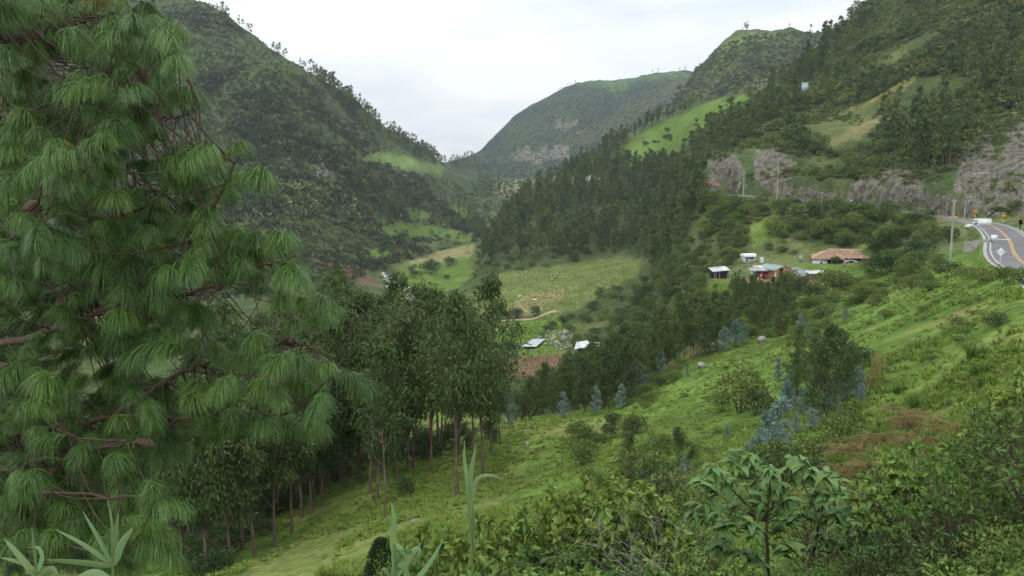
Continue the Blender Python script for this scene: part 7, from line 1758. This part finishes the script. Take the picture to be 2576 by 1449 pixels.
# people and animals far below: single skinned bodies
def skin(name, pts, edges, rad, mat, root=0, sub=1):
    me = bpy.data.meshes.new(name); me.from_pydata(pts, edges, []); o = bpy.data.objects.new(name, me); COL.objects.link(o)
    md = o.modifiers.new('skin', 'SKIN'); md.use_smooth_shade = True
    sv = me.skin_vertices[0].data if me.skin_vertices else None
    if sv is None:
        bpy.context.view_layer.objects.active = o
        bpy.ops.mesh.customdata_skin_add(); sv = me.skin_vertices[0].data
    for i, r_ in enumerate(rad): sv[i].radius = (r_, r_) if not hasattr(r_, '__len__') else r_; sv[i].use_root = i == root
    sb = o.modifiers.new('sub', 'SUBSURF'); sb.levels = sub; sb.render_levels = sub
    me.materials.append(mat)
    dg = bpy.context.evaluated_depsgraph_get(); ev = o.evaluated_get(dg); out = bpy.data.meshes.new_from_object(ev)
    bpy.data.objects.remove(o); return out
def cloth_mat(name, bands):
    """colours by height on the body: trousers, top, skin, hair"""
    m, nt, b = new_mat(name)
    z = N(nt, 'ShaderNodeSeparateXYZ'); nt.links.new(N(nt, 'ShaderNodeTexCoord').outputs['Object'], z.inputs[0])
    cr = N(nt, 'ShaderNodeValToRGB'); cr.color_ramp.interpolation = 'CONSTANT'
    nt.links.new(maprange(nt, z.outputs['Z'], 0, 2, 0, 1), cr.inputs[0])
    for k, (h, c) in enumerate(bands):
        el = cr.color_ramp.elements[k] if k < 2 else cr.color_ramp.elements.new(h / 2)
        el.position = h / 2; el.color = (*c, 1)
    nt.links.new(cr.outputs[0], b.inputs['Base Color']); b.inputs['Roughness'].default_value = 0.9
    return m
def body(k, bend=0.0, sit=False):
    """standing, stooping or sitting figure"""
    hip = 0.92 if not sit else 0.28
    sh = np.array((0.0, -math.sin(bend) * 0.5, hip + math.cos(bend) * 0.5)); nk = sh + np.array((0, -math.sin(bend) * 0.12, 0.12)); hd = nk + np.array((0, -math.sin(bend) * 0.1, 0.14)); tp = hd + np.array((0, -math.sin(bend) * 0.06, 0.1))
    P = [(0, 0, hip), (0, -math.sin(bend) * 0.25, hip + math.cos(bend) * 0.25), tuple(sh), tuple(nk), tuple(hd), tuple(tp)]; Rr = [0.15, 0.14, 0.15, 0.06, 0.10, 0.06]; E = [(0, 1), (1, 2), (2, 3), (3, 4), (4, 5)]
    for s in (-1, 1):
        n_ = len(P)
        if sit: P += [(s * 0.1, -0.1, hip), (s * 0.12, -0.5, 0.5), (s * 0.12, -0.62, 0.08), (s * 0.12, -0.78, 0.05)]
        else: P += [(s * 0.10, 0, hip - 0.06), (s * 0.11, -0.03, 0.48), (s * 0.12, 0.02 * s, 0.08), (s * 0.12, -0.14, 0.04)]
        Rr += [0.10, 0.07, 0.05, 0.045]; E += [(0, n_), (n_, n_ + 1), (n_ + 1, n_ + 2), (n_ + 2, n_ + 3)]
        n_ = len(P); P += [tuple(sh + (s * 0.19, 0, -0.02)), tuple(sh + (s * 0.24, -0.06 - 0.2 * math.sin(bend), -0.28)), tuple(sh + (s * 0.20, -0.22 - 0.2 * math.sin(bend), -0.48)), tuple(sh + (s * 0.19, -0.28 - 0.2 * math.sin(bend), -0.56))]
        Rr += [0.07, 0.05, 0.04, 0.045]; E += [(2, n_), (n_, n_ + 1), (n_ + 1, n_ + 2), (n_ + 2, n_ + 3)]
    return P, E, Rr
SK = (0.30, 0.17, 0.11); HR = (0.015, 0.012, 0.01)
PEOPLE = [(1365, 699, 'red', 0, False, 'person in a red top and blue trousers at the meadow gathering'), (1369, 699.5, 'pink', 0.7, False, 'person in a pink top bending over at the meadow gathering'), (1373, 699, 'navy', 0, False, 'person in dark clothes standing at the meadow gathering'), (1378, 698, 'white', 0, False, 'person in a white shirt standing right of the gathering'), (1381, 698.5, 'navy', 0, False, 'person in dark blue right of the one in white'), (1390, 695, 'navy', 0, True, 'person in dark clothes sitting beside the smoke'), (1394, 694.5, 'blue', 0, True, 'person in blue sitting beside the smoke'),
          (1401, 697, 'green', 0, True, 'person in a green top sitting near the bushes'), (1405, 693, 'white', 0, False, 'person in white standing by the bushes'), (1408, 691, 'navy', 0.3, False, 'person in a dark jacket leaning by the bushes'), (1360, 700, 'straw', 0.9, False, 'person with pale clothes stooping left of the gathering'), (1340, 697, 'green', 0, False, 'lone person in dark green on the upper meadow'), (1324, 704, 'white', 0.5, False, 'person in white crouching apart on the meadow'), (1267, 905, 'white', 0, False, 'person in a long white garment beside the dry maize field')]
TOPS = {'red': (0.5, 0.05, 0.04), 'pink': (0.55, 0.25, 0.3), 'navy': (0.04, 0.05, 0.10), 'white': (0.72, 0.72, 0.72), 'blue': (0.12, 0.2, 0.4), 'green': (0.05, 0.12, 0.05), 'straw': (0.5, 0.42, 0.28)}
for k, (X, Y, c, bend, sit, lab) in enumerate(PEOPLE):
    p = hit(X, Y, 250); P, E, Rr = body(k, bend, sit)
    hip = 0.92 if not sit else 0.25; low = (0.06, 0.08, 0.17) if k != 13 else TOPS['white']
    mt = cloth_mat('clothes_%s' % c + str(k), [(0, low), (hip - 0.02, TOPS[c]), (hip + math.cos(bend) * 0.5 + 0.08, SK), (hip + math.cos(bend) * 0.5 + 0.30, HR)])
    me = skin('person', P, E, Rr, mt)
    tag(inst('person', me, None, p, (0, 0, k * 1.3)), lab, 'person', 'people on the valley meadow' if k < 13 else None)
for k, (X, Y, d, c, lab) in enumerate([(1914, 701, 205.5, 'pink', 'person in a pink top standing in the farm yard before the lean-to'), (1908, 700, 206, 'navy', 'person in dark clothes beside the one in pink in the farm yard'), (1950, 700, 204.5, 'white', 'person with a white cap by the corner of the brick house')]):
    p = gz(at(X, Y, d)); P, E, Rr = body(k, 0.1)
    tag(inst('person', skin('person', P, E, Rr, cloth_mat('yard_clothes_%d' % k, [(0, (0.15, 0.18, 0.22)), (0.9, TOPS[c]), (1.5, SK), (1.66, TOPS['white'] if k == 2 else HR)])), None, p, (0, 0, 0.4 * k)), lab, 'person')
COWP = [(0, 0.75, 1.05), (0, 0.3, 1.02), (0, -0.3, 1.02), (0, -0.75, 1.06), (0, -1.05, 1.25), (0, -1.28, 1.32), (0, -1.55, 1.12)]; COWR = [0.26, 0.36, 0.36, 0.28, 0.17, 0.16, 0.09]; COWE = [(i, i + 1) for i in range(6)]
def cow(graze):
    P = list(COWP); Rr = list(COWR); E = list(COWE)
    if graze: P[4] = (0, -1.1, 0.9); P[5] = (0, -1.3, 0.5); P[6] = (0, -1.45, 0.2)
    for s in (-1, 1):
        n_ = len(P); P += [(s * 0.2, 0.72, 0.8), (s * 0.21, 0.62, 0.52), (s * 0.2, 0.78, 0.36), (s * 0.2, 0.74, 0.04)]; Rr += [0.17, 0.09, 0.06, 0.06]; E += [(0, n_), (n_, n_ + 1), (n_ + 1, n_ + 2), (n_ + 2, n_ + 3)]
        n_ = len(P); P += [(s * 0.19, -0.62, 0.75), (s * 0.19, -0.60, 0.40), (s * 0.19, -0.62, 0.04)]; Rr += [0.13, 0.065, 0.06]; E += [(3, n_), (n_, n_ + 1), (n_ + 1, n_ + 2)]
    n_ = len(P); P += [(0, 1.05, 1.15), (0, 1.12, 0.6)]; Rr += [0.05, 0.03]; E += [(0, n_), (n_, n_ + 1)]
    return P, E, Rr
COWM = solid('white_hide', (0.68, 0.67, 0.63), 0.9, 0.1, 2.0); COWB = solid('brown_hide', (0.20, 0.09, 0.05), 0.9, 0.2, 2.0)
CW = [skin('cow', *cow(g_), COWM, 1) for g_ in (True, False)]; CB = skin('cow', *cow(True), COWB, 1)
for X, Y, m_, rz, lab in [(1191, 746, CW[0], 1.2, 'white cow grazing at the left edge of the meadow'), (1248, 836, CW[0], 1.9, 'white cow grazing low in the bright pasture, left one'), (1273, 833, CW[1], 1.4, 'white cow standing in the bright pasture, right one'), (1398, 704, CB, 1.5, 'brown cow standing near the meadow gathering'), (1344, 758, CW[0], 1.0, 'tiny white cow in the middle of the brown meadow slope'), (1307, 750, CW[1], 2.2, 'pale cow on the meadow slope left of the tiny white one')]:
    tag(inst('cow', m_, None, hit(X, Y, 280), (0, 0, rz)), lab, 'cow', 'cattle on the valley pasture')
# ------------------------------------------------------------------ valley haze
HZ = bpy.data.materials.new('haze'); HZ.use_nodes = True
_t = HZ.node_tree; _t.nodes.clear()
_o = _t.nodes.new('ShaderNodeOutputMaterial'); _v = _t.nodes.new('ShaderNodeVolumePrincipled')
_v.inputs['Color'].default_value = (0.78, 0.88, 1.0, 1); _v.inputs['Density'].default_value = 0.00008; _v.inputs['Anisotropy'].default_value = 0.2
_t.links.new(_v.outputs[0], _o.inputs['Volume'])
_zt = float(gZ.max()) + 40; _zb = float(gZ.min()) - 2
_b = MB(); _b.box((0, 2550, (_zt + _zb) / 2), (19000, 5400, _zt - _zb))
_h = _b.build('haze', HZ); tag(_h, 'thin bluish haze in the valley air', None, None, 'stuff')
